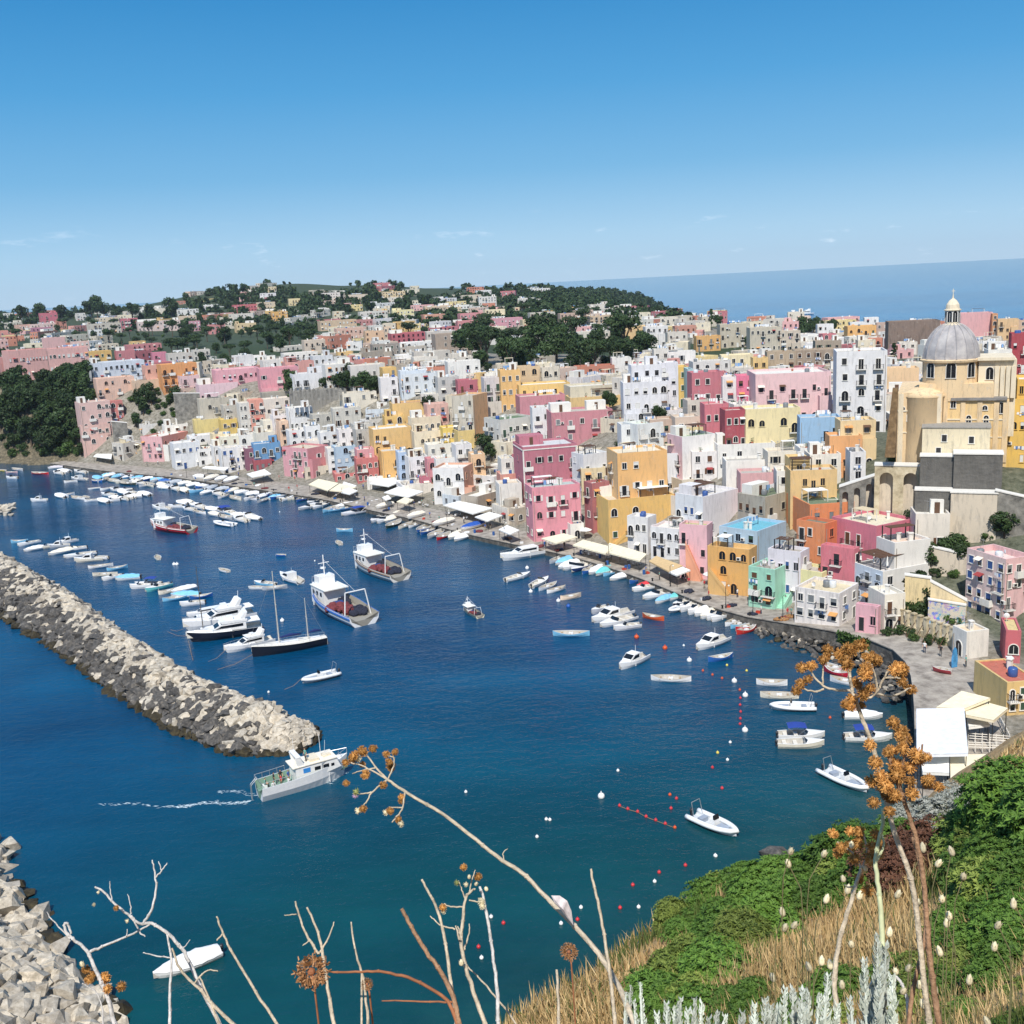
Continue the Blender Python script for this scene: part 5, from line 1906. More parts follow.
TENT = [([(473,433),(718,430),(738,662),(474,668)],cloth((226,230,240)),'big flat bluish white tent roof on the terrace above the water',8.2),
        ([(575,426),(705,342),(852,378),(722,432)],CC,'upper pointed cream tent roof next to the ramp',8.4),
        ([(722,405),(832,400),(942,430),(868,492),(726,464)],CC,'right cream tent roof with a torn corner',8.0),
        ([(728,482),(800,470),(850,512),(742,526)],CW,'small triangular white sail over the balustraded terrace',6.6),
        ([(492,672),(640,678),(641,762),(505,756)],CW,'lower white tent roof nearest the shrubs',6.6),
        ([(646,668),(840,666),(780,782),(648,810)],CC,'lower cream tent roof beside the lower white one',6.8)]
for pts_,mt,lb,z in TENT:
    canopy('tent',lb,'L',pts_,z,mt,cat='tent',drop=.35,group='tent roofs on the terrace')
bal = thing('terrace_railing','white wooden railing around the terrace between the tent roofs','railing',(*at(*TP('L',740,600),4.6)[:2],4.4))
for (xa,ya),(xb,yb) in (((740,560),(955,575)),((740,605),(960,612)),((900,470),(955,575))):
    p,q = at(*TP('L',xa,ya),5.4) - np.array(bal.location),at(*TP('L',xb,yb),5.4) - np.array(bal.location)
    m = MB()
    for dz in (0,-.3,-.6):
        m.tube([p + [0,0,dz],q + [0,0,dz]],.05,4)
    for k in range(7):
        v = p + (q - p) * k / 6
        m.tube([v + [0,0,-1.2],v + [0,0,.15]],.06,4)
    link('rail',m.mesh('rail',WHITE),bal)
def parasol(folded=False):
    m = MB()
    if folded:
        m.lathe([(.04,1.0),(.2,1.1),(.12,2.2),(.03,2.7)],8)
    else:
        m.lathe([(1.5,2.2),(.75,2.55),(0,2.8),(.75,2.5),(1.48,2.14)],8)
    a_ = m.mesh('canopy',CW)
    m = MB()
    m.tube([(0,0,0),(0,0,2.5)],.04,5)
    m.box(-.25,-.25,0,.25,.25,.08)
    return a_,m.mesh('pole',IRON)
PA = {f: parasol(f) for f in (0,1)}
for t,zx,zy,f,z,lb in [('K5',68,160,0,None,'open white parasol on the quay before the pink stair house'),('I',490,75,0,8,'open white parasol on the terrace above the cream viaduct'),
                            ('K4',124,345,1,12,'left folded white parasol under the roof pergola'),('K4',192,365,1,12,'middle folded white parasol under the roof pergola'),
                            ('K4',262,378,1,12,'right folded white parasol under the roof pergola'),('G',440,610,0,None,'open white parasol right of the bright pink quay house')]:
    if z is None:
        p = GR(t,zx,zy)
    else:
        continue
    o = thing('parasol',lb,'parasol',p,0,'parasols')
    link('canopy',PA[f][0],o)
    link('pole',PA[f][1],o)
def lamp():
    m = MB()
    m.lathe([(.16,0),(.12,.3),(.06,.5),(.05,4.0),(.03,4.1)],8)
    p = m.mesh('pole',IRON)
    m = MB()
    m.tube([(0,0,4.0),(0,-.3,4.3),(0,-.7,4.25)],.03,5)
    q = m.mesh('arm',IRON)
    m = MB()
    m.lathe([(.02,4.22),(.2,4.0),(.16,3.9),(0,3.88)],8,0,-.7)
    return p,q,m.mesh('lamp_head',simple('lamp_glass',(220,220,210),.2))
LP = lamp()
for px in (185,262,335,402,441,505,600,668,722,757,795,838,874):
    p,nn,tt = quay_at(px)
    q = p[:2] + nn * 1.3
    o = thing('street_lamp',None,'street lamp',(q[0],q[1],p[2] + .004),math.atan2(nn[1],nn[0]) + math.pi / 2,'street lamps along the quay')
    pend(o,'slender dark street lamp with one arm','on the quay edge')
    for nm,me_ in zip(('pole','arm','lamp_head'),LP):
        link(nm,me_,o)
# cafe tables with chairs under and beside the awnings
m = MB()
m.lathe([(0,.72),(.4,.72),(.4,.75),(0,.76)],12)
TT = m.mesh('table_top',WHITE)
m = MB()
m.lathe([(.22,0),(.22,.03),(.03,.06),(.03,.71)],8)
TL = m.mesh('leg',IRON)
m = MB()
m.box(-.2,-.2,.43,.2,.2,.47)
CS = m.mesh('seat',paint((225,225,225)))
m = MB()
m.box(-.2,.17,.47,.2,.21,.88)
CBK = m.mesh('backrest',paint((225,225,225)))
m = MB()
m.box(-.02,-.02,0,.02,.02,.43)
CLG = m.mesh('leg',IRON)
rr = random.Random(3)
for t,zx,zy in [('G',440,690),('G',470,695),('G',510,700),('G',545,712),('G',660,735),('G',700,745),('G',250,640),('G',300,635),('G',340,622),
                  ('F',560,690),('F',600,700),('F',650,712),('F',410,640),('F',440,650),('K5',60,190)]:
    p = GR(t,zx,zy)
    s_,par_ = coast([p[0]],[p[1]])
    if s_[0] < 1:
        continue
    z = p[2] + .02
    o = thing('cafe_table',None,'table',(p[0],p[1],z),0,'cafe tables on the quay')
    pend(o,'small round white cafe table','near the quay awnings')
    link('table_top',TT,o)
    link('leg',TL,o)
    for k in range(2):
        a_ = rr.uniform(0,6.28)
        c = thing('cafe_chair',None,'chair',(p[0] + .75 * math.cos(a_),p[1] + .75 * math.sin(a_),z),a_ - math.pi / 2,'cafe chairs on the quay')
        pend(c,'plain white cafe chair','near the quay awnings')
        link('seat',CS,c)
        link('backrest',CBK,c)
        for sx in (-.17,.17):
            for sy in (-.17,.17):
                link('leg',CLG,c,(sx,sy,0))
# roof pergola on the bluish white house and its folded parasols
p0 = at(*TP('K4',78,345),14.2)
def find_house(prefix):
    for h_ in HOUSES:
        if h_[6] and h_[6].startswith(prefix):
            return h_
    return None
def roof_pergola(h_,x0,x1,y0,y1,hh=2.4,slats=6,dark=True,name='pergola'):
    root,a,b,h,yaw,col,lab = h_
    m = MB()
    z = h - .55
    X0,X1,Y0,Y1 = -a / 2 + .4 + (a - .8) * x0,-a / 2 + .4 + (a - .8) * x1,-b / 2 + .4 + (b - .8) * y0,-b / 2 + .4 + (b - .8) * y1
    for x in (X0,X1):
        for y in (Y0,Y1):
            m.box(x - .08,y - .08,z,x + .08,y + .08,z + hh)
    m.c = 1
    for k in range(slats):
        f0 = k / slats
        m.box(X0 - .1,Y0 + (Y1 - Y0) * f0,z + hh + .003,X1 + .1,Y0 + (Y1 - Y0) * (f0 + .7 / slats),z + hh + .1)
    link(name,m.mesh(name,[IRON,WOOD if dark else CW]),root)
for pre,args in [('bluish white house with a big arch',(0,.7,.1,.95,2.5,7)),('large white house with blue windows',(.05,.6,.3,.9,2.3,4)),
                  ('mustard orange waterfront',(.1,.9,.55,.95,2.2,1,False)),('lower yellow terrace house',(.5,.95,.0,.35,2.3,1,False)),
                  ('sandy yellow house with a roof balcony',(.05,.5,.4,.95)),('bright pink house with a small',(.1,.5,.5,.9,2.2,1,False)),
                  ('upper white house with a rough',(.05,.8,.4,.95,2.5,1,True)),('white cube house wedged',(.1,.6,.1,.7,2.2,5)),
                  ('white house with a pink left side',(.5,.95,.4,.9)),('lilac-white house with blue',(.1,.8,.4,.9,2.2,4))]:
    h_ = find_house(pre)
    if h_:
        roof_pergola(h_,*args)
h_ = find_house('bluish white house with a big arch')
if h_:
    root,a,b,h,yaw,col,lab = h_
    for k,w_ in enumerate(('left','middle','right')):
        v = Matrix.Rotation(yaw,4,'Z') @ Vector((-a / 2 + .7 + .5 * k,b / 2 - .9 - k * (b - 1.8) / 2,h - .54))
        o = thing('parasol','%s folded white parasol under the roof pergola' % w_,'parasol',Vector(root.location) + v,0,'parasols')
        link('canopy',PA[1][0],o)
        link('pole',PA[1][1],o)
# outside stairs against facades
def ext_stair(h_,side,u0,u1,ztop,w=1.3,mat=None,solid=True):
    """straight flight along a facade rising from u0 (ground) to u1"""
    root,a,b,h,yaw,col,lab = h_
    m = MB()
    n_ = max(4,int(ztop / .2))
    for k in range(n_):
        x0 = u0 + (u1 - u0) * k / n_
        x1 = u0 + (u1 - u0) * (k + 1) / n_
        m.box(min(x0,x1),-w,-2,max(x0,x1),-.003,ztop * (k + 1) / n_,bottom=False)
    m.xprism([(u0,.0),(u0,.9),(u1,ztop + .9),(u1,ztop)] if u0 < u1 else [(u1,ztop),(u1,ztop + .9),(u0,.9),(u0,0)],-w - .12,-w - .003)
    on_face(root,m.mesh('outside_stair',mat or plaster(col,.4,.9)),'outside_stair',a,b,side,0,0)
for pre,side,f0,f1,zt,mt in [('pink waterfront house with a diagonal','L',.35,-.2,7,plaster((230,150,110),.4)),
                                  ('mustard orange waterfront','L',.05,-.42,4.5,None),('mustard yellow house with outside','F',.1,.45,4.2,None),
                                  ('lower yellow terrace house','F',-.45,.1,6.0,None),('mint green waterfront','F',-.4,.4,3.2,None),
                                  ('long pale pink palace','F',.1,-.1,4,None)]:
    h_ = find_house(pre)
    if h_:
        ln = h_[1] if side == 'F' else h_[2]
        ext_stair(h_,side,f0 * ln,f1 * ln,zt,mat=mt)
# stairs from the quay road down to the tent terrace and a bollard of small things
a = at(*TP('I',565,930),4.5)
b = at(*TP('I',578,1030),1.0)
st = MB()
for k in range(16):
    f = k / 16
    st.box(-1.1,-f * 9 - .56,-5,1.1,-f * 9,4.3 - k * .22,bottom=False)
o = link('stone_stairs',st.mesh('stone_stairs',GREYST),None,(a[0] + .5,a[1],0),math.atan2(b[1] - a[1],b[0] - a[0]) + math.pi / 2,label='steep stone stairs going down along the sea wall left of the ramp',cat='stairs')
p = GR('K4',636,930)
m = MB()
m.xprism([(-.45,0),(.45,0),(.5,1.2),(.3,2.6),(0,3.0),(-.3,2.6),(-.5,1.2)],-.06,.06)
o = link('surfboard',m.mesh('surfboard',simple('blue_board',(70,140,190),.3,.4,1.5)),None,(p[0],p[1],p[2] - .05),.3,label='upright blue board leaning near the road bend',cat='board')
# ivy hanging over the curved sea wall, and a little red boat parked on the road
rr = random.Random(12)
V,Fc = [],[]
for _ in range(5200):
    k = rr.randrange(len(QF) - 22,len(QF) - 10)
    f = rr.random()
    p = QF[k] * (1 - f) + QF[k + 1] * f
    px_ = proj(p)[0]
    if px_ < 838 or px_ > 914:
        continue
    dz = rr.random() ** 1.2 * (p[2] + .3) * (.5 + .5 * mnoise.noise(Vector((p[0] * .4,p[1] * .4,0))) + .3)
    c = Vector((p[0] - QN[k][0] * rr.uniform(.05,.4),p[1] - QN[k][1] * rr.uniform(.05,.4),p[2] + .15 - dz))
    a_,b_ = Vector((rr.gauss(0,.2),rr.gauss(0,.2),rr.gauss(0,.2))),Vector((rr.gauss(0,.2),rr.gauss(0,.2),rr.gauss(0,.2)))
    o_ = len(V)
    V += [tuple(c - a_),tuple(c + b_),tuple(c + a_),tuple(c - b_)]
    Fc.append((o_,o_ + 1,o_ + 2,o_ + 3))
me = bpy.data.meshes.new('ivy')
me.from_pydata(V,[],Fc)
me.materials.append(GREEN)
link('ivy',me,label='dark green ivy hanging over the curved sea wall',cat='ivy')
# ------------------------------------------------------------ boulders
def rock_mesh(seed,flat=.75):
    rr = random.Random(seed)
    bm = bmesh.new()
    for _ in range(15):
        v = Vector((rr.gauss(0,1),rr.gauss(0,1),rr.gauss(0,1))).normalized()
        bm.verts.new((v.x * rr.uniform(.75,1.2),v.y * rr.uniform(.7,1),v.z * rr.uniform(.7,1) * flat))
    r_ = bmesh.ops.convex_hull(bm,input=bm.verts)
    bmesh.ops.delete(bm,geom=[g for g in r_['geom_interior'] if isinstance(g,bmesh.types.BMVert)],context='VERTS')
    me = bpy.data.meshes.new('boulder')
    bm.to_mesh(me)
    bm.free()
    return me
def rockmat(name,a,b,c):
    key = ('rk',name)
    t = NT(name)
    p = t.pos()
    f = t.noise(p,1.6,5,.7)
    gi = t.n('ShaderNodeNewGeometry').outputs['Random Per Island']
    oi = t.n('ShaderNodeObjectInfo').outputs['Random']
    ad = t.n('ShaderNodeMath',operation='ADD')
    t.l(gi,ad.inputs[0])
    t.l(oi,ad.inputs[1])
    md = t.n('ShaderNodeMath',operation='FRACT')
    t.l(ad.outputs[0],md.inputs[0])
    a1 = t.ramp(f,[(.3,lin(a)),(.5,lin(b)),(.75,lin(c))])
    a2 = t.ramp(md.outputs[0],[(0,(.68,.66,.64)),(.5,(1,1,1)),(1,(1.18,1.14,1.08))])
    t.l(t.mix(1,a1,a2,'MULTIPLY'),t.b.inputs['Base Color'])
    t.b.inputs['Roughness'].default_value = .9
    t.bump(t.noise(p,5,4,.7),.5,.12)
    return t.m
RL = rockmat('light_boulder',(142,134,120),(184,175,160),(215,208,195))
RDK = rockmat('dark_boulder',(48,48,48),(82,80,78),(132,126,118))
RW = rockmat('wet_boulder',(26,24,16),(52,46,30),(84,76,52))
RM = [rock_mesh(k) for k in range(14)]
RMS = []
for me in RM:
    RMS.append({})
    for nm,mt in (('light',RL),('dark',RDK),('wet',RW)):
        c = me.copy()
        c.materials.append(mt)
        RMS[-1][nm] = c
RV = [(np.array([tuple(v.co) for v in me.vertices]),[tuple(p.vertices) for p in me.polygons]) for me in RM]
def eul(rr):
    from mathutils import Euler
    return Euler((rr.uniform(-.5,.5),rr.uniform(-.5,.5),rr.uniform(0,6.28)))
ROCKS = []     # (x,y,z,r,kind,where)
def poly_w(pts,z=.3):
    return np.array([at(x,y,z)[:2] for x,y in pts])
rr = random.Random(9)
INNER = poly_w([(-40,532),(0,556),(60,590),(120,636),(200,690),(255,715),(300,727)])
OUTER = poly_w([(-60,590),(0,617),(60,652),(110,690),(170,727),(230,752),(275,752)])
ux = np.linspace(0,1,len(INNER))
def bw(u,v):
    """u along (0 far left .. 1 tip), v across 0 inner .. 1 outer"""
    a = np.array([np.interp(u,ux,INNER[:,k]) for k in (0,1)])
    b = np.array([np.interp(u,ux,OUTER[:,k]) for k in (0,1)])
    return a * (1 - v) + b * v
def bwz(u,v):
    tip = min(1,max(0,(1.0 - u) / .09))
    prof = min(v / .32,1) if v < .5 else min((1 - v) / .5,1)
    return -.3 + 4.2 * (prof ** .8) * (tip ** .6)
for _ in range(5200):
    u,v = rr.uniform(0,1.0),rr.uniform(0,1)
    p = bw(u,v)
    z = bwz(u,v)
    r_ = rr.choice([rr.uniform(.5,.9),rr.uniform(.8,1.3),rr.uniform(1.1,1.75)])
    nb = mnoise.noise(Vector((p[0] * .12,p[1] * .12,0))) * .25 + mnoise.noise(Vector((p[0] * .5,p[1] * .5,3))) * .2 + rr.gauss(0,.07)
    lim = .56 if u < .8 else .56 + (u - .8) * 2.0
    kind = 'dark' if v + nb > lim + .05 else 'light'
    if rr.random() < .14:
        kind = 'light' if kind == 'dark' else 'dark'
    if z < .35:
        kind = 'wet'
    ROCKS.append((p[0],p[1],z,r_,kind,'breakwater'))
# round head of the breakwater
tip = poly_w([(288,738)])[0]
tc = bw(.985,.5)
for _ in range(420):
    a,q = rr.uniform(-2.2,1.4),math.sqrt(rr.random())
    R0 = np.linalg.norm(bw(1,0) - bw(1,1)) * .5
    x,y = tc[0] + math.cos(a) * q * R0 * 1.1,tc[1] + math.sin(a) * q * R0 * 1.1
    z = -.3 + 3.2 * (1 - q) ** .7
    kind = 'wet' if z < .3 else ('light' if x > tc[0] - 3 or rr.random() < .25 else 'dark')
    ROCKS.append((x,y,z,rr.uniform(.7,1.3),kind,'breakwater'))
# second rock pile in the lower left corner
EDGE = poly_w([(-8,822),(6,850),(16,880),(36,905),(48,932),(62,955),(90,975),(112,1000),(122,1030),(130,1070)])
eu = np.linspace(0,1,len(EDGE))
for _ in range(1500):
    u,v = rr.uniform(0,1),rr.random()
    e = np.array([np.interp(u,eu,EDGE[:,k]) for k in (0,1)])
    dn = np.array([-.92,.05 - .35])
    dd = v * 26
    p = e + dn * dd
    z = -.25 + min(4.5,dd * .42)
    ROCKS.append((p[0],p[1],z,rr.choice([rr.uniform(.6,1),rr.uniform(.9,1.6),rr.uniform(1.3,2.1)]),'light' if z > .1 or rr.random() < .3 else 'wet','corner'))
# tip of the small mole at the left edge, rocks under the sea wall and at the near shore
for _ in range(60):
    p = at(rr.uniform(-14,17),rr.uniform(508,516),0)
    ROCKS.append((p[0] - 1,p[1],rr.uniform(-.2,1.4),rr.uniform(.8,1.5),'light','mole'))
for _ in range(760):
    k = rr.randrange(len(QF) - 24,len(QF) - 7)
    f = rr.random()
    p = QF[k] * (1 - f) + QF[k + 1] * f
    o_ = rr.random() ** 1.3
    q = p[:2] - QN[k] * (o_ * 4.2 - .2)
    z = (1 - o_) * (p[2] - 1.3) * rr.uniform(.6,1) - .2
    px_,_ = proj((q[0],q[1],0))
    if px_ < 756:
        continue
    ROCKS.append((q[0],q[1],z,rr.uniform(.35,.85),'dark' if rr.random() < .85 else ('wet' if z < .3 else 'light'),'seawall'))
for _ in range(160):
    px_ = rr.uniform(0,92)
    p = at(px_,461 + rr.uniform(-2,1.5),0)
    ROCKS.append((p[0],p[1],rr.uniform(-.3,.8),rr.uniform(.6,1.6),rr.choice(['dark','wet','light']),'cliff'))
for zx,zy,r_ in ((905,175,2.2),(950,190,1.5),(680,262,1.0),(960,160,1.2),(640,270,.8)):
    p = at(600 + zx / 5.12,824 + zy / 5.12,0)
    ROCKS.append((p[0],p[1],-.2,r_,'dark','shore'))
ROCKS.sort(key=lambda q: -q[3] / math.hypot(q[0],q[1]) * (1 if q[1] > 20 else 0))
WHERE = {'breakwater': ('pale boulder in the long breakwater between the boats and the open water','dark grey boulder on the seaward slope of the long breakwater'),
         'corner': ('pale boulder in the rock pile at the lower left corner','wet dark boulder at the edge of the lower left rock pile'),
         'mole': ('pale boulder at the tip of the small mole at the left edge',) * 2,
         'seawall': ('pale boulder at the foot of the curved sea wall','dark boulder at the foot of the curved sea wall'),
         'cliff': ('pale boulder at the foot of the green cliff','dark boulder at the foot of the green cliff'),
         'shore': ('dark boulder in the shallow water below the green bushes',) * 2}
big = []
small = {}
cnt = 0
for r_ in ROCKS:
    x,y,z,q,kind,wh = r_
    px_,py_ = proj((x,y,z))
    vis = -5 < px_ < 1030 and py_ < 1030
    if not vis and not (-80 < px_ < 1100 and py_ < 1150):
        continue
    if vis and cnt < 290:
        cnt += 1
        k = rr.randrange(14)
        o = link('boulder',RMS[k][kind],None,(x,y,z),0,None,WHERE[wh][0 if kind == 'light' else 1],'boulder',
                 {'breakwater': 'pale boulders' if kind == 'light' else 'dark boulders'}.get(wh,'boulders') + ' of the ' + wh)
        o.rotation_euler = eul(rr)
        o.scale = (q,q,q)
        for m_ in RMS[k][kind].polygons[:1]:
            pass
    else:
        small.setdefault(wh,[]).append(r_)
for wh,lst in small.items():
    vs,fs,mi = [],[],[]
    for x,y,z,q,kind,_ in lst:
        V,Fc = RV[rr.randrange(14)]
        Mx = np.array(eul(rr).to_matrix())
        W = (V @ Mx.T) * q + np.array([x,y,z])
        o_ = len(vs)
        vs.extend(W.tolist())
        fs.extend([[o_ + i for i in f] for f in Fc])
        mi.extend([('light','dark','wet').index(kind)] * len(Fc))
    me = bpy.data.meshes.new('rocks')
    me.from_pydata(vs,[],fs)
    for m_ in (RL,RDK,RW):
        me.materials.append(m_)
    me.polygons.foreach_set('material_index',mi)
    link('rocks',me,kind='stuff',label='mass of smaller rocks ' + {'breakwater': 'filling the long breakwater','corner': 'in the lower left rock pile','mole': 'of the small mole at the left edge',
         'seawall': 'below the curved sea wall','cliff': 'along the foot of the green cliff','shore': 'by the near shore'}[wh],cat='rocks')
# rubble core under the breakwater boulders
us = np.linspace(0,.97,40)
vsn = np.linspace(0,1,11)
m = MB()
m.add([(*bw(u,v),bwz(u,v) - .55) for u in us for v in vsn],[(i * 11 + j,i * 11 + j + 1,(i + 1) * 11 + j + 1,(i + 1) * 11 + j) for i in range(39) for j in range(10)])
link('breakwater_core',m.mesh('breakwater_core',RDK),kind='structure')
m = MB()
m.add([(e[0] - .92 * d_,e[1] - .3 * d_,-.9 + min(4.5,d_ * .42)) for e in [np.array([np.interp(u,eu,EDGE[:,k]) for k in (0,1)]) for u in np.linspace(0,1,20)] for d_ in (0,4,8,12,26)],
      [(i * 5 + j,i * 5 + j + 1,(i + 1) * 5 + j + 1,(i + 1) * 5 + j) for i in range(19) for j in range(4)])
link('rock_bank',m.mesh('rock_bank',RL),kind='structure')
# ------------------------------------------------------------ boats
P_ = paint
GEL = P_((238,238,236),.25)
DECKM = P_((214,208,196),.6)
GUNM = P_((170,150,120),.5)
INM = simple('boat_interior',(186,182,174),.7,.15,2)
RUB = simple('black_rubber',(30,30,32),.5)
MOTORM = simple('outboard_dark',(44,46,52),.35)
SHD = simple('boat_glass',(24,30,38),.1)
def hull_rings(L_,B,H,transom=.72,sheer=.35,fine=2.2,both=False,rake=.06,n=13):
    S = []
    for i in range(n):
        t = i / (n - 1)
        if both:
            b = max(.02,1 - abs(2 * t - 1) ** 1.9)
            hz = H * (1 + sheer * abs(2 * t - 1) ** 2)
        else:
            b = 1 if t < .4 else max(.025,1 - ((t - .4) / .6) ** fine)
            b *= transom + (1 - transom) * min(1,t / .35)
            hz = H * (1 + sheer * t ** 2)
        x = (t - .5) * L_
        S.append((x,b * B / 2,hz,t))
    return S
def hull_mesh(S,L_,mats,depth=-.25,floor=.12,rim=.1,deck_from=None,deckz=.0,rake=.12):
    """outer skin, gunwale rim, inner skin and floor; mats: hull, rim, interior"""
    m = MB()
    n = len(S)
    sec = []
    for x,b,h,t in S:
        rk = rake * L_ * max(0,(t - .6) / .4) ** 2
        ib = max(b - rim,.01)
        s_ = [(x - rk * .8,0,depth),(x - rk * .6,b * .62,depth * .6),(x - rk * .2,b * .93,h * .45),(x,b,h),(x,ib,h),(x,ib * .9,floor),(x,0,floor)]
        sec.append(s_)
    for sgn in (1,-1):
        vs = [(px_,py_ * sgn,pz_) for s_ in sec for px_,py_,pz_ in s_]
        for j in range(6):
            fs = []
            for i in range(n - 1):
                a,b_,c,d = i * 7 + j,(i + 1) * 7 + j,(i + 1) * 7 + j + 1,i * 7 + j + 1
                fs.append((a,b_,c,d) if sgn < 0 else (d,c,b_,a))
            m.c = 0 if j < 3 else (1 if j == 3 else 2)
            if j == 0:
                base = len(m.v)
                m.add(vs,fs)
            else:
                for f in fs:
                    m.f.append([base + q for q in f])
                    m.mi.append(m.c)
                    m.sm.append(False)
        # transom
        m.f.append([base + q for q in ((0,1,2,3) if sgn > 0 else (3,2,1,0))])
        m.mi.append(0)
        m.sm.append(False)
        m.f.append([base + q for q in ((3,4,5,6,0) if sgn > 0 else (0,6,5,4,3))])
        m.mi.append(2)
        m.sm.append(False)
    return m.mesh('hull',mats)
def strip(S,i0,i1,z,inset=.1,th=.05,camber=.08):
    """deck between stations"""
    m = MB()
    vs = []
    for x,b,h,t in S[i0:i1 + 1]:
        bb = max(b - inset,.01)
        vs += [(x,-bb,h + z),(x,0,h + z + camber),(x,bb,h + z)]
    k = i1 - i0
    fs = []
    for i in range(k):
        o = i * 3
        fs += [(o,o + 3,o + 4,o + 1),(o + 1,o + 4,o + 5,o + 2)]
    m.add(vs,fs)
    x,b,h,t = S[i0]
    bb = max(b - inset,.01)
    m.add([(x,-bb,h + z),(x,bb,h + z),(x,bb,.1),(x,-bb,.1),(x,0,h + z + camber)],[(0,3,2,1),(0,1,4)])
    return m
def outboard(L_):
    m = MB()
    m.smooth = True
    m.lathe([(0,.95),(.16,.93),(.2,.7),(.17,.5),(0,.48)],8,-L_ / 2 - .12,0)
    m.smooth = False
    m.box(-L_ / 2 - .2,-.07,-.3,-L_ / 2 - .04,.07,.5)
    return m.mesh('outboard_motor',MOTORM)
BPROTO = {}
def boat_proto(kind,rgb,L_):
    key = (kind,rgb,round(L_))
    if key in BPROTO:
        return BPROTO[key]
    L0 = float(max(3,round(L_)))
    o = link('boat',None)
    hm = P_(rgb,.3)
    if kind == 'gozzo':
        S = hull_rings(L0,L0 * .37,.55,both=True,sheer=.55,fine=2.3)
        link('hull',hull_mesh(S,L0,[hm,GUNM if rgb[0] > 200 else GEL,INM],rake=.02),o)
        for k,x in enumerate((-.22,.02,.26)):
            m = MB()
            w_ = L0 * .34 * (.38 if k != 1 else .45)
            m.box(x * L0 - .12,-w_,.36,x * L0 + .12,w_,.41)
            link('thwart',m.mesh('thwart',[GUNM]),o)
        m = MB()
        m.box(-.3,-.25,.13,.35,.25,.55)
        link('engine_box',m.mesh('engine_box',[GEL]),o)
    elif kind == 'dinghy':
        S = hull_rings(L0,L0 * .42,.45,sheer=.3)
        link('hull',hull_mesh(S,L0,[hm,GEL,INM]),o)
        for x in (-.25,.12):
            m = MB()
            m.box(x * L0 - .12,-L0 * .17,.3,x * L0 + .12,L0 * .17,.34)
            link('thwart',m.mesh('thwart',[GUNM]),o)
    elif kind in ('motor','canopy','console'):
        S = hull_rings(L0,L0 * .36,.75,sheer=.3,fine=2.4)
        link('hull',hull_mesh(S,L0,[hm,GEL,INM],rim=.14,floor=.22),o)
        i0 = 7 if kind != 'console' else 9
        dk = link('foredeck',strip(S,i0,12,.01,.02).mesh('foredeck',[GEL]),o)
        m = MB()
        x = S[i0][0]
        bb = S[i0][1] - .2
        if kind == 'console':
            m.box(-.35,-.35,.22,.35,.35,1.15)
            m.c = 1
            m.xprism([(.2,1.153),(.36,1.153),(.2,1.6),(.14,1.6)],-.33,.33)
            link('console',m.mesh('console',[GEL,SHD]),o)
        else:
            m.add([(x + .1,-bb,.85),(x + .1,bb,.85),(x - .25,bb * .9,1.35),(x - .25,-bb * .9,1.35),(x + .45,0,.9),(x - .1,0,1.4)],
                  [(0,4,5,3),(4,1,2,5)])
            link('windscreen',m.mesh('windscreen',[SHD]),o)
        for k,xx in enumerate((-.35,-.12)):
            m = MB()
            m.box(xx * L0 - .25,-L0 * .13,.22,xx * L0 + .25,L0 * .13,.6)
            link('seat',m.mesh('seat',[P_((222,216,204),.7)]),o)
        if kind == 'canopy':
            m = MB()
            vs = []
            w_ = L0 * .16
            for i in range(5):
                xx = -.3 * L0 + i * L0 * .1
                zz = 1.85 + .15 * math.sin(math.pi * i / 4)
                vs += [(xx,-w_,zz - .1),(xx,0,zz),(xx,w_,zz - .1)]
            m.add(vs,[(i * 3 + j,i * 3 + j + 3,i * 3 + j + 4,i * 3 + j + 1) for i in range(4) for j in range(2)])
            link('sun_canopy',m.mesh('sun_canopy',[cloth((36,66,150))]),o)
            m = MB()
            for sy in (-1,1):
                m.tube([(-.1 * L0,sy * w_,.7),(-.3 * L0,sy * w_,1.8)],.025,4)
                m.tube([(-.1 * L0,sy * w_,.7),(.1 * L0,sy * w_,1.8)],.025,4)
            link('canopy_frame',m.mesh('canopy_frame',[simple('steel',(190,190,190),.3,metal=.6)]),o)
        link('outboard_motor',outboard(L0),o)
    elif kind == 'cover':
        S = hull_rings(L0,L0 * .36,.6,sheer=.3,fine=2.4)
        link('hull',hull_mesh(S,L0,[GEL,GEL,INM],rim=.14),o)
        m = MB()
        m.smooth = True
        vs = []
        for i_,(x,b_,h_,t_) in enumerate(S):
            hump = .62 * math.sin(math.pi * min(1,.12 + t_ * .95)) ** .7 * (1 + .12 * math.sin(i_ * 2.1))
            for j_ in range(7):
                u_ = j_ / 6 * 2 - 1
                vs.append((x + (.08 if i_ == 0 else 0),u_ * (b_ + .03),h_ - .1 * abs(u_) ** 6 + hump * (1 - u_ * u_) ** .8 + .03 * math.sin(i_ * 3 + j_ * 2)))
        m.add(vs,[(i_ * 7 + j_,i_ * 7 + j_ + 7,i_ * 7 + j_ + 8,i_ * 7 + j_ + 1) for i_ in range(12) for j_ in range(6)])
        m.add([vs[j_] for j_ in range(7)] + [(vs[0][0],vs[j_][1],S[0][2] - .15) for j_ in range(7)],[(j_,j_ + 1,j_ + 8,j_ + 7) for j_ in range(6)])
        link('boat_cover',m.mesh('boat_cover',[cloth(rgb)]),o)
        link('outboard_motor',outboard(L0),o)
    elif kind == 'rib':
        S = hull_rings(L0,L0 * .3,.4,sheer=.2,fine=2.6,transom=.95)
        link('hull',hull_mesh(S,L0,[GEL,GEL,P_((200,204,208),.6)]),o)
        m = MB()
        m.smooth = True
        r_ = .27
        left = [(x,b + .1,.45 + .25 * t ** 2) for x,b,h,t in S]
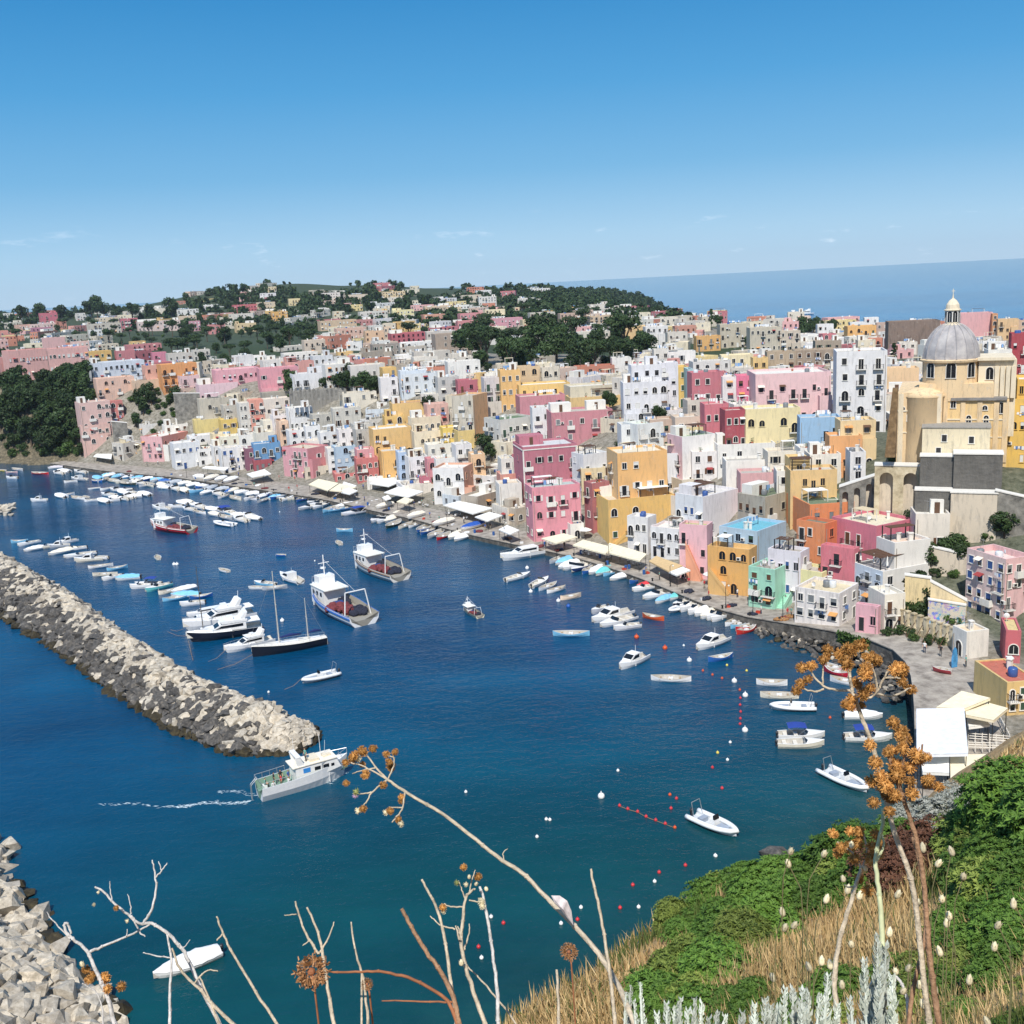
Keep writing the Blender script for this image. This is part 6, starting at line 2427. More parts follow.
        pts = left + [(x,-y,z) for x,y,z in reversed(left[:-1])]
        m.tube(pts,r_,8)
        link('inflatable_tube',m.mesh('inflatable_tube',[P_(rgb,.5)]),o)
        m = MB()
        m.box(-.3,-.4,.1,.4,.4,1.05)
        m.c = 1
        m.xprism([(.2,1.053),(.42,1.053),(.25,1.5),(.18,1.5)],-.38,.38)
        link('console',m.mesh('console',[GEL,SHD]),o)
        m = MB()
        m.box(.1 * L0,-.5,.15,.3 * L0,.5,.55)
        m.box(-.3 * L0,-.5,.15,-.2 * L0,.5,.6)
        link('seat',m.mesh('seat',[P_((150,160,175),.7)]),o)
        m = MB()
        for sy in (-.7,.7):
            m.tube([(-.36 * L0,sy,.5),(-.42 * L0,sy * .9,2.1)],.035,5)
        m.tube([(-.42 * L0,-.63,2.1),(-.42 * L0,.63,2.1)],.035,5)
        link('roll_bar',m.mesh('roll_bar',[simple('steel',(190,190,190),.3,metal=.6)]),o)
        link('outboard_motor',outboard(L0),o)
    elif kind == 'cabin':
        S = hull_rings(L0,L0 * .34,.85,sheer=.45,fine=2.2)
        link('hull',hull_mesh(S,L0,[hm,GEL,INM],rim=.14,floor=.3),o)
        link('foredeck',strip(S,7,12,.01,.02).mesh('foredeck',[GEL]),o)
        m = MB()
        w_ = L0 * .12
        m.xprism([(-.12 * L0,.3),(.26 * L0,.85),(.2 * L0,1.35),(.08 * L0,1.9),(-.12 * L0,1.95)],-w_,w_)
        cb = link('cabin',m.mesh('cabin',[GEL]),o)
        m = MB()
        for sy in (-1,1):
            y0,y1 = (w_ + .003,w_ + .02) if sy > 0 else (-w_ - .02,-w_ - .003)
            m.xprism([(-.08 * L0,1.25),(.16 * L0,1.2),(.07 * L0,1.75),(-.08 * L0,1.78)],y0,y1)
        m.add([(.207 * L0,-w_ * .9,1.37),(.207 * L0,w_ * .9,1.37),(.095 * L0,w_ * .9,1.86),(.095 * L0,-w_ * .9,1.86)],[(0,1,2,3)])
        link('window',m.mesh('window',[SHD]),cb)
        m = MB()
        m.tube([(-.1 * L0,0,1.9),(-.1 * L0,0,3.0)],.03,4)
        link('mast',m.mesh('mast',[GEL]),o)
    BPROTO[key] = (o,L0)
    o['_proto'] = 1
    return BPROTO[key]
KNAME = {'gozzo': ('rowing_boat','double-ended boat','boat'),'dinghy': ('dinghy','small dinghy','dinghy'),'motor': ('motorboat','motorboat','motorboat'),
         'canopy': ('motorboat','blue-canopied motorboat','motorboat'),'console': ('motorboat','console motorboat','motorboat'),
         'cover': ('covered_boat','canvas-covered boat','boat'),'rib': ('inflatable_boat','rigid inflatable boat','inflatable boat'),'cabin': ('cabin_boat','small cabin boat','cabin boat')}
SIZE = {'gozzo': (4.5,9),'dinghy': (2.6,4),'motor': (4.5,8),'canopy': (6,9.5),'console': (5,7.5),'cover': (4.5,8.5),'rib': (5.5,9.5),'cabin': (5.5,10)}
BN = 0
def boat(t,zx,zy,zlen,ang,kind,rgb,place,label=None,group=None,z=0.0,clamp=True):
    """boat centred at a picture position, bow along the picture direction ang (degrees, 0 right, 90 up)"""
    global BN
    s_ = TILES[t][2]
    px,py = TP(t,zx,zy)
    hl = zlen / s_ / 2
    dx,dy = math.cos(rad(ang)) * hl,-math.sin(rad(ang)) * hl
    b = at(px + dx,py + dy,z + .3)
    a = at(px - dx,py - dy,z + .3)
    L_ = float(np.linalg.norm(b - a))
    if clamp:
        lo,hi = SIZE[kind]
        L_ = min(max(L_,lo),hi)
    pr,L0 = boat_proto(kind,rgb,L_)
    c = (a + b) / 2
    o = copy_tree(pr)
    del o['_proto']
    k = L_ / L0
    o.scale = (k,k,k)
    o.location = (c[0],c[1],z)
    o.rotation_euler = (0,0,math.atan2(b[1] - a[1],b[0] - a[0]))
    nm,desc,cat = KNAME[kind]
    o.name = nm
    o['category'] = cat
    o['group'] = group or 'boats moored in the harbour'
    if label:
        o['label'] = label
    else:
        pend(o,'%s %s' % (cname(rgb),desc),place)
    BN += 1
    return o
W_ = (240,240,240)
CRM = (232,224,206)
LB = (126,190,224)
BL = (44,96,168)
TQ = (110,200,200)
RD = (196,40,48)
GR_ = (176,182,190)
rr = random.Random(21)
row = 'in the row behind the breakwater'
TILES['T1'] = (0,440,5.12)
TILES['T2'] = (140,440,5.12)
TILES['T3'] = (160,560,3.94)
TILES['T4'] = (420,560,3.657)
TILES['T5'] = (640,600,3.657)
TILES['T6'] = (300,440,5.12)
for zx,zy,zl,k,c in [(100,520,80,'gozzo',LB),(148,530,120,'motor',W_),(180,557,120,'cover',W_),(240,548,110,'motor',CRM),(300,545,100,'cabin',GR_),
                         (345,525,110,'cabin',W_),(320,572,150,'cover',CRM),(380,560,130,'motor',W_),(410,590,170,'motor',W_),(455,615,150,'cabin',CRM),
                         (500,605,110,'motor',W_),(515,645,130,'gozzo',W_),(600,655,110,'gozzo',LB),(538,688,130,'gozzo',CRM),(575,705,110,'motor',W_),
                         (655,708,130,'cover',LB),(720,752,90,'motor',W_),(760,740,90,'canopy',W_),(810,757,140,'motor',TQ),(865,775,100,'gozzo',CRM),
                         (940,765,130,'cover',W_),(905,808,150,'gozzo',LB),(950,795,150,'cover',LB),(985,838,130,'motor',W_),(1030,800,120,'gozzo',BL)]:
    boat('T1',zx,zy,zl,188 + rr.uniform(-7,7),k,c,row)
mid = 'in the far left boat raft'
for zx,zy,k,c in [(310,287,'cover',W_),(345,280,'gozzo',W_),(400,297,'gozzo',W_),(440,291,'dinghy',W_),(470,309,'gozzo',W_),(530,312,'cover',W_),(575,312,'motor',W_),
                     (555,282,'motor',W_),(590,298,'cover',W_),(625,300,'motor',W_),(600,258,'motor',W_),(632,268,'cover',W_),(660,290,'motor',CRM),(690,292,'cover',W_),
                     (668,272,'motor',W_),(705,275,'gozzo',W_),(738,277,'cover',W_),(548,250,'gozzo',W_),(482,247,'dinghy',W_),(645,255,'motor',W_)]:
    boat('T1',zx,zy,72,175 + rr.uniform(-14,14),k,c,mid)
sc = 'scattered at the far left'
for zx,zy,zl,k,c in [(200,310,60,'cabin',W_),(62,195,60,'motor',W_),(60,165,60,'gozzo',(206,176,180)),(90,151,55,'gozzo',GR_),(205,170,90,'gozzo',RD),
                         (285,142,80,'cover',(196,190,196)),(325,160,70,'cover',W_),(412,153,60,'gozzo',W_),(362,213,60,'gozzo',W_),(405,203,80,'cabin',GR_),
                         (496,210,55,'gozzo',BL),(10,155,50,'dinghy',(226,196,60)),(655,222,90,'gozzo',(60,70,60)),(748,233,75,'gozzo',GR_),(835,245,65,'cover',W_),
                         (300,170,55,'motor',W_),(415,165,55,'motor',W_)]:
    boat('T1',zx,zy,zl,178 + rr.uniform(-8,8),k,c,sc)
cl = 'in the raft beside the trawler'
for zx,zy,zl,k,c in [(108,350,90,'cabin',W_),(182,342,60,'motor',W_),(215,322,60,'cover',W_),(240,318,60,'cover',CRM),(250,355,65,'motor',W_),(285,335,60,'cover',W_),
                         (305,343,70,'motor',W_),(310,371,55,'gozzo',W_),(365,355,70,'cover',W_),(378,382,60,'cover',CRM),(425,362,70,'canopy',W_),(455,372,65,'motor',LB),
                         (440,395,65,'gozzo',GR_),(500,388,65,'cover',W_),(515,408,75,'motor',W_),(578,400,80,'cover',W_),(560,390,60,'motor',W_)]:
    boat('T2',zx,zy,zl,168 + rr.uniform(-14,14),k,c,cl)
boat('T2',430,430,100,172,'rib',W_,cl,'white rigid inflatable boat in front of the raft beside the red trawler')
boat('T2',428,666,62,165,'dinghy',W_,sc,'lone round white dinghy in the open water left of centre')
boat('T2',90,600,58,120,'dinghy',(214,224,214),sc,'stubby pale dinghy left of the lone mooring buoys')
boat('T2',592,755,75,180,'dinghy',W_,sc,'white dinghy tied left of the small moored group')
boat('T2',640,738,110,175,'motor',LB,sc,'light blue motorboat in the small moored group behind the ketch')
boat('T2',690,757,130,185,'gozzo',GR_,sc,'grey boat lowest in the small moored group behind the ketch')
boat('T2',770,712,110,160,'cabin',W_,sc,'white cabin boat at the right of the small moored group behind the ketch')
boat('T2',720,588,48,180,'dinghy',BL,sc,'tiny dark blue dinghy floating alone above the small moored group')
# stern-to along the quay
q1 = 'tied along the left quay'
rr = random.Random(4)
PALB = ['cover','cover','motor','gozzo','motor','gozzo','cover']
COLB = [W_,W_,CRM,W_,LB,GR_,BL,W_,(226,226,230),CRM]
px = 112.0
while px < 300:
    p,nn,tt = quay_at(px)
    q = p[:2] - nn * (3.4 + rr.uniform(-.4,.5))
    x0,y0 = proj((q[0],q[1],.3))
    x1,y1 = proj((q[0] - nn[0] * 2,q[1] - nn[1] * 2,.3))
    boat('X',x0,y0,12,math.degrees(math.atan2(-(y1 - y0),x1 - x0)) + rr.uniform(-10,10) + (180 if rr.random() < .4 else 0),rr.choice(PALB),rr.choice(COLB),q1)
    px += rr.uniform(3.4,5.2)
px = 118.0
while px < 290:
    p,nn,tt = quay_at(px)
    q = p[:2] - nn * (8.5 + rr.uniform(-.8,1.5))
    x0,y0 = proj((q[0],q[1],.3))
    boat('X',x0,y0,12,rr.uniform(150,200),rr.choice(PALB),rr.choice(COLB),q1)
    px += rr.uniform(6,12)
q2 = 'tied along the middle quay'
for zx,zy,zl,a_,k,c in [(360,210,70,200,'cover',CRM),(400,217,70,200,'cover',W_),(440,225,80,205,'cover',CRM),(480,222,80,200,'cover',W_),(520,232,80,205,'motor',W_),
                             (560,242,80,205,'motor',GR_),(600,247,70,205,'cover',W_),(640,252,80,205,'gozzo',GR_),(690,268,90,205,'motor',W_),(730,287,110,205,'motor',W_),
                             (800,290,110,205,'gozzo',BL),(850,297,110,205,'gozzo',BL),(885,318,130,205,'motor',GR_),(920,340,150,200,'motor',W_),(980,352,110,200,'gozzo',LB)]:
    boat('T2',zx,zy,zl,a_ + rr.uniform(-5,5),k,c,q2)
for zx,zy,zl,a_,k,c in [(15,300,80,200,'gozzo',BL),(50,345,130,195,'motor',GR_),(95,327,140,195,'motor',W_),(175,358,110,190,'gozzo',LB),(215,352,120,190,'gozzo',(90,130,190)),
                             (240,335,120,195,'cover',W_),(285,372,150,192,'canopy',(226,226,232)),(310,318,80,200,'cover',W_),(375,325,100,200,'cover',W_),
                             (395,408,70,205,'motor',W_),(430,412,80,205,'motor',W_),(465,405,70,205,'cover',CRM),(478,430,90,205,'gozzo',(40,60,52)),(540,437,80,200,'gozzo',CRM),
                             (592,432,80,200,'gozzo',W_),(635,450,90,205,'gozzo',BL),(655,462,100,205,'gozzo',BL),(695,480,110,205,'gozzo',GR_),(735,492,80,205,'gozzo',RD),
                             (800,488,90,205,'cover',CRM),(838,497,110,200,'cover',W_),(490,385,70,205,'cover',CRM)]:
    boat('T6',zx,zy,zl,a_ + rr.uniform(-5,5),k,c,q2)
boat('T6',228,463,82,180,'gozzo',LB,q2,'small light blue rowing boat alone in the water off the quay')
boat('T6',198,525,46,140,'dinghy',CRM,q2,'cream dinghy behind the middle fishing trawler')
# boats pulled onto the quay
for zx,zy,zl,a_,k,c in [(360,195,70,200,'cover',CRM),(460,205,70,200,'cover',W_),(410,200,60,200,'cover',W_),(300,190,60,180,'cover',W_)]:
    p_ = GR('T2',zx,zy)
    boat('T2',zx,zy,zl,a_,k,c,'drawn up on the quay',z=p_[2] + .27)
for zx,zy,zl,k,c in [(430,335,90,'cover',CRM),(590,385,90,'cover',CRM),(730,420,110,'cover',CRM),(880,440,120,'cover',(36,84,170))]:
    p_ = GR('T6',zx,zy)
    boat('T6',zx,zy,zl,195,k,c,'drawn up on the quay',z=p_[2] + .27)
q3 = 'tied along the right quay'
for zx,zy,zl,a_,k,c in [(305,712,110,200,'gozzo',GR_),(335,722,110,200,'cover',LB),(350,742,110,200,'cover',W_),(378,748,120,200,'motor',W_),(415,755,120,205,'motor',(40,60,110)),
                             (470,762,110,205,'gozzo',BL),(500,768,100,205,'cover',W_),(540,772,110,205,'cover',TQ),(575,778,100,200,'gozzo',LB),(622,802,125,195,'cover',W_),
                             (705,818,90,200,'gozzo',BL),(762,842,125,190,'cover',(206,60,66)),(740,862,130,190,'motor',W_),(810,895,180,195,'motor',W_)]:
    boat('G',zx,zy,zl,a_,k,c,q3)
for zx,zy,zl,a_,k,c in [(190,800,100,200,'cover',TQ),(120,818,90,200,'cover',LB),(210,838,90,200,'motor',(30,36,60)),(200,862,90,200,'rib',W_),(245,858,90,205,'motor',W_),
                             (285,872,90,205,'motor',W_),(320,880,90,205,'cover',W_),(350,893,90,205,'cover',CRM),(380,900,90,205,'motor',W_),(412,908,105,200,'motor',W_),
                             (482,930,100,200,'gozzo',W_),(510,942,100,200,'gozzo',LB),(540,960,75,195,'gozzo',RD),(545,975,60,195,'gozzo',(190,50,44))]:
    boat('H',zx,zy,zl,a_,k,c,q3)
op = 'anchored off the right part of the quay'
boat('G',92,806,130,15,'motor',(214,218,222),op,'grey-white open motorboat off the bright pink house')
boat('G',205,835,95,25,'motor',GR_,op,'upper grey motorboat of three close together off the bright pink house')
boat('G',245,852,100,20,'gozzo',(190,196,206),op,'middle slim boat of three close together off the bright pink house')
boat('G',288,868,100,15,'gozzo',W_,op,'lowest white slim boat of three close together off the bright pink house')
boat('G',362,906,75,10,'gozzo',(240,214,190),op,'small peach-coloured rowing boat below the three close together')
boat('G',510,975,85,200,'motor',(190,192,200),op,'small dark-decked motorboat just above the white trio')
boat('T4',700,208,150,195,'cabin',W_,op,'upper white cabin boat of the trio off the quay')
boat('T4',722,226,135,195,'motor',W_,op,'middle white motorboat of the trio off the quay')
boat('T4',757,246,100,188,'motor',(222,222,226),op,'lowest white motorboat of the trio off the quay')
boat('T4',553,270,135,180,'gozzo',LB,op,'light blue double-ended boat alone in the middle of the harbour')
boat('T4',853,210,62,170,'gozzo',(206,90,50),op,'small orange rowing boat near the moored rows')
boat('T4',778,375,110,205,'cabin',W_,op,'white speedboat with a raised screen right of centre')
boat('T4',918,434,148,178,'gozzo',W_,op,'white double-ended boat below the white speedboat')
boat('T5',262,160,122,200,'cabin',W_,op,'white cabin cruiser off the mint green house')
boat('T5',295,212,72,10,'gozzo',BL,op,'small blue boat below the white cabin cruiser')
boat('T5',482,303,112,178,'gozzo',W_,op,'upper white boat of three abreast in the right basin')
boat('T5',510,350,142,178,'gozzo',CRM,op,'middle cream boat of three abreast in the right basin')
boat('T5',560,392,162,180,'rib',W_,op,'lowest white inflatable of three abreast in the right basin')
boat('T5',590,497,150,0,'canopy',W_,op,'white motorboat with a blue canopy moored beside its twin')
boat('T5',588,528,172,0,'motor',CRM,op,'cream motorboat lashed to the one with the blue canopy')
boat('T5',816,425,142,0,'cover',W_,op,'slim white covered boat in the far right corner of the basin')
boat('T5',835,505,170,0,'canopy',(234,234,230),op,'white motorboat with a blue canopy near the tent terrace')
boat('T5',750,658,178,-27,'rib',W_,op,'white inflatable boat with a roll bar before the tent terrace')
boat('T5',272,822,178,-25,'rib',(232,236,240),op,'white inflatable boat alone nearest the green bushes')
boat('T5',715,250,85,-15,'gozzo',RD,op,'upper red boat behind the orange flower heads')
boat('T5',722,266,80,-15,'gozzo',(186,40,60),op,'lower red boat behind the orange flower heads')
boat('T5',750,298,75,-10,'gozzo',W_,op,'small white boat below the two red ones')
boat('X',187,964,72,201,'cover',W_,op,'white boat under a tied cover in the lower left water',clamp=False)
p_ = GR('K4',566,940)
boat('K4',566,940,60,170,'dinghy',(150,50,60),'','small dark red boat parked on the quay road',z=p_[2] + .25)
# mooring buoys and floats
TILES['U'] = (440,824,5.12)
TILES['V'] = (600,824,5.12)
bm_ = {}
def buoy(t,zx,zy,kind):
    cols = {'o': (206,84,40),'w': (236,236,236),'b': (40,90,170),'r': (196,52,60),'y': (222,200,90)}
    big_ = kind.isupper()
    c = cols[kind.lower()]
    if kind not in bm_:
        m = MB()
        m.smooth = True
        r_ = .42 if big_ else .2
        m.ball((0,0,r_ * .4),r_,10,7)
        m.smooth = False
        m.tube([(0,0,r_ * 1.2),(0,0,r_ * 1.9)],r_ * .15,5)
        bm_[kind] = m.mesh('buoy',simple('buoy_%s' % kind.lower(),c,.4,.1))
    p = at(*TP(t,zx,zy),0)
    o = link('mooring_buoy',bm_[kind],None,tuple(p),0,cat='buoy',group='mooring buoys on the water')
    nm = {'o': 'orange','w': 'white','b': 'blue','r': 'red','y': 'yellowish'}[kind.lower()]
    pend(o,('large ' if big_ else 'small ') + nm + ' mooring buoy','floating in the harbour')
for t,zx,zy,k in [('T4',730,900,'r'),('T4',760,912,'r'),('T4',796,922,'r'),('T4',827,940,'r'),('T4',862,953,'r'),('T4',897,966,'r'),('T4',932,980,'o'),
                     ('T4',914,860,'o'),('T4',938,874,'r'),('T4',918,910,'r'),('T4',663,868,'W'),('T4',896,325,'O'),('T4',985,370,'W'),('T4',792,285,'O'),('T4',506,152,'W'),
                     ('T4',543,172,'B'),('T4',405,118,'W'),('T4',392,32,'W'),('T4',168,850,'w'),('T4',462,950,'w'),('T4',475,952,'w'),('T4',724,772,'w'),
                     ('T5',345,300,'W'),('T5',385,352,'W'),('T5',384,480,'W'),('T5',330,522,'w'),('T5',284,560,'y'),('T5',320,586,'w'),('T5',265,614,'r'),('T5',300,690,'r'),
                     ('T5',695,432,'o'),('T5',277,938,'w'),('T5',166,972,'r'),('T5',70,998,'r'),('T5',230,260,'o'),('T5',265,275,'o'),('T5',300,288,'o'),('T5',365,330,'o'),
                     ('T5',367,360,'r'),('T5',366,385,'r'),('T5',368,410,'r'),('T5',367,435,'r'),('T5',366,455,'r'),('T5',160,168,'w'),('T5',390,260,'y'),('T5',318,240,'y'),
                     ('V',280,297,'w'),('V',168,315,'r'),('V',103,432,'r'),('V',198,428,'w'),('V',590,165,'w'),
                     ('U',722,430,'w'),('U',620,512,'w'),('U',262,478,'w'),('U',213,688,'w'),('U',325,510,'r'),('U',198,632,'r'),('U',704,492,'r'),('U',497,68,'w'),
                     ('T2',175,640,'W'),('T2',190,640,'W'),('T2',715,370,'w'),('T3',482,242,'W'),('T3',428,522,'w'),('T3',610,5,'w')]:
    buoy(t,zx,zy,k)
# floating rope lines between floats
for pts_ in ([(730,900),(760,912),(796,922),(827,940),(862,953),(897,966),(932,980)],):
    m = MB()
    W = [at(*TP('T4',*q),.03) for q in pts_]
    m.tube(W,.03,4)
    link('float_rope',m.mesh('float_rope',simple('rope',(150,120,90),.9)),None,label='rope carrying the line of small red floats',cat='rope')
# ------------------------------------------------------------ people
def build_person(pose,nm):
    """one continuous skinned figure"""
    if pose == 'stand':
        J = {'pel': (0,0,.95),'chest': (0,0,1.3),'neck': (0,0,1.5),'head': (0,-.02,1.66),'top': (0,-.01,1.76),
             'hl': (.1,0,.9),'kl': (.12,-.04,.5),'al': (.13,.03,.08),'tl': (.14,-.13,.03),'hr': (-.1,0,.9),'kr': (-.11,.03,.5),'ar': (-.12,.08,.08),'tr': (-.13,-.08,.03),
             'sl': (.2,0,1.43),'el': (.26,.03,1.14),'wl': (.25,-.1,.9),'fl': (.25,-.15,.82),'sr': (-.2,0,1.43),'er': (-.27,.02,1.14),'wr': (-.24,-.12,.92),'fr': (-.24,-.17,.84)}
    else:
        J = {'pel': (0,0,.5),'chest': (0,-.04,.86),'neck': (0,-.06,1.05),'head': (0,-.1,1.2),'top': (0,-.1,1.3),
             'hl': (.1,-.03,.48),'kl': (.14,-.45,.5),'al': (.13,-.45,.09),'tl': (.13,-.6,.04),'hr': (-.1,-.03,.48),'kr': (-.14,-.45,.5),'ar': (-.13,-.4,.09),'tr': (-.13,-.56,.04),
             'sl': (.2,-.04,.98),'el': (.26,-.1,.72),'wl': (.18,-.32,.6),'fl': (.16,-.4,.58),'sr': (-.2,-.04,.98),'er': (-.26,-.1,.72),'wr': (-.18,-.32,.6),'fr': (-.16,-.4,.58)}
    Rr = {'pel': .15,'chest': .17,'neck': .06,'head': .1,'top': .07,'hl': .09,'kl': .065,'al': .045,'tl': .04,'sl': .065,'el': .045,'wl': .032,'fl': .03}
    for k in list(Rr):
        if k[-1] == 'l' and k != 'pel':
            Rr[k[:-1] + 'r'] = Rr[k]
    E_ = [('pel','chest'),('chest','neck'),('neck','head'),('head','top'),('pel','hl'),('hl','kl'),('kl','al'),('al','tl'),('pel','hr'),('hr','kr'),('kr','ar'),('ar','tr'),
          ('chest','sl'),('sl','el'),('el','wl'),('wl','fl'),('chest','sr'),('sr','er'),('er','wr'),('wr','fr')]
    ks = list(J)
    me = bpy.data.meshes.new(nm)
    me.from_pydata([J[k] for k in ks],[(ks.index(a),ks.index(b)) for a,b in E_],[])
    o = bpy.data.objects.new(nm,me)
    COL.objects.link(o)
    md = o.modifiers.new('s','SKIN')
    for i,k in enumerate(ks):
        me.skin_vertices[0].data[i].radius = (Rr[k],Rr[k] * (.75 if k in ('pel','chest') else 1))
        me.skin_vertices[0].data[i].use_root = k == 'pel'
    md2 = o.modifiers.new('b','SUBSURF')
    md2.levels = 1
    md2.render_levels = 1
    dg = bpy.context.evaluated_depsgraph_get()
    r_ = bpy.data.meshes.new_from_object(o.evaluated_get(dg))
    bpy.data.objects.remove(o)
    r_.materials.clear()
    for m_ in PMATS:
        r_.materials.append(m_)
    mi = []
    neckz,hipz = J['neck'][2] + .02,J['pel'][2] + .02
    for p in r_.polygons:
        c = p.center
        if c.z > neckz + .13 + (0 if c.y > J['head'][1] else .06):
            mi.append(3)
        elif c.z > neckz or (abs(c.x) > .215 and c.z < neckz - .28 and pose == 'stand') or (pose != 'stand' and c.y < -.2 and c.z > .52):
            mi.append(0)
        elif c.z > hipz or (abs(c.x) > .19):
            mi.append(1)
        elif c.z < .1:
            mi.append(3)
        else:
            mi.append(2)
    r_.polygons.foreach_set('material_index',mi)
    r_.polygons.foreach_set('use_smooth',[True] * len(mi))
    r_.name = nm
    return r_
def rand_cloth(nm,stops):
    t = NT(nm)
    oi = t.n('ShaderNodeObjectInfo').outputs['Random']
    c = t.ramp(oi,stops)
    t.b.id_data.nodes['Color Ramp'].color_ramp.interpolation = 'CONSTANT'
    t.l(c,t.b.inputs['Base Color'])
    t.b.inputs['Roughness'].default_value = .9
    return t.m
PMATS = [simple('skin',(206,158,128),.6,.1,3),rand_cloth('shirt',[(0,(.7,.7,.7)),(.25,(.05,.12,.35)),(.45,(.5,.04,.05)),(.65,(.02,.02,.025)),(.8,(.15,.35,.3))]),
         rand_cloth('trousers',[(0,(.03,.04,.08)),(.4,(.3,.27,.2)),(.7,(.08,.08,.08))]),simple('hair',(42,30,24),.8)]
PST = build_person('stand','person')
PSIT = build_person('sit','person')
def person(p,rz,me,label,group=None):
    o = link('person',me,None,tuple(float(q) for q in p),rz,None,label,'person',group)
    return o
# ------------------------------------------------------------ large vessels
NETR = simple('maroon_nets',(112,52,56),.95,.5,5,bump=.8)
NETK = simple('dark_nets',(40,44,60),.95,.5,5,bump=.8)
STEEL = simple('steel',(190,190,190),.3,metal=.6)
ROPE = simple('rope',(150,120,90),.9)
def vessel(name,label,cat,t,bow,stern,group=None):
    b = at(*TP(t,*bow),.5)
    a = at(*TP(t,*stern),.5)
    L_ = float(np.linalg.norm(b - a))
    c = (a + b) / 2
    return thing(name,label,cat,(c[0],c[1],0),math.atan2(b[1] - a[1],b[0] - a[0]),group),L_
def heap(cx,cy,cz,rx,ry,rz_,seed,mat,parent,nm='net_pile'):
    rr_ = random.Random(seed)
    m = MB()
    m.smooth = False
    for _ in range(34):
        a,q = rr_.uniform(0,6.28),rr_.random() ** .5
        r_ = rr_.uniform(.12,.3)
        o_ = len(m.v)
        m.ball((0,0,0),1,8,6)
        x,y = cx + rx * q * math.cos(a) * .7,cy + ry * q * math.sin(a) * .7
        for i in range(o_,len(m.v)):
            v = m.v[i]
            k = 1 + .25 * mnoise.noise(Vector((v[0] * 2 + seed,v[1] * 2,v[2] * 2)))
            m.v[i] = (x + v[0] * rx * r_ * k,y + v[1] * ry * r_ * k,cz + rz_ * .45 * (1 - q * .6) + v[2] * rz_ * r_ * k * 1.2)
    return link(nm,m.mesh(nm,mat),parent)
def trawler(label,t,bow,stern,hullc,stripe,small=False):
    o,L_ = vessel('fishing_trawler',label,'fishing boat',t,bow,stern,'fishing trawlers anchored in the harbour')
    L_ *= .8
    k = L_ / 14
    H = 1.3 * k
    S = hull_rings(L_,L_ * .32,H,sheer=.75,fine=2.3,transom=.85)
    link('hull',hull_mesh(S,L_,[P_(hullc),P_(stripe),P_((150,146,136),.7)],rim=.16,floor=H * .55,depth=-.4),o)
    m = MB()
    for sgn in (1,-1):     # painted rubbing strake
        pts_ = [(x - (.12 * L_ * max(0,(tt - .6) / .4) ** 2) * .1,sgn * (b * .985 + .03),h * .82) for x,b,h,tt in S]
        m.tube(pts_,.09 * k,4)
    link('rubbing_strake',m.mesh('rubbing_strake',P_(stripe)),o)
    link('foredeck',strip(S,10,12,.02,.02).mesh('foredeck',[GEL]),o)
    w_ = L_ * .105
    x0,x1 = .05 * L_,.3 * L_
    m = MB()
    m.box(x0,-w_,H * .56,x1,w_,H + 1.5 * k)
    wh = link('wheelhouse',m.mesh('wheelhouse',[GEL]),o)
    m = MB()
    m.box(x0 - .7 * k,-w_ - .15,H + 1.503 * k,x1 + .2,w_ + .15,H + 1.62 * k)
    link('roof',m.mesh('roof',[P_((240,238,228))]),wh)
    m = MB()
    m.box(x1 - 1.6 * k,-w_ * .7,H + 1.62 * k,x1 - .3,w_ * .7,H + 2.7 * k)
    up = link('upper_wheelhouse',m.mesh('upper_wheelhouse',[GEL]),wh)
    for j in range(3):
        m = MB()
        y = (-.55 + .55 * j) * w_
        m.box(x1 - .3 + .004,y - .16 * w_,H + 2.0 * k,x1 - .26,y + .16 * w_,H + 2.45 * k)
        link('window',m.mesh('window',[SHD]),up)
    for sgn in (-1,1):
        for j in range(3):
            m = MB()
            xx = x0 + (x1 - x0) * (.2 + .3 * j)
            y0 = sgn * (w_ + .004)
            m.box(xx - .25 * k,min(y0,y0 + sgn * .03),H + .6 * k,xx + .25 * k,max(y0,y0 + sgn * .03),H + 1.1 * k)
            link('window',m.mesh('window',[SHD]),wh)
    m = MB()
    m.tube([(x1 - 1 * k,0,H + 2.7 * k),(x1 - 1 * k,0,H + 5.2 * k)],.07 * k,6)
    m.tube([(x1 - 1 * k,-.7 * k,H + 4.2 * k),(x1 - 1 * k,.7 * k,H + 4.2 * k)],.05 * k,5)
    m.lathe([(0,H + 3.4 * k),(.35 * k,H + 3.45 * k),(.35 * k,H + 3.6 * k),(0,H + 3.65 * k)],10,x1 - 1 * k + .3 * k,0)
    link('mast',m.mesh('mast',[GEL]),o)
    m = MB()
    for sgn in (-1,1):
        m.tube([(-.38 * L_,sgn * L_ * .12,H * .5),(-.36 * L_,sgn * L_ * .09,H + 2.4 * k)],.07 * k,5)
    m.tube([(-.36 * L_,-L_ * .09,H + 2.4 * k),(-.36 * L_,L_ * .09,H + 2.4 * k)],.07 * k,5)
    m.tube([(-.36 * L_,0,H + 2.4 * k),(x1 - k,0,H + 4.6 * k)],.025,4)
    m.tube([(x1 - k,0,H + 4.6 * k),(.48 * L_,0,H * 1.7)],.025,4)
    link('gantry',m.mesh('gantry',[GEL]),o)
    heap(-.15 * L_,.05 * L_,H * .6,.17 * L_,.13 * L_,1.5 * k,1,NETR,o)
    heap(-.3 * L_,-.05 * L_,H * .6,.12 * L_,.12 * L_,1.2 * k,2,NETK,o)
    heap(0,-.06 * L_,H * .6,.08 * L_,.07 * L_,1.5 * k,3,NETK,o)
    m = MB()
    m.v = []
    m.lathe([(.35 * k,-.7 * k),(.35 * k,.7 * k)],10)
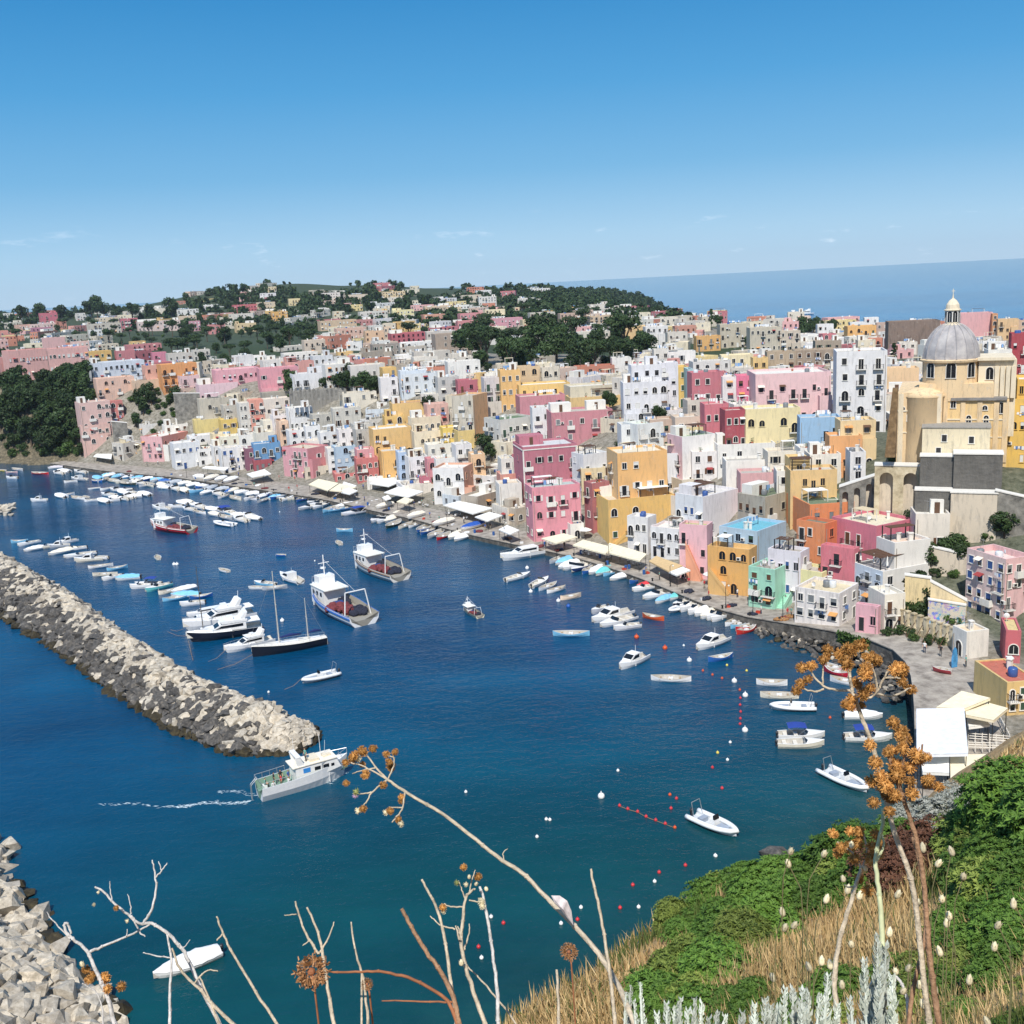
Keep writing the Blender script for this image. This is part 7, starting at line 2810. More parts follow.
    m.v = [(-.02 * L_ + a,c_,H * .9 + b_) for a,b_,c_ in m.v]
    link('winch',m.mesh('winch',[P_((40,70,130))]),o)
    m = MB()
    for j in range(6):
        x,b,h,tt = S[2 + j]
        for sgn in (-1,):
            m.ball((x,sgn * (b + .12),h * .45),.28 * k,8,6)
    link('fender',m.mesh('fender',[P_((210,210,214))]),o)
    # railing round the bow
    m = MB()
    for sgn in (-1,1):
        pts_ = [(x - .02,sgn * max(b - .1,.02),h + .75 * k) for x,b,h,tt in S[7:]]
        m.tube(pts_,.03 * k,4)
        for p_ in pts_[::2]:
            m.tube([(p_[0],p_[1],p_[2] - .75 * k),p_],.025 * k,4)
    link('bow_rail',m.mesh('bow_rail',[STEEL]),o)
    return o,L_
trawler('white fishing trawler with a blue strake and maroon nets left of centre','T3',(585,135),(835,262),(236,238,240),(40,90,170))
trawler('white fishing trawler heaped with maroon nets behind the blue-straked one','T6',(252,618),(548,722),(230,226,218),(120,90,60))
trawler('red-hulled fishing trawler with a white wheelhouse far left','T2',(32,440),(292,472),(190,34,44),(230,226,220))
trawler('smallest fishing trawler, cream with a dark strake, alone in mid harbour','T4',(152,168),(228,208),(236,226,196),(40,36,34))
# dive boat under way
o,L_ = vessel('excursion_boat','white excursion boat with passengers passing the tip of the breakwater','boat','T3',(742,826),(392,925))
H = 1.85
S = hull_rings(L_,L_ * .3,H,sheer=.5,fine=2.6,transom=.92)
link('hull',hull_mesh(S,L_,[P_((236,238,242)),P_((206,210,214)),P_((120,150,132),.7)],rim=.12,floor=H * .5,depth=-.4),o)
link('foredeck',strip(S,9,12,.02,.02).mesh('foredeck',[GEL]),o)
m = MB()
w_ = L_ * .115
xa,xb = -.12 * L_,.34 * L_
m.xprism([(xa,H * .5),(xb + .5,H * 1.05),(xb,H + 1.35),(xa,H + 1.35)],-w_,w_)
wh = link('cabin',m.mesh('cabin',[GEL]),o)
m = MB()
m.box(xa - .4,-w_ - .1,H + 1.353,xb + .1,w_ + .1,H + 1.45)
link('roof',m.mesh('roof',[P_((236,228,212))]),wh)
m = MB()
m.xprism([(xa + .3,H + 1.453),(xa + 1.2,H + 1.453),(xa + .7,H + 2.5),(xa + .1,H + 2.55)],-w_,-w_ + .25)
m.xprism([(xa + .3,H + 1.453),(xa + 1.2,H + 1.453),(xa + .7,H + 2.5),(xa + .1,H + 2.55)],w_ - .25,w_)
m.box(xa + .15,-w_,H + 2.56,xa + .8,w_,H + 2.7)
link('arch',m.mesh('arch',[GEL]),wh)
m = MB()
m.box(xa + 2.0,-.9,H + 1.453,xa + 3.2,.9,H + 1.8)
m.box(xa + 3.9,-.5,H + 1.453,xa + 4.4,.5,H + 1.65)
m.box(xb - .9,-.4,H + 1.453,xb - .4,.1,H + 1.7)
link('roof_locker',m.mesh('roof_locker',[P_((226,214,190))]),wh)
for sgn in (-1,1):
    for xx,ww,hh,mt in ((-.0 * L_,.45,.6,P_((60,140,214))),(.12 * L_,.38,.45,SHD),(.215 * L_,.38,.45,SHD),(.29 * L_,.2,.35,SHD)):
        m = MB()
        y0 = sgn * (w_ + .004)
        m.box(xx - ww,min(y0,y0 + sgn * .03),H + .45,xx + ww,max(y0,y0 + sgn * .03),H + .45 + hh)
        link('window',m.mesh('window',[mt]),wh)
m = MB()
for sgn in (-1,1):
    pts_ = [(x,sgn * (b - .08),h + .7) for x,b,h,tt in S[:5]]
    m.tube(pts_,.035,4)
    for p_ in pts_:
        m.tube([(p_[0],p_[1],p_[2] - .7),p_],.03,4)
    pts_ = [(x,sgn * max(b - .08,.02),h + .75) for x,b,h,tt in S[8:]]
    m.tube(pts_,.035,4)
    for p_ in pts_:
        m.tube([(p_[0],p_[1],p_[2] - .75),p_],.03,4)
x,b,h,tt = S[0]
m.tube([(x,-b + .1,h + .7),(x,b - .1,h + .7)],.035,4)
m.tube([(x - .1,.3,h + .9),(x - .9,.3,h + .2),(x - .9,.3,.1)],.04,4)
m.tube([(x - .1,-.1,h + .9),(x - .9,-.1,h + .2),(x - .9,-.1,.1)],.04,4)
link('railing',m.mesh('railing',[STEEL]),o)
m = MB()
m.tube([(xa + .5,.5,H + 2.7),(xa + .5,.5,H + 4.6)],.025,4)
m.tube([(xb - 1.6,0,H + 1.45),(xb - 1.6,0,H + 4.4)],.035,4)
m.tube([(xb - .9,.6,H + 1.45),(xb - .7,.6,H + 3.2)],.02,4)
link('antenna',m.mesh('antenna',[GEL]),o)
MW = Matrix.Translation(o.location) @ Matrix.Rotation(o.rotation_euler.z,4,'Z')
fl = H * .5
for i,(x,y,me_,rz,txt) in enumerate([(-.42 * L_,.6,PSIT,1.6,'seated passenger at the stern rail'),(-.36 * L_,-.8,PSIT,.4,'seated passenger by the near rail of the stern'),(-.32 * L_,.5,PST,2,'standing passenger in the middle of the stern deck'),
                                          (-.27 * L_,-.6,PST,-1,'standing passenger near the cabin door'),(-.24 * L_,.7,PST,.5,'standing passenger at the far side near the cabin'),(-.2 * L_,-.9,PSIT,2.5,'seated passenger close to the cabin wall'),
                                          (-.17 * L_,.1,PST,1.2,'passenger standing in the cabin doorway')]):
    v = MW @ Vector((x,y,fl + .01 + (.0 if me_ is PST else .0)))
    person(v,rz,me_,txt + ' of the white excursion boat','people on the excursion boat')
    if me_ is PSIT:
        mm = MB()
        mm.box(x - .25,y - .25,fl + .003,x + .25,y + .25,fl + .42)
        link('bench',mm.mesh('bench',[GEL]),o)
v = MW @ Vector((xa + 1.7,-.2,H + 1.45))
person(v,-1.3 + o.rotation_euler.z,PST,'person in dark clothes steering on the roof of the white excursion boat','people on the excursion boat')
# foam of the wake
rr = random.Random(77)
FOAM = simple('foam',(206,222,230),.7,.1,2)
m = MB()
for (xa_,ya_),(xb_,yb_),n_,sp in (((250,801),(170,806),170,.2),((170,806),(100,803),40,.14),((262,795),(215,790),40,.2),((346,771),(330,782),30,.2)):
    for _ in range(n_):
        f = rr.random()
        p = at(xa_ + (xb_ - xa_) * f,ya_ + (yb_ - ya_) * f + math.sin(f * 9) * 1.2,.012)
        x,y = p[0] + rr.gauss(0,sp),p[1] + rr.gauss(0,sp)
        a = rr.uniform(-.5,.5)
        l_,w2 = rr.uniform(.1,.45),rr.uniform(.02,.06)
        c,s_ = math.cos(a) * l_,math.sin(a) * l_
        m.add([(x - c,y - s_,.012),(x + s_ / l_ * w2,y - c / l_ * w2,.014),(x + c,y + s_,.012),(x - s_ / l_ * w2,y + c / l_ * w2,.014)],[(0,1,2,3)])
link('wake_foam',m.mesh('wake_foam',FOAM),kind='stuff',label='thin white foam trail behind the excursion boat',cat='foam')
# two-masted sailing boat
o,L_ = vessel('sailing_boat','two-masted sailing boat with a dark hull moored by the breakwater','sailing boat','T3',(362,372),(655,318))
S = hull_rings(L_,L_ * .24,1.25,sheer=.45,fine=2.0,transom=.6)
link('hull',hull_mesh(S,L_,[P_((24,28,40)),GEL,DECKM],rim=.12,floor=1.0,depth=-.4,rake=.02),o)
link('deck',strip(S,0,12,.12,-.12,camber=.1).mesh('deck',[P_((226,222,212),.6)]),o)
m = MB()
m.box(-.12 * L_,-.7,1.1,.18 * L_,.7,1.75)
m.box(-.42 * L_,-.6,1.0,-.3 * L_,.6,1.6)
link('cabin_trunk',m.mesh('cabin_trunk',[GEL]),o)
def mast(px_,pyt,pyb,x,r_,bl,nm='mast'):
    loc = o.location
    lo,hi = 2,30
    c,s_ = math.cos(o.rotation_euler.z),math.sin(o.rotation_euler.z)
    for _ in range(30):
        md_ = (lo + hi) / 2
        if proj((loc[0] + x * c,loc[1] + x * s_,md_))[1] > pyt:
            lo = md_
        else:
            hi = md_
    m = MB()
    m.tube([(x,0,1),(x,0,lo)],[r_,r_ * .6],6)
    m.tube([(x,-.8,lo * .6),(x,.8,lo * .6)],.03,4)
    mo = link('mast',m.mesh('mast',[P_((206,200,190))]),o)
    m = MB()
    for y in (-L_ * .1,L_ * .1):
        m.tube([(x,y,1.3),(x,y * .35,lo * .6),(x,0,lo * .97)],.018,3)
    link('shrouds',m.mesh('shrouds',[STEEL]),mo)
    m = MB()
    m.smooth = True
    m.tube([(x - .1,0,2.6),(x - bl * .5,0,2.75),(x - bl,0,2.6)],[.12,.28,.12],8)
    link('furled_sail',m.mesh('furled_sail',[cloth((24,40,96))]),mo)
    return lo
h1 = mast(275,571,0,.13 * L_,.12,L_ * .3)
h2 = mast(309,598,0,-.26 * L_,.1,L_ * .18)
m = MB()
m.tube([(.13 * L_,0,h1 * .97),(.55 * L_,0,1.9)],.02,3)
m.tube([(.49 * L_,0,1.7),(.58 * L_,0,2.0)],.07,5)
m.tube([(.13 * L_,0,h1 * .95),(-.26 * L_,0,h2 * .97),(-.49 * L_,0,1.5)],.018,3)
link('forestay',m.mesh('forestay',[STEEL]),o)
m = MB()
for j in range(7):
    x,b,h,tt = S[2 + j]
    m.ball((x,-b - .12,h * .5),.2,8,6)
link('fender',m.mesh('fender',[GEL]),o)
m = MB()
for sgn in (-1,1):
    pts_ = [(x,sgn * max(b - .1,.02),h + .6) for x,b,h,tt in S]
    m.tube(pts_,.02,3)
    for p_ in pts_:
        m.tube([(p_[0],p_[1],p_[2] - .65),p_],.02,3)
link('guard_rail',m.mesh('guard_rail',[STEEL]),o)
def motor_yacht(label,t,bow,stern,hullc,tiers=2,stripe=None,mast_py=None,cover=None,fly=True):
    o,L_ = vessel('motor_yacht',label,'yacht',t,bow,stern,'motor yachts moored by the breakwater')
    k = L_ / 11
    H = 1.15 * k
    S = hull_rings(L_,L_ * .31,H,sheer=.4,fine=2.5,transom=.9)
    link('hull',hull_mesh(S,L_,[P_(hullc),P_(stripe) if stripe else GEL,DECKM],rim=.12,floor=H * .6,depth=-.3),o)
    link('foredeck',strip(S,5,12,.02,.02,camber=.25).mesh('foredeck',[GEL]),o)
    w_ = L_ * .11
    m = MB()
    m.xprism([(-.28 * L_,H),(.22 * L_,H * 1.15),(.06 * L_,H + 1.05 * k),(-.28 * L_,H + 1.15 * k)],-w_,w_)
    cb = link('cabin',m.mesh('cabin',[GEL]),o)
    m = MB()
    for sgn in (-1,1):
        y0 = sgn * (w_ + .004)
        m.xprism([(-.24 * L_,H + .5 * k),(.13 * L_,H + .5 * k),(.05 * L_,H + .9 * k),(-.24 * L_,H + .92 * k)],min(y0,y0 + sgn * .03),max(y0,y0 + sgn * .03))
    link('side_window',m.mesh('side_window',[SHD]),cb)
    m = MB()
    m.add([(.2 * L_,-w_ * .85,H * 1.19 + .04),(.2 * L_,w_ * .85,H * 1.19 + .04),(.075 * L_,w_ * .85,H + 1.0 * k),(.075 * L_,-w_ * .85,H + 1.0 * k)],[(0,1,2,3)])
    link('windscreen',m.mesh('windscreen',[SHD]),cb)
    if fly:
        m = MB()
        m.xprism([(-.3 * L_,H + 1.153 * k),(.03 * L_,H + 1.153 * k),(.07 * L_,H + 1.6 * k),(-.3 * L_,H + 1.5 * k)],-w_ * 1.05,w_ * 1.05)
        m.box(-.12 * L_,-w_ * .5,H + 1.5 * k,-.04 * L_,w_ * .5,H + 2.0 * k)
        link('flybridge',m.mesh('flybridge',[GEL]),cb)
        m = MB()
        m.xprism([(-.27 * L_,H + 1.5 * k),(-.2 * L_,H + 1.5 * k),(-.27 * L_,H + 2.5 * k),(-.31 * L_,H + 2.5 * k)],-w_,w_)
        m.tube([(-.29 * L_,0,H + 2.5 * k),(-.3 * L_,0,H + 3.6 * k)],.05,5)
        link('radar_arch',m.mesh('radar_arch',[GEL]),cb)
    if cover:
        m = MB()
        m.box(-.47 * L_,-w_,H + .95 * k,-.27 * L_,w_,H + 1.05 * k)
        link('aft_awning',m.mesh('aft_awning',[cloth(cover)]),o)
    m = MB()
    for sgn in (-1,1):
        pts_ = [(x,sgn * max(b - .1,.02),h + .55 * k) for x,b,h,tt in S[5:]]
        m.tube(pts_,.025,3)
        for p_ in pts_:
            m.tube([(p_[0],p_[1],p_[2] - .55 * k),p_],.02,3)
    link('bow_rail',m.mesh('bow_rail',[STEEL]),o)
    if mast_py:
        m = MB()
        loc = o.location
        lo,hi = 2,30
        for _ in range(30):
            md_ = (lo + hi) / 2
            if proj((loc[0],loc[1],md_))[1] > mast_py:
                lo = md_
            else:
                hi = md_
        m.tube([(0,0,H),(0,0,lo)],[.1,.06],6)
        link('mast',m.mesh('mast',[P_((90,84,78))]),o)
    return o
motor_yacht('white sport yacht, farthest of the yachts moored by the breakwater','T3',(105,218),(232,195),W_,fly=False,cover=(230,230,226))
motor_yacht('white yacht with a red-brown deck in the moored row','T3',(88,245),(220,222),W_,fly=False,stripe=(170,70,60))
motor_yacht('big white flybridge yacht in the middle of the moored row','T3',(92,272),(372,215),W_,cover=(236,236,232))
motor_yacht('slim white sailing yacht hull with a tall dark mast in the moored row','T3',(102,298),(240,272),(226,222,214),fly=False,mast_py=566)
motor_yacht('large yacht with a navy hull and white flybridge in the moored row','T3',(108,316),(402,268),(22,28,44),cover=(236,236,232))
motor_yacht('white cabin yacht between the navy yacht and the two-masted sailing boat','T3',(252,358),(445,312),W_,fly=True)
motor_yacht('long slim white yacht tied off the bright pink quay house','G',(2,712),(236,672),W_,fly=False)
motor_yacht('small white ferry cruising on the open sea beyond the town','D',(790,180),(850,176),W_,fly=True)
boat('T3',632,462,146,195,'rib',(226,228,230),op,'grey-white inflatable boat with an awning below the two-masted sailing boat')
# mooring lines from the bows to the breakwater
m = MB()
for (t,xa_,ya_,xb_,yb_) in [('T3',105,300,30,282),('T3',112,318,130,395),('T3',255,358,190,400),('T3',365,372,225,432),('T3',560,465,490,510),('T3',92,272,40,275)]:
    p,q = at(*TP(t,xa_,ya_),1.0),at(*TP(t,xb_,yb_),.3)
    m = MB()
    md_ = (p + q) / 2 - np.array([0,0,.35])
    m.tube([p,md_,q],.035,4)
    o = link('mooring_line',m.mesh('mooring_line',ROPE),None,cat='rope',group='mooring lines of the yachts')
    o['label'] = 'thin mooring line from a yacht bow towards the breakwater'
    # put the origin at the bow end
    for v_ in o.data.vertices:
        v_.co -= Vector(p)
    o.location = Vector(p)
# people and clutter on the quay
rr = random.Random(31)
pl = [('F',525,615),('F',420,640),('F',680,690),('K5',90,205),('K5',240,240),('G',470,660),('G',235,660),('G',330,660),('F',480,640),('H',250,745),('H',330,760),('H',620,895),
      ('K5',560,365),('K4',560,870),('K4',470,850),('K4',700,930),('F',330,650),('F',380,650),('K2',480,650),('K2',380,640),('K1',500,800),('K1',430,805),('F',120,560),('K2',120,620)]
for _ in range(26):
    _p,_n2,_t2 = quay_at(rr.uniform(180,900))
    _q = _p[:2] + _n2 * rr.uniform(1.5,6.5)
    _x,_y = proj((_q[0],_q[1],_p[2]))
    pl.append(('X',_x,_y))
for t,zx,zy in pl:
    p = GR(t,zx,zy)
    s_,_ = coast([p[0]],[p[1]])
    if s_[0] < .8:
        continue
    o = person((p[0],p[1],p[2] + .01),rr.uniform(0,6.28),PST,None,'people walking on the quay')
    pend(o,'tiny figure of a person standing','on the quay')
px = 125
ni = 0
while px < 850:
    p,nn,tt = quay_at(px)
    if rr.random() < .75:
        q = p[:2] + nn * rr.uniform(.8,3.2)
        z = p[2] + .003
        kind = rr.choice(['net','net','crate','crate','bollard','barrel'])
        if kind == 'net':
            o = thing('net_pile',None,'nets',(q[0],q[1],z),rr.uniform(0,6),'heaps of nets on the quay')
            heap(0,0,0,rr.uniform(1,1.8),rr.uniform(.7,1.2),.8,rr.randrange(99),rr.choice([NETR,NETK,simple('tan_nets',(150,110,70),.95,.4,5,bump=.8)]),o,'net')
            pend(o,'lumpy heap of fishing nets','on the quay edge')
        elif kind == 'crate':
            m = MB()
            m.box(-.4,-.3,0,.4,.3,.05)
            for a_ in ((-.4,-.3,.4,-.26),(-.4,.26,.4,.3),(-.4,-.26,-.36,.26),(.36,-.26,.4,.26)):
                m.box(a_[0],a_[1],.05,a_[2],a_[3],.4)
            cc = rr.choice([(40,96,160),(220,220,220),(190,70,50)])
            o = link('fish_crate',m.mesh('fish_crate',P_(cc)),None,(q[0],q[1],z),rr.uniform(0,3),cat='crate',group='crates on the quay')
            pend(o,'%s open fish crate' % cname(cc),'on the quay edge')
        elif kind == 'bollard':
            m = MB()
            m.lathe([(.2,0),(.15,.1),(.14,.4),(.22,.5),(.2,.6),(0,.62)],10)
            q = p[:2] + nn * .5
            o = link('bollard',m.mesh('bollard',IRON),None,(q[0],q[1],p[2] + .03),0,cat='bollard',group='bollards on the quay')
            pend(o,'squat iron mooring bollard','on the quay edge')
        else:
            m = MB()
            m.lathe([(0,0),(.28,0),(.31,.45),(.28,.9),(0,.9)],12)
            o = link('barrel',m.mesh('barrel',P_((50,90,150))),None,(q[0],q[1],z),0,cat='barrel',group='barrels on the quay')
            pend(o,'blue plastic barrel','on the quay edge')
    px += rr.uniform(4,11)
# ------------------------------------------------------------ trees and shrubs
FD = foliage('dark_evergreen',(.012,.03,.01),(.05,.085,.026))
FM = foliage('mid_green',(.02,.05,.012),(.075,.13,.03))
FBARK = simple('bark',(92,78,64),.9,.3,4,bump=.5)
def crown_mesh(name,rx,rz_,zc,nl,nf,leaf,mat,seed,flat=False):
    rr = random.Random(seed)
    lobes = []
    for _ in range(nl):
        a = rr.uniform(0,6.28)
        q = rr.random() ** .6
        z = rr.uniform(-.75,.85)
        w_ = math.sqrt(max(0,1 - z * z)) if not flat else 1
        lobes.append((rx * q * w_ * math.cos(a) * .8,rx * q * w_ * math.sin(a) * .8,zc + rz_ * z * .75,rr.uniform(.26,.46) * rx))
    V,Fc = [],[]
    for _ in range(nf):
        lx,ly,lz,lr = rr.choice(lobes)
        d = Vector((rr.gauss(0,1),rr.gauss(0,1),rr.gauss(0.25,1))).normalized()
        c = Vector((lx,ly,lz)) + d * lr * rr.uniform(.7,1.08) * (1 if not flat else 1)
        if flat:
            c.z = lz + d.z * lr * .6
        n_ = (d + Vector((rr.gauss(0,.5),rr.gauss(0,.5),rr.gauss(0,.5)))).normalized()
        t = n_.orthogonal().normalized()
        b = n_.cross(t)
        a = rr.uniform(0,6.28)
        t,b = t * math.cos(a) + b * math.sin(a),b * math.cos(a) - t * math.sin(a)
        s_ = leaf * rr.uniform(.6,1.4)
        o_ = len(V)
        V += [tuple(c - t * s_),tuple(c + b * s_ * .55),tuple(c + t * s_),tuple(c - b * s_ * .55)]
        Fc.append((o_,o_ + 1,o_ + 2,o_ + 3))
    me = bpy.data.meshes.new(name)
    me.from_pydata(V,[],Fc)
    me.materials.append(mat)
    return me
def trunk_mesh(h,r_,seed,limbs=4,spread=1.5):
    rr = random.Random(seed)
    m = MB()
    m.tube([(0,0,-.8),(.05,0,h * .4),(rr.uniform(-.2,.2),rr.uniform(-.2,.2),h)],[r_,r_ * .75,r_ * .45],7)
    for k in range(limbs):
        a = 6.28 * k / limbs + rr.uniform(-.4,.4)
        m.tube([(0,0,h * .55),(spread * .5 * math.cos(a),spread * .5 * math.sin(a),h * .95),(spread * math.cos(a),spread * math.sin(a),h * 1.35)],[r_ * .4,r_ * .28,r_ * .1],5)
    return m.mesh('trunk',FBARK)
TREES = {}
for k in range(4):
    TREES['oak',k] = (crown_mesh('crown',2.6,2.2,3.6,18,1500,.3,FD,10 + k),trunk_mesh(2.8,.22,k),'evergreen_tree','dark rounded evergreen tree')
    TREES['pine',k] = (crown_mesh('crown',3.6,1.1,6.8,22,1500,.32,FD,30 + k,True),trunk_mesh(5.6,.28,k + 9,5,2.2),'pine_tree','dark umbrella pine')
    TREES['bush',k] = (crown_mesh('crown',1.4,1.0,.9,14,700,.2,FM if k % 2 else FD,50 + k),trunk_mesh(.8,.08,k + 20,3,.6),'shrub','rounded green shrub')
TREES['cypress',0] = (crown_mesh('crown',.9,4.2,4.6,26,1200,.25,FD,70),trunk_mesh(2,.15,5,2,.3),'cypress_tree','narrow dark cypress')
NT_ = 0
TSEEN = []
def tree(kind,p,sc,place,rr,label=None,group=None):
    global NT_
    k = 0 if kind == 'cypress' else rr.randrange(4)
    cm,tm,nm,desc = TREES[kind,k]
    o = thing(nm,label,'shrub' if kind == 'bush' else 'tree',(p[0],p[1],p[2] - .15),rr.uniform(0,6.28),group or 'trees ' + place)
    if not label:
        pend(o,desc,place)
    o.scale = (sc * rr.uniform(.9,1.1),sc * rr.uniform(.9,1.1),sc * rr.uniform(.85,1.15))
    link('crown',cm,o)
    link('trunk',tm,o)
    NT_ += 1
    TSEEN.append((p[0],p[1]))
    return o
rr = random.Random(17)
def scatter(poly,n,kinds,sc,place,mind=3.5,h=0,group=None,dmax=None):
    xs_,ys_ = [p[0] for p in poly],[p[1] for p in poly]
    made = 0
    loc = []
    for _ in range(n * 14):
        if made >= n:
            break
        px,py = rr.uniform(min(xs_),max(xs_)),rr.uniform(min(ys_),max(ys_))
        if not inpoly(px,py,[poly]):
            continue
        q = ground(px,py,h)
        if q is None or (dmax and math.hypot(q[0],q[1]) > dmax):
            continue
        if any(abs(a - q[0]) < mind and abs(b - q[1]) < mind for a,b in loc):
            continue
        if any(math.hypot(fx - q[0],fy - q[1]) < fr + .8 for fx,fy,fr in FOOT):
            continue
        loc.append((q[0],q[1]))
        tree(rr.choice(kinds),(q[0],q[1],q[2] - h),rr.uniform(*sc),place,rr,group=group)
        made += 1
    return made
scatter([(0,394),(92,394),(93,420),(86,456),(52,456),(46,440),(60,415),(30,408),(0,412)],62,['oak','oak','bush'],(1.0,1.6),'on the green cliff',3.2)
scatter([(0,400),(92,396),(90,456),(0,457)],75,['bush','bush','oak'],(1.2,2.2),'low on the green cliff',2.2)
scatter([(0,386),(92,380),(92,396),(0,400)],16,['oak'],(1.2,1.8),'along the cliff top',4)
scatter(P_GARDEN,34,['oak','bush','bush'],(.8,1.3),'in the terraced garden',2.2)
scatter(P_BAND,110,['oak','oak','bush','bush','pine'],(.95,1.5),'in the left green belt',5)
scatter(P_GROVE,66,['oak','pine','oak'],(1.4,2.1),'in the central pine grove',6)
scatter(P_DARK1,14,['oak'],(1,1.4),'above the stone bastion',3)
scatter(P_DARK2,5,['oak'],(1,1.3),'above the stone bastion',3)
scatter(P_D1,8,['oak'],(1.2,1.6),'behind the right-hand houses',6)
scatter(P_D2,7,['oak'],(1.2,1.7),'behind the right-hand houses',6)
for t,zx,zy,kd,sc,lb in [('K6',420,640,'oak',2.0,'dark round tree before the long pink palace'),('K6',20,660,'pine',1.1,'umbrella pine at the left edge on the cliff top'),
                              ('K4',438,590,'oak',1.1,'round dark tree beside the sandy yellow garden wall'),('D',446,240,'cypress',1.6,'lone dark cypress against the open sea'),
                              ('E',430,420,'cypress',1.1,'dark cypress beside the tall white tower-like house')]:
    q = GR(t,zx,zy)
    tree(kd,q,sc,'',rr,lb,'landmark trees')
scatter([TP('K4',400,610),TP('K4',640,620),TP('K4',640,700),TP('K4',420,650)],14,['bush'],(1.0,1.5),'in the walled garden',1.5)
scatter([TP('K4',505,320),TP('K4',700,350),TP('K4',700,450),TP('K4',505,420)],12,['bush','oak'],(.7,1.1),'in the upper walled garden',1.8)
scatter([TP('K4',225,660),TP('K4',600,780),TP('K4',590,830),TP('K4',230,740)],10,['bush'],(.5,.8),'behind the pillared fence',1.5)
scatter([(110,360),(960,370),(1000,480),(600,520),(250,460),(120,440)],40,['bush','bush','oak'],(.7,1.2),'between the town houses',6,dmax=420)
scatter([(0,318),(700,318),(820,338),(500,345),(0,352)],45,['oak','pine'],(1.1,1.7),'between the far houses',12)
for px,py,sc in ((92,318,2.4),(98,319,2.6),(105,319,2.2),(133,320,2.2),(40,321,2.0),(62,320,2.0),(22,322,1.9),(118,320,1.8),(150,318,1.8),(172,317,2)):
    q = ground(px,py)
    tree('oak',q,sc * 1.6,'on the left skyline',rr)
scatter([(880,520),(1000,500),(1010,540),(960,560),(900,600),(880,580)],22,['bush','oak','bush'],(.6,1.0),'above the walled garden',2.2)
# woods on the far hills as one mass
cm = [crown_mesh('far_crown',4.5,3.6,3.5,9,130,1.3,FD,90 + k) for k in range(5)]
CV = [(np.array([tuple(v.co) for v in m_.vertices]).reshape(-1,4,3)) for m_ in cm]
blocks = []
placed = 0
for _ in range(9000):
    if rr.random() < .55:
        px,py = rr.uniform(0,560),rr.uniform(282,330)
        dens = .9
    else:
        px,py = rr.uniform(520,692),rr.uniform(283,322)
        dens = 1.2
    q = ground(px,py,0,700)
    if q is None:
        continue
    s_,_ = coast([q[0]],[q[1]])
    if s_[0] < 4:
        continue
    if any(abs(fx - q[0]) < fr + 3.5 and abs(fy - q[1]) < fr + 3.5 for fx,fy,fr in FOOT):
        continue
    nz_ = mnoise.noise(Vector((q[0] * .008,q[1] * .006,5)))
    if px < 530 and nz_ < -.12:
        continue
    V = CV[rr.randrange(5)]
    a = rr.uniform(0,6.28)
    c,s2 = math.cos(a),math.sin(a)
    sc = rr.uniform(.6,1.5) * (1.0 if px > 530 else 1)
    W = V * sc
    W = np.stack([W[...,0] * c - W[...,1] * s2 + q[0],W[...,0] * s2 + W[...,1] * c + q[1],W[...,2] + q[2] - 1],-1)
    blocks.append(W)
    placed += 1
    if placed > 1900:
        break
W = np.concatenate(blocks).reshape(-1,3)
me = bpy.data.meshes.new('far_woods')
n = len(W) // 4
me.from_pydata(W.tolist(),[],np.arange(n * 4).reshape(-1,4).tolist())
me.materials.append(FD)
link('far_woods',me,kind='stuff',label='dark green woods covering the far hills and the headland',cat='woods')
print('trees',NT_,'far',placed)
# ------------------------------------------------------------ near hillside plants
_TN = np.concatenate([np.arange(2,30,.25),np.arange(30,125,.8)])
def nground(px,py):
    d = ray(px,py)
    d = d / math.hypot(d[0],d[1])
    pts = CAM + _TN[:,None] * d
    g = pts[:,2] - hillz(pts[:,0],pts[:,1])
    i = np.argmax(g <= 0)
    if g[i] > 0 or i == 0:
        return None
    f = g[i - 1] / (g[i - 1] - g[i])
    return pts[i - 1] * (1 - f) + pts[i] * f
FB = foliage('bright_leaves',(.02,.06,.01),(.11,.2,.03),1)
FB2 = foliage('fresh_leaves',(.05,.09,.015),(.2,.25,.05),1)
FRED = foliage('russet_leaves',(.05,.025,.015),(.16,.07,.04),2)
FWH = foliage('pale_blossom_leaves',(.05,.07,.035),(.55,.56,.5),9)
rr = random.Random(41)
def spray_mesh(name,rx,rz_,n_twigs,leaf,mat,seed):
    """dense shrub of leafy twigs: rosettes of narrow leaves at twig ends over a dome"""
    r2 = random.Random(seed)
    V,Fc = [],[]
    lob = [(r2.uniform(-.5,.5) * rx,r2.uniform(-.5,.5) * rx,r2.uniform(.2,.75) * rz_,r2.uniform(.45,.7)) for _ in range(9)]
    for _ in range(n_twigs):
        lx,ly,lz,lr = r2.choice(lob)
        d = Vector((r2.gauss(0,1),r2.gauss(0,1),r2.gauss(.5,.9))).normalized()
        k = lr * r2.uniform(.75,1.05)
        c = Vector((lx + d.x * rx * k,ly + d.y * rx * k,max(-.1,lz + d.z * rz_ * k)))
        up = (d + Vector((0,0,.6))).normalized()
        t = up.orthogonal().normalized()
        b = up.cross(t)
        for j in range(7):
            a = 6.28 * j / 7 + r2.uniform(-.3,.3)
            o = (t * math.cos(a) + b * math.sin(a)) * .9 + up * r2.uniform(.2,.9)
            o.normalize()
            s_ = o.cross(up).normalized() * leaf * .16
            L_ = leaf * r2.uniform(.7,1.2)
            q = len(V)
            V += [tuple(c),tuple(c + o * L_ * .5 + s_),tuple(c + o * L_ - up * L_ * .15),tuple(c + o * L_ * .5 - s_)]
            Fc.append((q,q + 1,q + 2,q + 3))
    me = bpy.data.meshes.new(name)
    me.from_pydata(V,[],Fc)
    me.materials.append(mat)
    return me
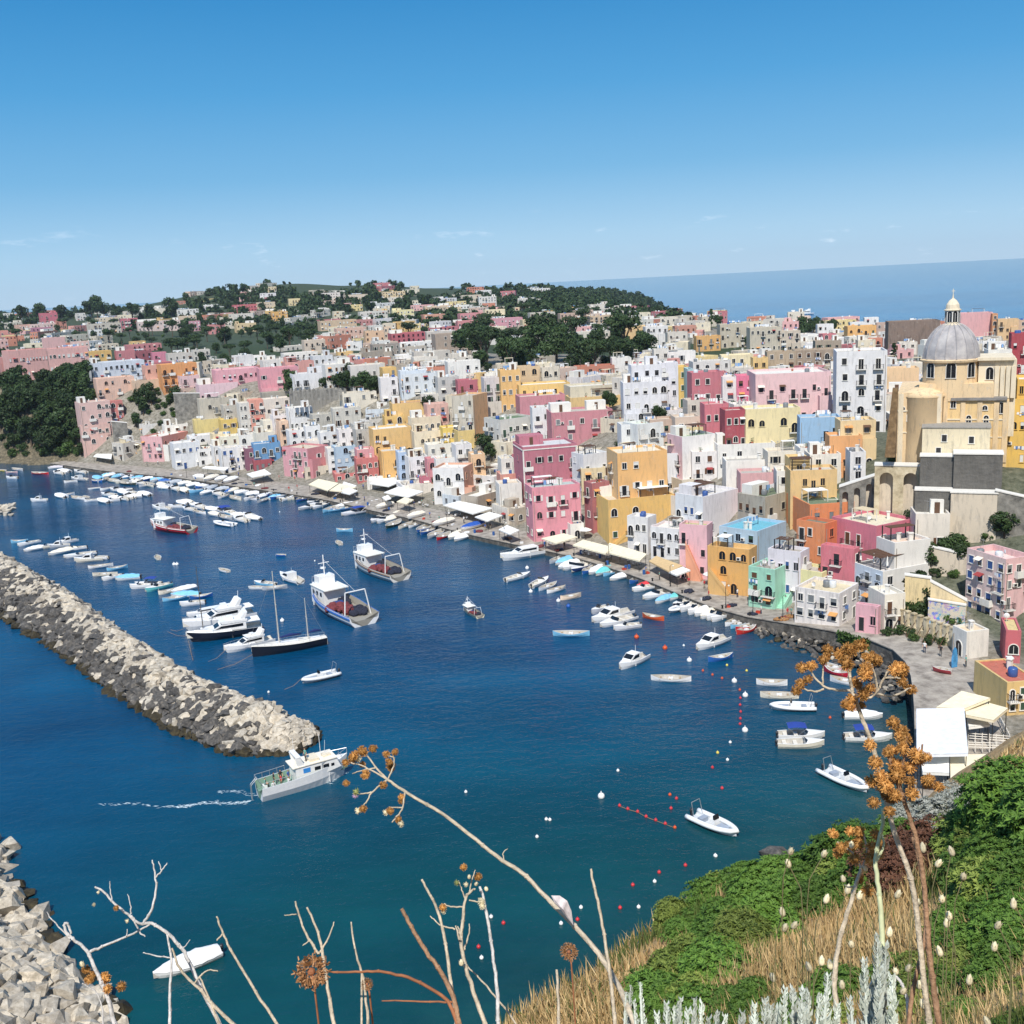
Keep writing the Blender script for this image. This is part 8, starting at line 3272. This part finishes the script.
NB = {'green': [spray_mesh('crown',1.25,1.0,1500,.17,FB,200 + k) for k in range(3)],'fresh': [spray_mesh('crown',1.1,1.0,1300,.16,FB2,210 + k) for k in range(2)],
      'russet': [spray_mesh('crown',1.1,.9,1100,.13,FRED,220)],'blossom': [spray_mesh('crown',1.2,1.0,1500,.12,FWH,230)],
      'tall': [spray_mesh('crown',2.0,2.2,3200,.2,FB,240 + k) for k in range(2)]}
NBT = trunk_mesh(.7,.06,99,4,.5)
TXT = {'green': 'leafy green bush','fresh': 'light green bush','russet': 'russet brown bush','blossom': 'bush speckled with white blossom','tall': 'tall dense green bush'}
def nbush(kind,px,py,sc,place='on the near hillside'):
    q = nground(px,py)
    if q is None:
        return None
    o = thing('bush',None,'bush',(q[0],q[1],q[2] - .12),rr.uniform(0,6.28),'bushes on the near hillside')
    pend(o,TXT[kind],place)
    k = sc * rr.uniform(.85,1.15)
    o.scale = (k,k,k * rr.uniform(.85,1.1))
    link('crown',rr.choice(NB[kind]),o)
    link('trunk',NBT,o)
    return o
def nscatter(poly,n_,kinds,sc,mind):
    xs_,ys_ = [p[0] for p in poly],[p[1] for p in poly]
    loc,made = [],0
    for _ in range(n_ * 25):
        if made >= n_:
            break
        px,py = rr.uniform(min(xs_),max(xs_)),rr.uniform(min(ys_),max(ys_))
        if not inpoly(px,py,[poly]):
            continue
        if any(math.hypot(px - a,py - b) < mind for a,b in loc):
            continue
        q = nground(px,py)
        if q is None:
            continue
        d = math.dist(q,CAM)
        loc.append((px,py))
        # size follows the place: shrubs further down the slope are as big as the near ones
        if nbush(rr.choice(kinds),px,py,min(rr.uniform(*sc) * max(.3,min(1.0,d / 22)),1.6)):
            made += 1
nscatter([(672,925),(700,905),(745,885),(790,855),(850,838),(878,880),(850,905),(800,915),(770,950),(735,968),(700,1005),(662,1015),(668,985),(690,955)],56,['green','green','fresh'],(.4,.62),11)
nscatter([(826,842),(880,818),(905,830),(890,870),(850,870)],9,['green'],(.55,.75),12)
nscatter([(885,842),(930,832),(936,875),(895,885)],7,['russet'],(.55,.75),12)
nscatter([(885,812),(985,806),(985,845),(930,850),(890,842)],12,['blossom'],(.6,.85),13)
nscatter([(960,850),(1040,830),(1040,900),(975,905)],9,['green','fresh'],(.6,.8),18)
nscatter([(975,900),(1040,900),(1040,960),(960,950)],12,['green'],(.5,.65),18)
nscatter([(890,965),(1040,950),(1040,1040),(870,1040)],18,['green','fresh'],(.42,.6),24)
nscatter([(690,1003),(860,990),(860,1035),(640,1035)],12,['fresh','green'],(.4,.55),20)
for px,py,k,s_ in ((1000,850,'tall',.42),(1028,840,'tall',.55),(975,856,'tall',.32),(1012,880,'tall',.42),(1052,850,'tall',.72),(945,848,'fresh',.7)):
    nbush(k,px,py,s_,'at the right edge of the hillside')
# dry grass over the slope
DRYG = foliage('dry_grass_blades',(.4,.24,.09),(.78,.58,.3),3)
GRG = foliage('green_grass_blades',(.05,.09,.02),(.16,.2,.06),3)
V,Fc,mi = [],[],[]
for _ in range(60000):
    px,py = rr.uniform(500,1045),rr.uniform(735,1045)
    if py < 1024 - (px - 500) * .62:
        continue
    q = nground(px,py)
    if q is None:
        continue
    d = math.dist(q,CAM)
    if d > 75:
        continue
    nz_ = mnoise.noise(Vector((q[0] * .35,q[1] * .35,0)))
    h_ = rr.uniform(.15,.42) * (1 + nz_ * .5) * (.6 + min(1,d / 18) * .6)
    w_ = max(.006,d * .0009)
    a = rr.uniform(0,6.28)
    c,s_ = math.cos(a) * w_,math.sin(a) * w_
    lx,ly = rr.gauss(0,.12),rr.gauss(-.05,.12)
    o_ = len(V)
    V += [(q[0] - c,q[1] - s_,q[2] - .06),(q[0] + c,q[1] + s_,q[2] - .06),(q[0] + lx,q[1] + ly,q[2] + h_)]
    Fc.append((o_,o_ + 1,o_ + 2))
    mi.append(1 if nz_ > .28 or rr.random() < .1 else 0)
me = bpy.data.meshes.new('dry_grass')
me.from_pydata(V,[],Fc)
me.materials.append(DRYG)
me.materials.append(GRG)
me.polygons.foreach_set('material_index',mi)
link('dry_grass',me,kind='stuff',label='golden dry grass covering the near hillside',cat='grass')
# ------------------------------------------------------------ dried stalks close to the camera
TILES['N1'] = (0,784,4.267)
TILES['N2'] = (200,724,3.413)
TILES['N3'] = (440,824,5.12)
TILES['N4'] = (780,620,4.197)
TILES['N5'] = (780,780,4.197)
STW = simple('pale_dry_stem',(186,172,150),.8,.3,60,bump=.3)
STB = simple('brown_dry_stem',(150,116,88),.8,.3,60,bump=.3)
STG = simple('silvery_twig',(196,192,188),.8,.25,60,bump=.3)
STR = simple('reddish_stem',(150,96,64),.8,.3,60)
SEED = foliage('orange_brown_florets',(.24,.09,.02),(.62,.33,.1),90)
BUDM = foliage('cream_buds',(.5,.42,.24),(.78,.7,.5),60)
SILV = foliage('silver_leaves',(.26,.3,.24),(.6,.63,.56),40)
STGR = simple('green_brown_stem',(128,122,84),.8,.2,60)
MAUVE = simple('pinkish_floret',(196,160,190),.8)
GRB = foliage('green_bud',(.16,.2,.06),(.4,.42,.16),60)
def head_mesh(mat,seed,n_=150):
    """unit-radius fluffy seed head made of many small florets"""
    r2 = random.Random(seed)
    m = MB()
    m.ball((0,0,0),.62,8,6)
    for _ in range(n_):
        d = Vector((r2.gauss(0,1),r2.gauss(0,1),r2.gauss(.1,1))).normalized()
        t = d.orthogonal().normalized()
        a = r2.uniform(0,6.28)
        t = (Matrix.Rotation(a,3,d) @ t) * r2.uniform(.1,.2)
        c = d * .5
        e = d * r2.uniform(.85,1.15) + t * .5
        b = d.cross(t)
        m.add([tuple(c - t * .5),tuple(c + t * .5),tuple(e + b * .5),tuple(e - b * .5)],[(0,1,2,3)])
    return m.mesh('flower_head',mat)
HEADS = {'o': [head_mesh(SEED,k) for k in range(3)],'g': [head_mesh(GRB,7,60)],'m': [head_mesh(MAUVE,8,60)],'c': [head_mesh(BUDM,9,70)]}
def bud_mesh():
    m = MB()
    m.smooth = True
    m.lathe([(0,-.9),(.35,-.8),(.62,-.4),(.66,0),(.5,.5),(.22,.95),(0,1.15)],9)
    m.smooth = False
    for k in range(14):
        a = 6.28 * k / 7
        z = -.5 if k < 7 else .1
        m.add([(.6 * math.cos(a - .3),.6 * math.sin(a - .3),z),(.6 * math.cos(a + .3),.6 * math.sin(a + .3),z),(.72 * math.cos(a),.72 * math.sin(a),z + .75)],[(0,1,2)])
    return m.mesh('bud',BUDM)
BUD = bud_mesh()
FPET = foliage('brown_petals',(.1,.045,.02),(.42,.22,.1),90)
def smooth_pts(P3,it=2):
    for _ in range(it):
        Q = [P3[0]]
        for a,b in zip(P3[:-1],P3[1:]):
            Q += [a * .75 + b * .25,a * .25 + b * .75]
        Q.append(P3[-1])
        P3 = Q
    return P3
def stalk_plant(label,t,dist,stems,heads,mat,name='dried_stalk',root=True,group='dried stalks close to the viewer',slant=0.0):
    """stems: list of (points, px radius start, px radius end); first stem grows out of the ground.
    distance varies a little with height so that the plant leans in depth"""
    def W(x,y):
        px,py = TP(t,x,y)
        return atd(px,py,dist + slant * (1024 - py) / 300)
    px0 = stems[0][0][0]
    base = W(*px0)
    g = np.array([base[0] + .05,base[1] + .05,hillz(base[0],base[1]) - .03])
    o = thing(name,label,'dried plant',g,0,group)
    k = dist / FPX
    for i,(pts_,r0,r1) in enumerate(stems):
        P3 = [W(*p) for p in pts_]
        P3 = smooth_pts(P3)
        rs = [(r0 + (r1 - r0) * j / (len(P3) - 1)) * k * .85 for j in range(len(P3))]
        if i == 0 and root:
            P3 = [g] + P3
            rs = [r0 * 1.1 * k] + rs
        for j in range(1,len(P3) - 1):
            P3[j] = P3[j] + np.array([rr.gauss(0,.0004) for _ in range(3)])
        m = MB()
        m.smooth = True
        m.tube([p - g for p in P3],rs,7)
        # swollen leaf scars along the stem
        m.smooth = False
        for j in range(4,len(P3) - 2,7):
            p = P3[j] - g
            m.ball(tuple(p),rs[j] * 1.3,6,4)
        link('stem',m.mesh('stem',mat),o)
    for x,y,r_,kd in heads:
        c = W(x,y) - g
        h_ = link({'b': 'bud'}.get(kd,'flower_head'),BUD if kd == 'b' else rr.choice(HEADS[kd]),o,tuple(c + np.array([rr.gauss(0,.006),rr.gauss(0,.02),0])))
        s_ = r_ * k
        h_.scale = (s_,s_,s_ * rr.uniform(.8,1.05))
        h_.rotation_euler = (rr.uniform(-.5,.5),rr.uniform(-.5,.5),rr.uniform(0,6))
    return o
stalk_plant('long arching pale stalk with orange-brown seed heads before the excursion boat','N2',1.9,
            [([(1500,1060),(1400,830),(1290,700),(1200,610),(1100,505),(1024,462),(930,385),(820,300),(700,232),(640,190)],3.3,1.7),
             ([(640,190),(600,150),(575,110),(548,92)],1.4,.8),([(640,190),(590,160),(550,140),(515,132)],1.2,.8),([(640,190),(660,150),(664,115),(655,95)],1.2,.7),
             ([(640,190),(585,232),(572,262),(555,280)],1.2,.8),([(585,232),(550,240),(530,238)],1,.6),([(700,232),(692,290),(670,320),(655,335)],1.2,.8),
             ([(692,285),(665,285),(645,283)],1,.6),([(600,150),(560,155),(520,170)],1,.6),([(664,115),(640,108),(628,104)],1,.6),([(1040,470),(1030,440),(1050,425)],.8,.5)],
            [(548,90,6.5,'o'),(530,85,5,'o'),(568,92,5,'o'),(515,128,6,'o'),(500,140,4.5,'o'),(545,110,4.5,'c'),(575,155,5.5,'o'),(555,165,4,'o'),(628,160,5.5,'o'),(645,170,4,'o'),
             (655,92,4.2,'o'),(628,106,4.6,'o'),(667,108,4,'o'),(512,172,4,'o'),(536,218,4.2,'g'),(530,240,3.4,'m'),(550,262,4.6,'o'),(555,280,4,'c'),(610,206,4.6,'o'),(643,282,4.4,'o'),
             (670,276,4.2,'o'),(692,250,3.8,'o'),(642,311,3.4,'c'),(655,334,4.2,'o'),(680,323,4,'c')],STW,slant=.25)
stalk_plant('tall stalk with a wide umbel of rusty seed heads before the sea wall','N4',1.7,
            [([(640,1800),(600,1480),(560,1100),(480,900),(430,700),(400,560),(368,470),(340,400),(312,330),(292,250),(290,160)],3.2,1.6),
             ([(300,298),(240,295),(190,285),(140,240),(122,195)],1.5,.9),([(185,290),(140,305),(80,280)],1.2,.8),([(340,335),(380,325),(410,300),(435,245),(460,200)],1.5,.9),
             ([(410,312),(470,322),(520,300),(548,285)],1.3,.8),([(435,245),(480,240),(505,245)],1.2,.8),([(408,300),(405,250),(385,185)],1.2,.8),([(315,335),(300,345),(280,330)],1,.7),
             ([(180,280),(178,220),(182,170)],1.1,.7),([(320,330),(345,300),(350,285)],1,.7)],
            [(x,y,r_,'o') for x,y,r_ in [(185,165,5),(230,162,5.5),(210,175,4),(120,190,5.5),(110,232,6),(125,250,4.5),(75,268,5.5),(68,290,5),(268,120,6),(290,108,7),(320,118,7),(300,140,7),(285,165,6),
                                              (262,135,5),(345,185,6),(335,200,4.5),(385,160,5),(385,180,6),(412,202,6),(425,188,5),(460,165,5.5),(463,195,6),(440,205,5),(495,232,6),(510,255,6.5),(500,270,5),
                                              (548,298,5.5),(330,282,6),(345,275,5),(365,285,5.5),(360,298,4.5),(282,330,5.5),(300,352,5),(278,345,4.5),(345,372,4)]],STW,slant=-.1)
stalk_plant('stout brown stalk crowded with rusty seed heads before the white tents','N5',1.6,
            [([(680,1100),(662,980),(640,850),(622,680),(612,520),(590,330),(560,200),(520,90),(490,0),(450,-120)],3.4,1.8),([(520,90),(500,0),(520,-100),(535,-180)],1.6,1),([(500,20),(440,-20),(400,-60)],1.4,.9),
             ([(505,-20),(580,-80),(600,-150)],1.4,.9),([(490,0),(450,30),(400,40)],1.2,.8)],
            [(x,y,r_,'o') for x,y,r_ in [(520,-190,6),(515,-170,5),(550,-165,6),(590,-145,6.5),(505,-145,6),(545,-120,7),(580,-90,6.5),(560,-135,5),(400,-138,5.5),(415,-120,5),(460,-105,5.5),(430,-70,6.5),
                                              (460,-62,7),(500,-30,7.5),(450,-8,7),(418,10,6.5),(485,15,7),(405,52,6.5),(470,72,6.5),(595,-38,6),(605,5,5.5),(632,30,5),(520,20,6),(440,40,6),(395,85,6),(435,100,5.5),
                                              (480,50,6),(455,85,5),(410,-40,6),(480,-50,6),(530,-60,6),(500,95,5),(385,20,5),(540,-20,5.5)]],STB,slant=-.1)
stalk_plant('lower stalk of orange seed heads over the green bushes','N5',1.8,
            [([(248,1100),(236,960),(228,850),(235,740),(262,620),(292,530),(318,440),(342,370)],3.2,2),([(342,370),(330,330),(300,300),(240,260)],1.4,.8),([(345,365),(370,310),(350,220)],1.3,.8),([(318,440),(290,455),(270,440)],1,.6)],
            [(x,y,r_,k_) for x,y,r_,k_ in [(235,220,5.2,'o'),(235,265,5.2,'o'),(275,240,3.6,'b'),(310,238,4.8,'o'),(345,190,5.5,'o'),(352,215,5.5,'o'),(290,300,5.5,'o'),(330,295,6,'o'),(300,335,6.5,'o'),(320,362,5.5,'o'),
                                                 (372,262,6,'o'),(390,290,6,'o'),(285,325,5,'o'),(335,425,5,'o'),(382,322,5,'o'),(350,320,6,'o'),(262,378,3.8,'b'),(370,375,3.6,'b'),(340,262,5,'o'),(395,240,5,'o')]],STW)
stalk_plant('pale green-white stalk rising through the orange seed heads','N5',1.65,[([(405,1100),(415,950),(430,700),(425,560),(415,470),(398,350),(412,260),(432,190),(430,120)],3.6,1.6),([(398,350),(440,280),(430,230)],1.6,1)],[],simple('pale_green_stem',(186,190,150),.8,.25,60))
stalk_plant('thin brown stalk beside the stout brown one','N5',1.7,[([(536,1100),(545,960),(570,820),(602,700),(616,600),(604,450),(575,300),(556,240)],2.6,1.6),([(600,700),(610,560)],1.2,.8)],[],STB)
stalk_plant('pale curved stalk with white tips right of the brown ones','N5',1.75,[([(480,820),(520,860),(540,960),(545,1060)][::-1],2,1.4)],[(490,815,4,'b'),(508,850,4,'b')],STG)
TW = [('N1','branching silvery twig left of the covered boat',1.5,[([(960,1080),(930,1000),(860,880),(800,740),(760,680),(700,620),(640,590),(590,600),(540,550),(480,505),(440,455),(405,440)],2.4,.9),([(610,595),(650,540),(668,450),(660,380),(650,325)],1.6,.7),
                                                         ([(664,400),(690,370),(714,338)],1,.5),([(690,370),(676,330)],.7,.4),([(560,560),(600,640),(620,650)],1.1,.6),([(480,505),(470,460),(468,415)],.7,.4),([(555,560),(560,520),(545,470)],.8,.4),
                                                         ([(725,1080),(722,900),(735,760),(712,640)],1.8,.9),([(735,745),(680,735),(610,720)],.9,.5),([(780,700),(812,665)],.6,.4)],STG),
      ('N1','bent pale twig over the lower left rocks',1.5,[([(500,1080),(470,940),(440,860),(400,780),(380,720),(340,680),(290,650),(270,600),(290,590),(305,640)],2.4,1),([(385,715),(470,680),(560,645),(640,600)],1.6,.8),([(540,650),(545,620)],.7,.4),([(300,660),(240,600),(200,545)],.9,.4),
                                                         ([(440,1080),(436,900),(350,850)],.9,.5)],STG),
      ('N1','thin straight twig right of the covered boat',1.6,[([(1300,1180),(1200,1050),(1100,900),(1020,770),(975,690),(945,620),(925,565)],1.9,.9),([(950,640),(925,668)],1,.6)],STW),
      ('N1','curved twig crossing the covered boat',1.45,[([(1060,1080),(940,980),(860,880),(820,850),(760,780),(735,700)],2.2,1),([(830,850),(880,790),(930,800)],1,.6),([(960,1080),(900,930),(850,820)],1.4,.8)],STW),
      ('N2','forked pale twig beside the round dried flower',1.5,[([(470,1100),(450,980),(428,860),(420,780),(400,700),(365,625)],2.4,1),([(405,785),(375,740),(345,680),(325,605)],1.6,.9),([(330,650),(288,652)],.8,.5),([(410,780),(445,720),(458,675)],1.1,.6),([(375,740),(350,755)],.8,.5)],STW),
      ('N2','two upright thin stems below the centre',1.6,[([(575,1100),(570,960),(555,850),(530,780),(516,675)],1.8,.8),([(550,1100),(552,850)],1.4,1)],STW),
      ('N2','brown blunt stem leaning left at the bottom centre',1.5,[([(900,1100),(870,940),(820,840),(760,760),(715,680),(688,630)],2.8,2)],STB),
      ('N2','reddish stem bending left to the round dried flower',1.5,[([(900,1100),(860,950),(760,885),(680,855),(600,842),(520,848),(440,845)],2.2,1),([(860,950),(740,945),(620,945)],1.2,.6)],STR),
      ('N2','pale stem with a side shoot at the bottom centre',1.55,[([(885,1100),(860,900),(840,760),(820,660),(790,590),(757,530)],2.2,1.2),([(870,700),(820,690),(785,655)],1,.5),([(895,740),(880,690)],1,.6)],STW),
      ('N3','stem with small white and orange buds at the bottom centre',1.6,[([(260,1100),(200,940),(130,740),(105,600),(120,480),(125,390),(150,350),(180,330)],2.8,1),([(125,425),(60,425),(20,410)],1,.6),([(130,385),(108,330),(95,290)],.9,.5),([(100,600),(80,520)],1.2,.8),
                                                         ([(125,645),(150,560),(150,510)],1,.6),([(150,390),(195,400),(215,380)],.9,.5),([(150,350),(165,280),(180,235)],.9,.5)],STW),
      ('N3','long bare pale stem curving up at the bottom centre',1.6,[([(300,1100),(295,850),(265,620),(235,430),(205,320)],2.2,1.4)],STG),
      ('N3','bare stem crossing the golden grass slope',1.7,[([(900,1080),(875,790),(845,590),(810,400),(785,310),(772,230)],2.2,1.3)],STW),
      ('N3','short straight stem before the golden grass slope',1.8,[([(608,1080),(606,860),(598,745)],1.9,1.3)],STW),
      ('N3','slanting thin stem at the bottom centre',1.7,[([(400,1040),(300,900),(200,790),(130,720)],1.2,.7)],STW),
      ]
for t,lb,ds,st_,mt in TW:
    hd = []
    if 'small white and orange' in lb:
        hd = [(140,235,2.6,'b'),(180,230,2.6,'b'),(92,278,2.8,'g'),(148,298,4.2,'o'),(165,262,3.6,'o'),(108,326,2.4,'c'),(190,300,2.8,'b'),(46,350,3.6,'o'),(18,385,3.2,'c'),(180,378,4,'c'),(205,395,3.4,'c'),(134,665,3.6,'b')]
    if 'bent pale' in lb:
        hd = [(350,815,4,'o'),(420,790,4,'o'),(500,820,5.5,'o'),(460,850,4,'o'),(415,875,4,'o'),(500,865,4.5,'o'),(375,830,3.4,'o'),(405,742,3,'b')]
    if 'left of the covered' in lb:
        hd = [(540,490,2.6,'o'),(468,415,1.8,'c'),(425,510,1.8,'c'),(555,520,2,'c')]
    stalk_plant(lb,t,ds,st_,hd,mt)
# big round dried flower heads
for t,x,y,r_,lb,ds in [('N2',380,845,13,'large round dried flower head with a dark centre at the bottom',1.5),('N3',660,655,6.5,'small round dried flower head before the dark water',1.9),('N2',570,888,4.5,'tiny reddish dried flower head low in the bottom centre',1.6)]:
    px,py = TP(t,x,y)
    p = atd(px,py,ds)
    q = atd(px + 25,1075,ds)
    g = np.array([q[0],q[1],hillz(q[0],q[1])])
    o = thing('dried_flower',lb,'dried flower',g,0,'round dried flowers')
    m = MB()
    k = ds / FPX
    r2 = random.Random(int(x))
    n0 = (CAM - p) / np.linalg.norm(CAM - p)
    u_ = np.cross(n0,[0,0,1])
    u_ /= np.linalg.norm(u_)
    v_ = np.cross(u_,n0)
    for j in range(420):
        a,rad_ = r2.uniform(0,6.28),r2.uniform(.35,1.0) * (1 + .2 * math.sin(j * 1.7))
        b_ = a + r2.uniform(-1.2,1.2)
        rr1 = rad_ * r_ * k
        c = p - g + (u_ * math.cos(a) + v_ * math.sin(a)) * rr1 + n0 * r2.uniform(-.3,.3) * r_ * k
        e = c + (u_ * math.cos(b_) + v_ * math.sin(b_)) * r_ * k * .26 + n0 * r2.uniform(-.3,.5) * r_ * k
        s_ = (u_ * -math.sin(a) + v_ * math.cos(a)) * r_ * k * .06
        m.add([c - s_,c + s_,e + s_ * .6,e - s_ * .6],[(0,1,2,3)])
    link('petals',m.mesh('petals',FPET),o)
    m = MB()
    m.tube([q * 0,(q - g) * .6,p - g + (q - p) * .1,p - g - n0 * r_ * k * .3],[.002,.0018,.0014,.001],5)
    m.ball(tuple(p - g - n0 * r_ * k * .2),r_ * k * .3,8,6)
    link('stem',m.mesh('stem',STR),o)
# folded dead leaf hanging on the long arching stalk
p = atd(*TP('N3',630,430),1.93)
m = MB()
k = 1.93 / FPX
u_ = CX
v_ = CY
pts_ = [(-11,10),(-3,11),(4,6),(8,-4),(10,-18),(4,-10),(-2,-2),(-8,4)]
m.add([u_ * a * k + v_ * b * k + FW * (abs(a) * .4 * k) for a,b in pts_] + [FW * (-4 * k)],[(i,(i + 1) % 8,8) for i in range(8)])
m.add([u_ * a * k + v_ * b * k + FW * (abs(a) * .4 * k + .0008) for a,b in pts_] + [FW * (-4 * k + .0008)],[((i + 1) % 8,i,8) for i in range(8)])
link('dead_leaf',m.mesh('dead_leaf',simple('dead_leaf',(206,196,196),.8,.3,90)),None,tuple(p),label='curled whitish dead leaf caught on the long arching stalk',cat='leaf')
# silver-leaved plants along the bottom edge
def shoot(parent,g,px,pyt,dist,wpx,seed):
    r2 = random.Random(seed)
    k = dist / FPX
    top = atd(px,pyt,dist)
    bot = atd(px + r2.uniform(-8,8),1065,dist)
    m = MB()
    m.tube([bot - g,(bot + top) / 2 - g + np.array([r2.gauss(0,.002),0,0]),top - g],[2.2 * k,1.6 * k,.6 * k],5)
    L_ = np.linalg.norm(top - bot)
    ax = (top - bot) / L_
    n_ = int(L_ / k / 2.2)
    for j in range(n_):
        f = j / n_
        c = bot + (top - bot) * f - g
        for q in range(3):
            a = r2.uniform(0,6.28)
            o_ = CX * math.cos(a) + FW * math.sin(a)
            s_ = np.cross(o_,ax)
            l_ = wpx * 1.35 * k * r2.uniform(.6,1.1) * (1 - .55 * f)
            e = c + o_ * l_ * .7 + ax * l_ * 1.1
            md_ = c + o_ * l_ * .45 + ax * l_ * .45
            w2 = l_ * .34
            m.add([c,md_ + s_ * w2,e,md_ - s_ * w2],[(0,1,2,3)])
    link('shoot',m.mesh('shoot',SILV),parent)
SP = [('at the bottom edge, leftmost by the grass slope',1.9,[(626,992),(631,985),(640,982),(634,1000)],5),
      ('in the middle of the bottom edge',1.7,[(667,1003),(674,1006),(681,998),(694,998),(702,1002),(717,1012),(709,1018),(657,1014),(688,1010),(725,1015)],7),
      ('at the bottom edge below the lower orange stalk',1.6,[(755,1004),(766,998),(771,1005),(785,988),(793,989),(802,990),(809,992),(820,994),(828,975),(850,998),(777,1008),(838,1004),(742,1012)],8),
      ('rising tall right of the lower orange stalk',1.55,[(864,960),(878,935),(886,945),(881,968),(872,985),(892,975),(868,1000)],9)]
for w_,ds,lst,wp in SP:
    q = atd(lst[0][0],1065,ds)
    g = np.array([q[0],q[1],hillz(q[0],q[1]) - .02])
    o = thing('silver_plant','silvery white leafy plant ' + w_,'plant',g,0,'silver-leaved plants')
    m = MB()
    m.tube([(0,0,0),tuple(q - g)],[.006,.004],5)
    link('stem',m.mesh('stem',STG),o)
    for i,(px,py) in enumerate(lst):
        shoot(o,g,px,py,ds + rr.uniform(-.05,.1),wp,int(px * 3 + py))
# cream buds on thin stems between the bushes
for x,y in [(185,310),(195,500),(10,555),(20,620),(60,610),(600,285),(720,300),(665,350),(770,405),(495,480),(680,500),(710,570),(980,520),(915,610),(900,700),(175,760),(120,785),(285,460),(335,485),
             (540,790),(795,840),(870,1015),(45,300),(35,352),(460,640),(300,690),(575,520),(670,720),(-30,830),(585,860),(600,940),(650,880),(700,600),(260,860),(210,775)]:
    ds = rr.uniform(2.6,3.4)
    px,py = TP('N5',x,y)
    p = atd(px,py,ds)
    lean = rr.uniform(-30,30)
    q = atd(px + lean * .6,py + 50,ds + .1)
    g = np.array([q[0],q[1],min(hillz(q[0],q[1]),q[2])])
    o = thing('budding_stalk',None,'dried plant',g,0,'budding stalks on the near hillside')
    pend(o,'thin stalk with a cream bud','on the near hillside')
    k = ds / FPX
    b_ = link('bud',BUD,o,tuple(p - g))
    s_ = 4.2 * k
    b_.scale = (s_,s_,s_ * 1.15)
    b_.rotation_euler = (rr.uniform(-.4,.4),rr.uniform(-.4,.4),0)
    m = MB()
    m.tube([(0,0,0),tuple(q - g + 0),tuple((p + q) / 2 - g + np.array([lean * k * .2,0,0])),tuple(p - g)],[.5 * k] * 4,4)
    link('stem',m.mesh('stem',STGR),o)
# ------------------------------------------------------------ air
HAZE_D = .00006
m = MB()
m.box(-2600,-320,-5.2,3200,2700,110)
o = link('haze',m.mesh('haze',[]),kind='stuff',label='thin pale air over the whole bay',cat='haze')
hm = bpy.data.materials.new('haze_air')
hm.use_nodes = True
ht = hm.node_tree
ht.nodes.remove(ht.nodes['Principled BSDF'])
pv = ht.nodes.new('ShaderNodeVolumePrincipled')
pv.inputs['Color'].default_value = (.8,.88,1,1)
pv.inputs['Density'].default_value = HAZE_D
pv.inputs['Anisotropy'].default_value = .2
ht.links.new(pv.outputs[0],ht.nodes['Material Output'].inputs['Volume'])
o.data.materials.append(hm)
def kill(o,acc):
    acc.append(o)
    for c in KIDS.get(o.session_uid,[]):
        kill(c,acc)
acc = []
for o_,_ in BPROTO.values():
    kill(o_,acc)
bpy.data.batch_remove(acc)
finish_labels()
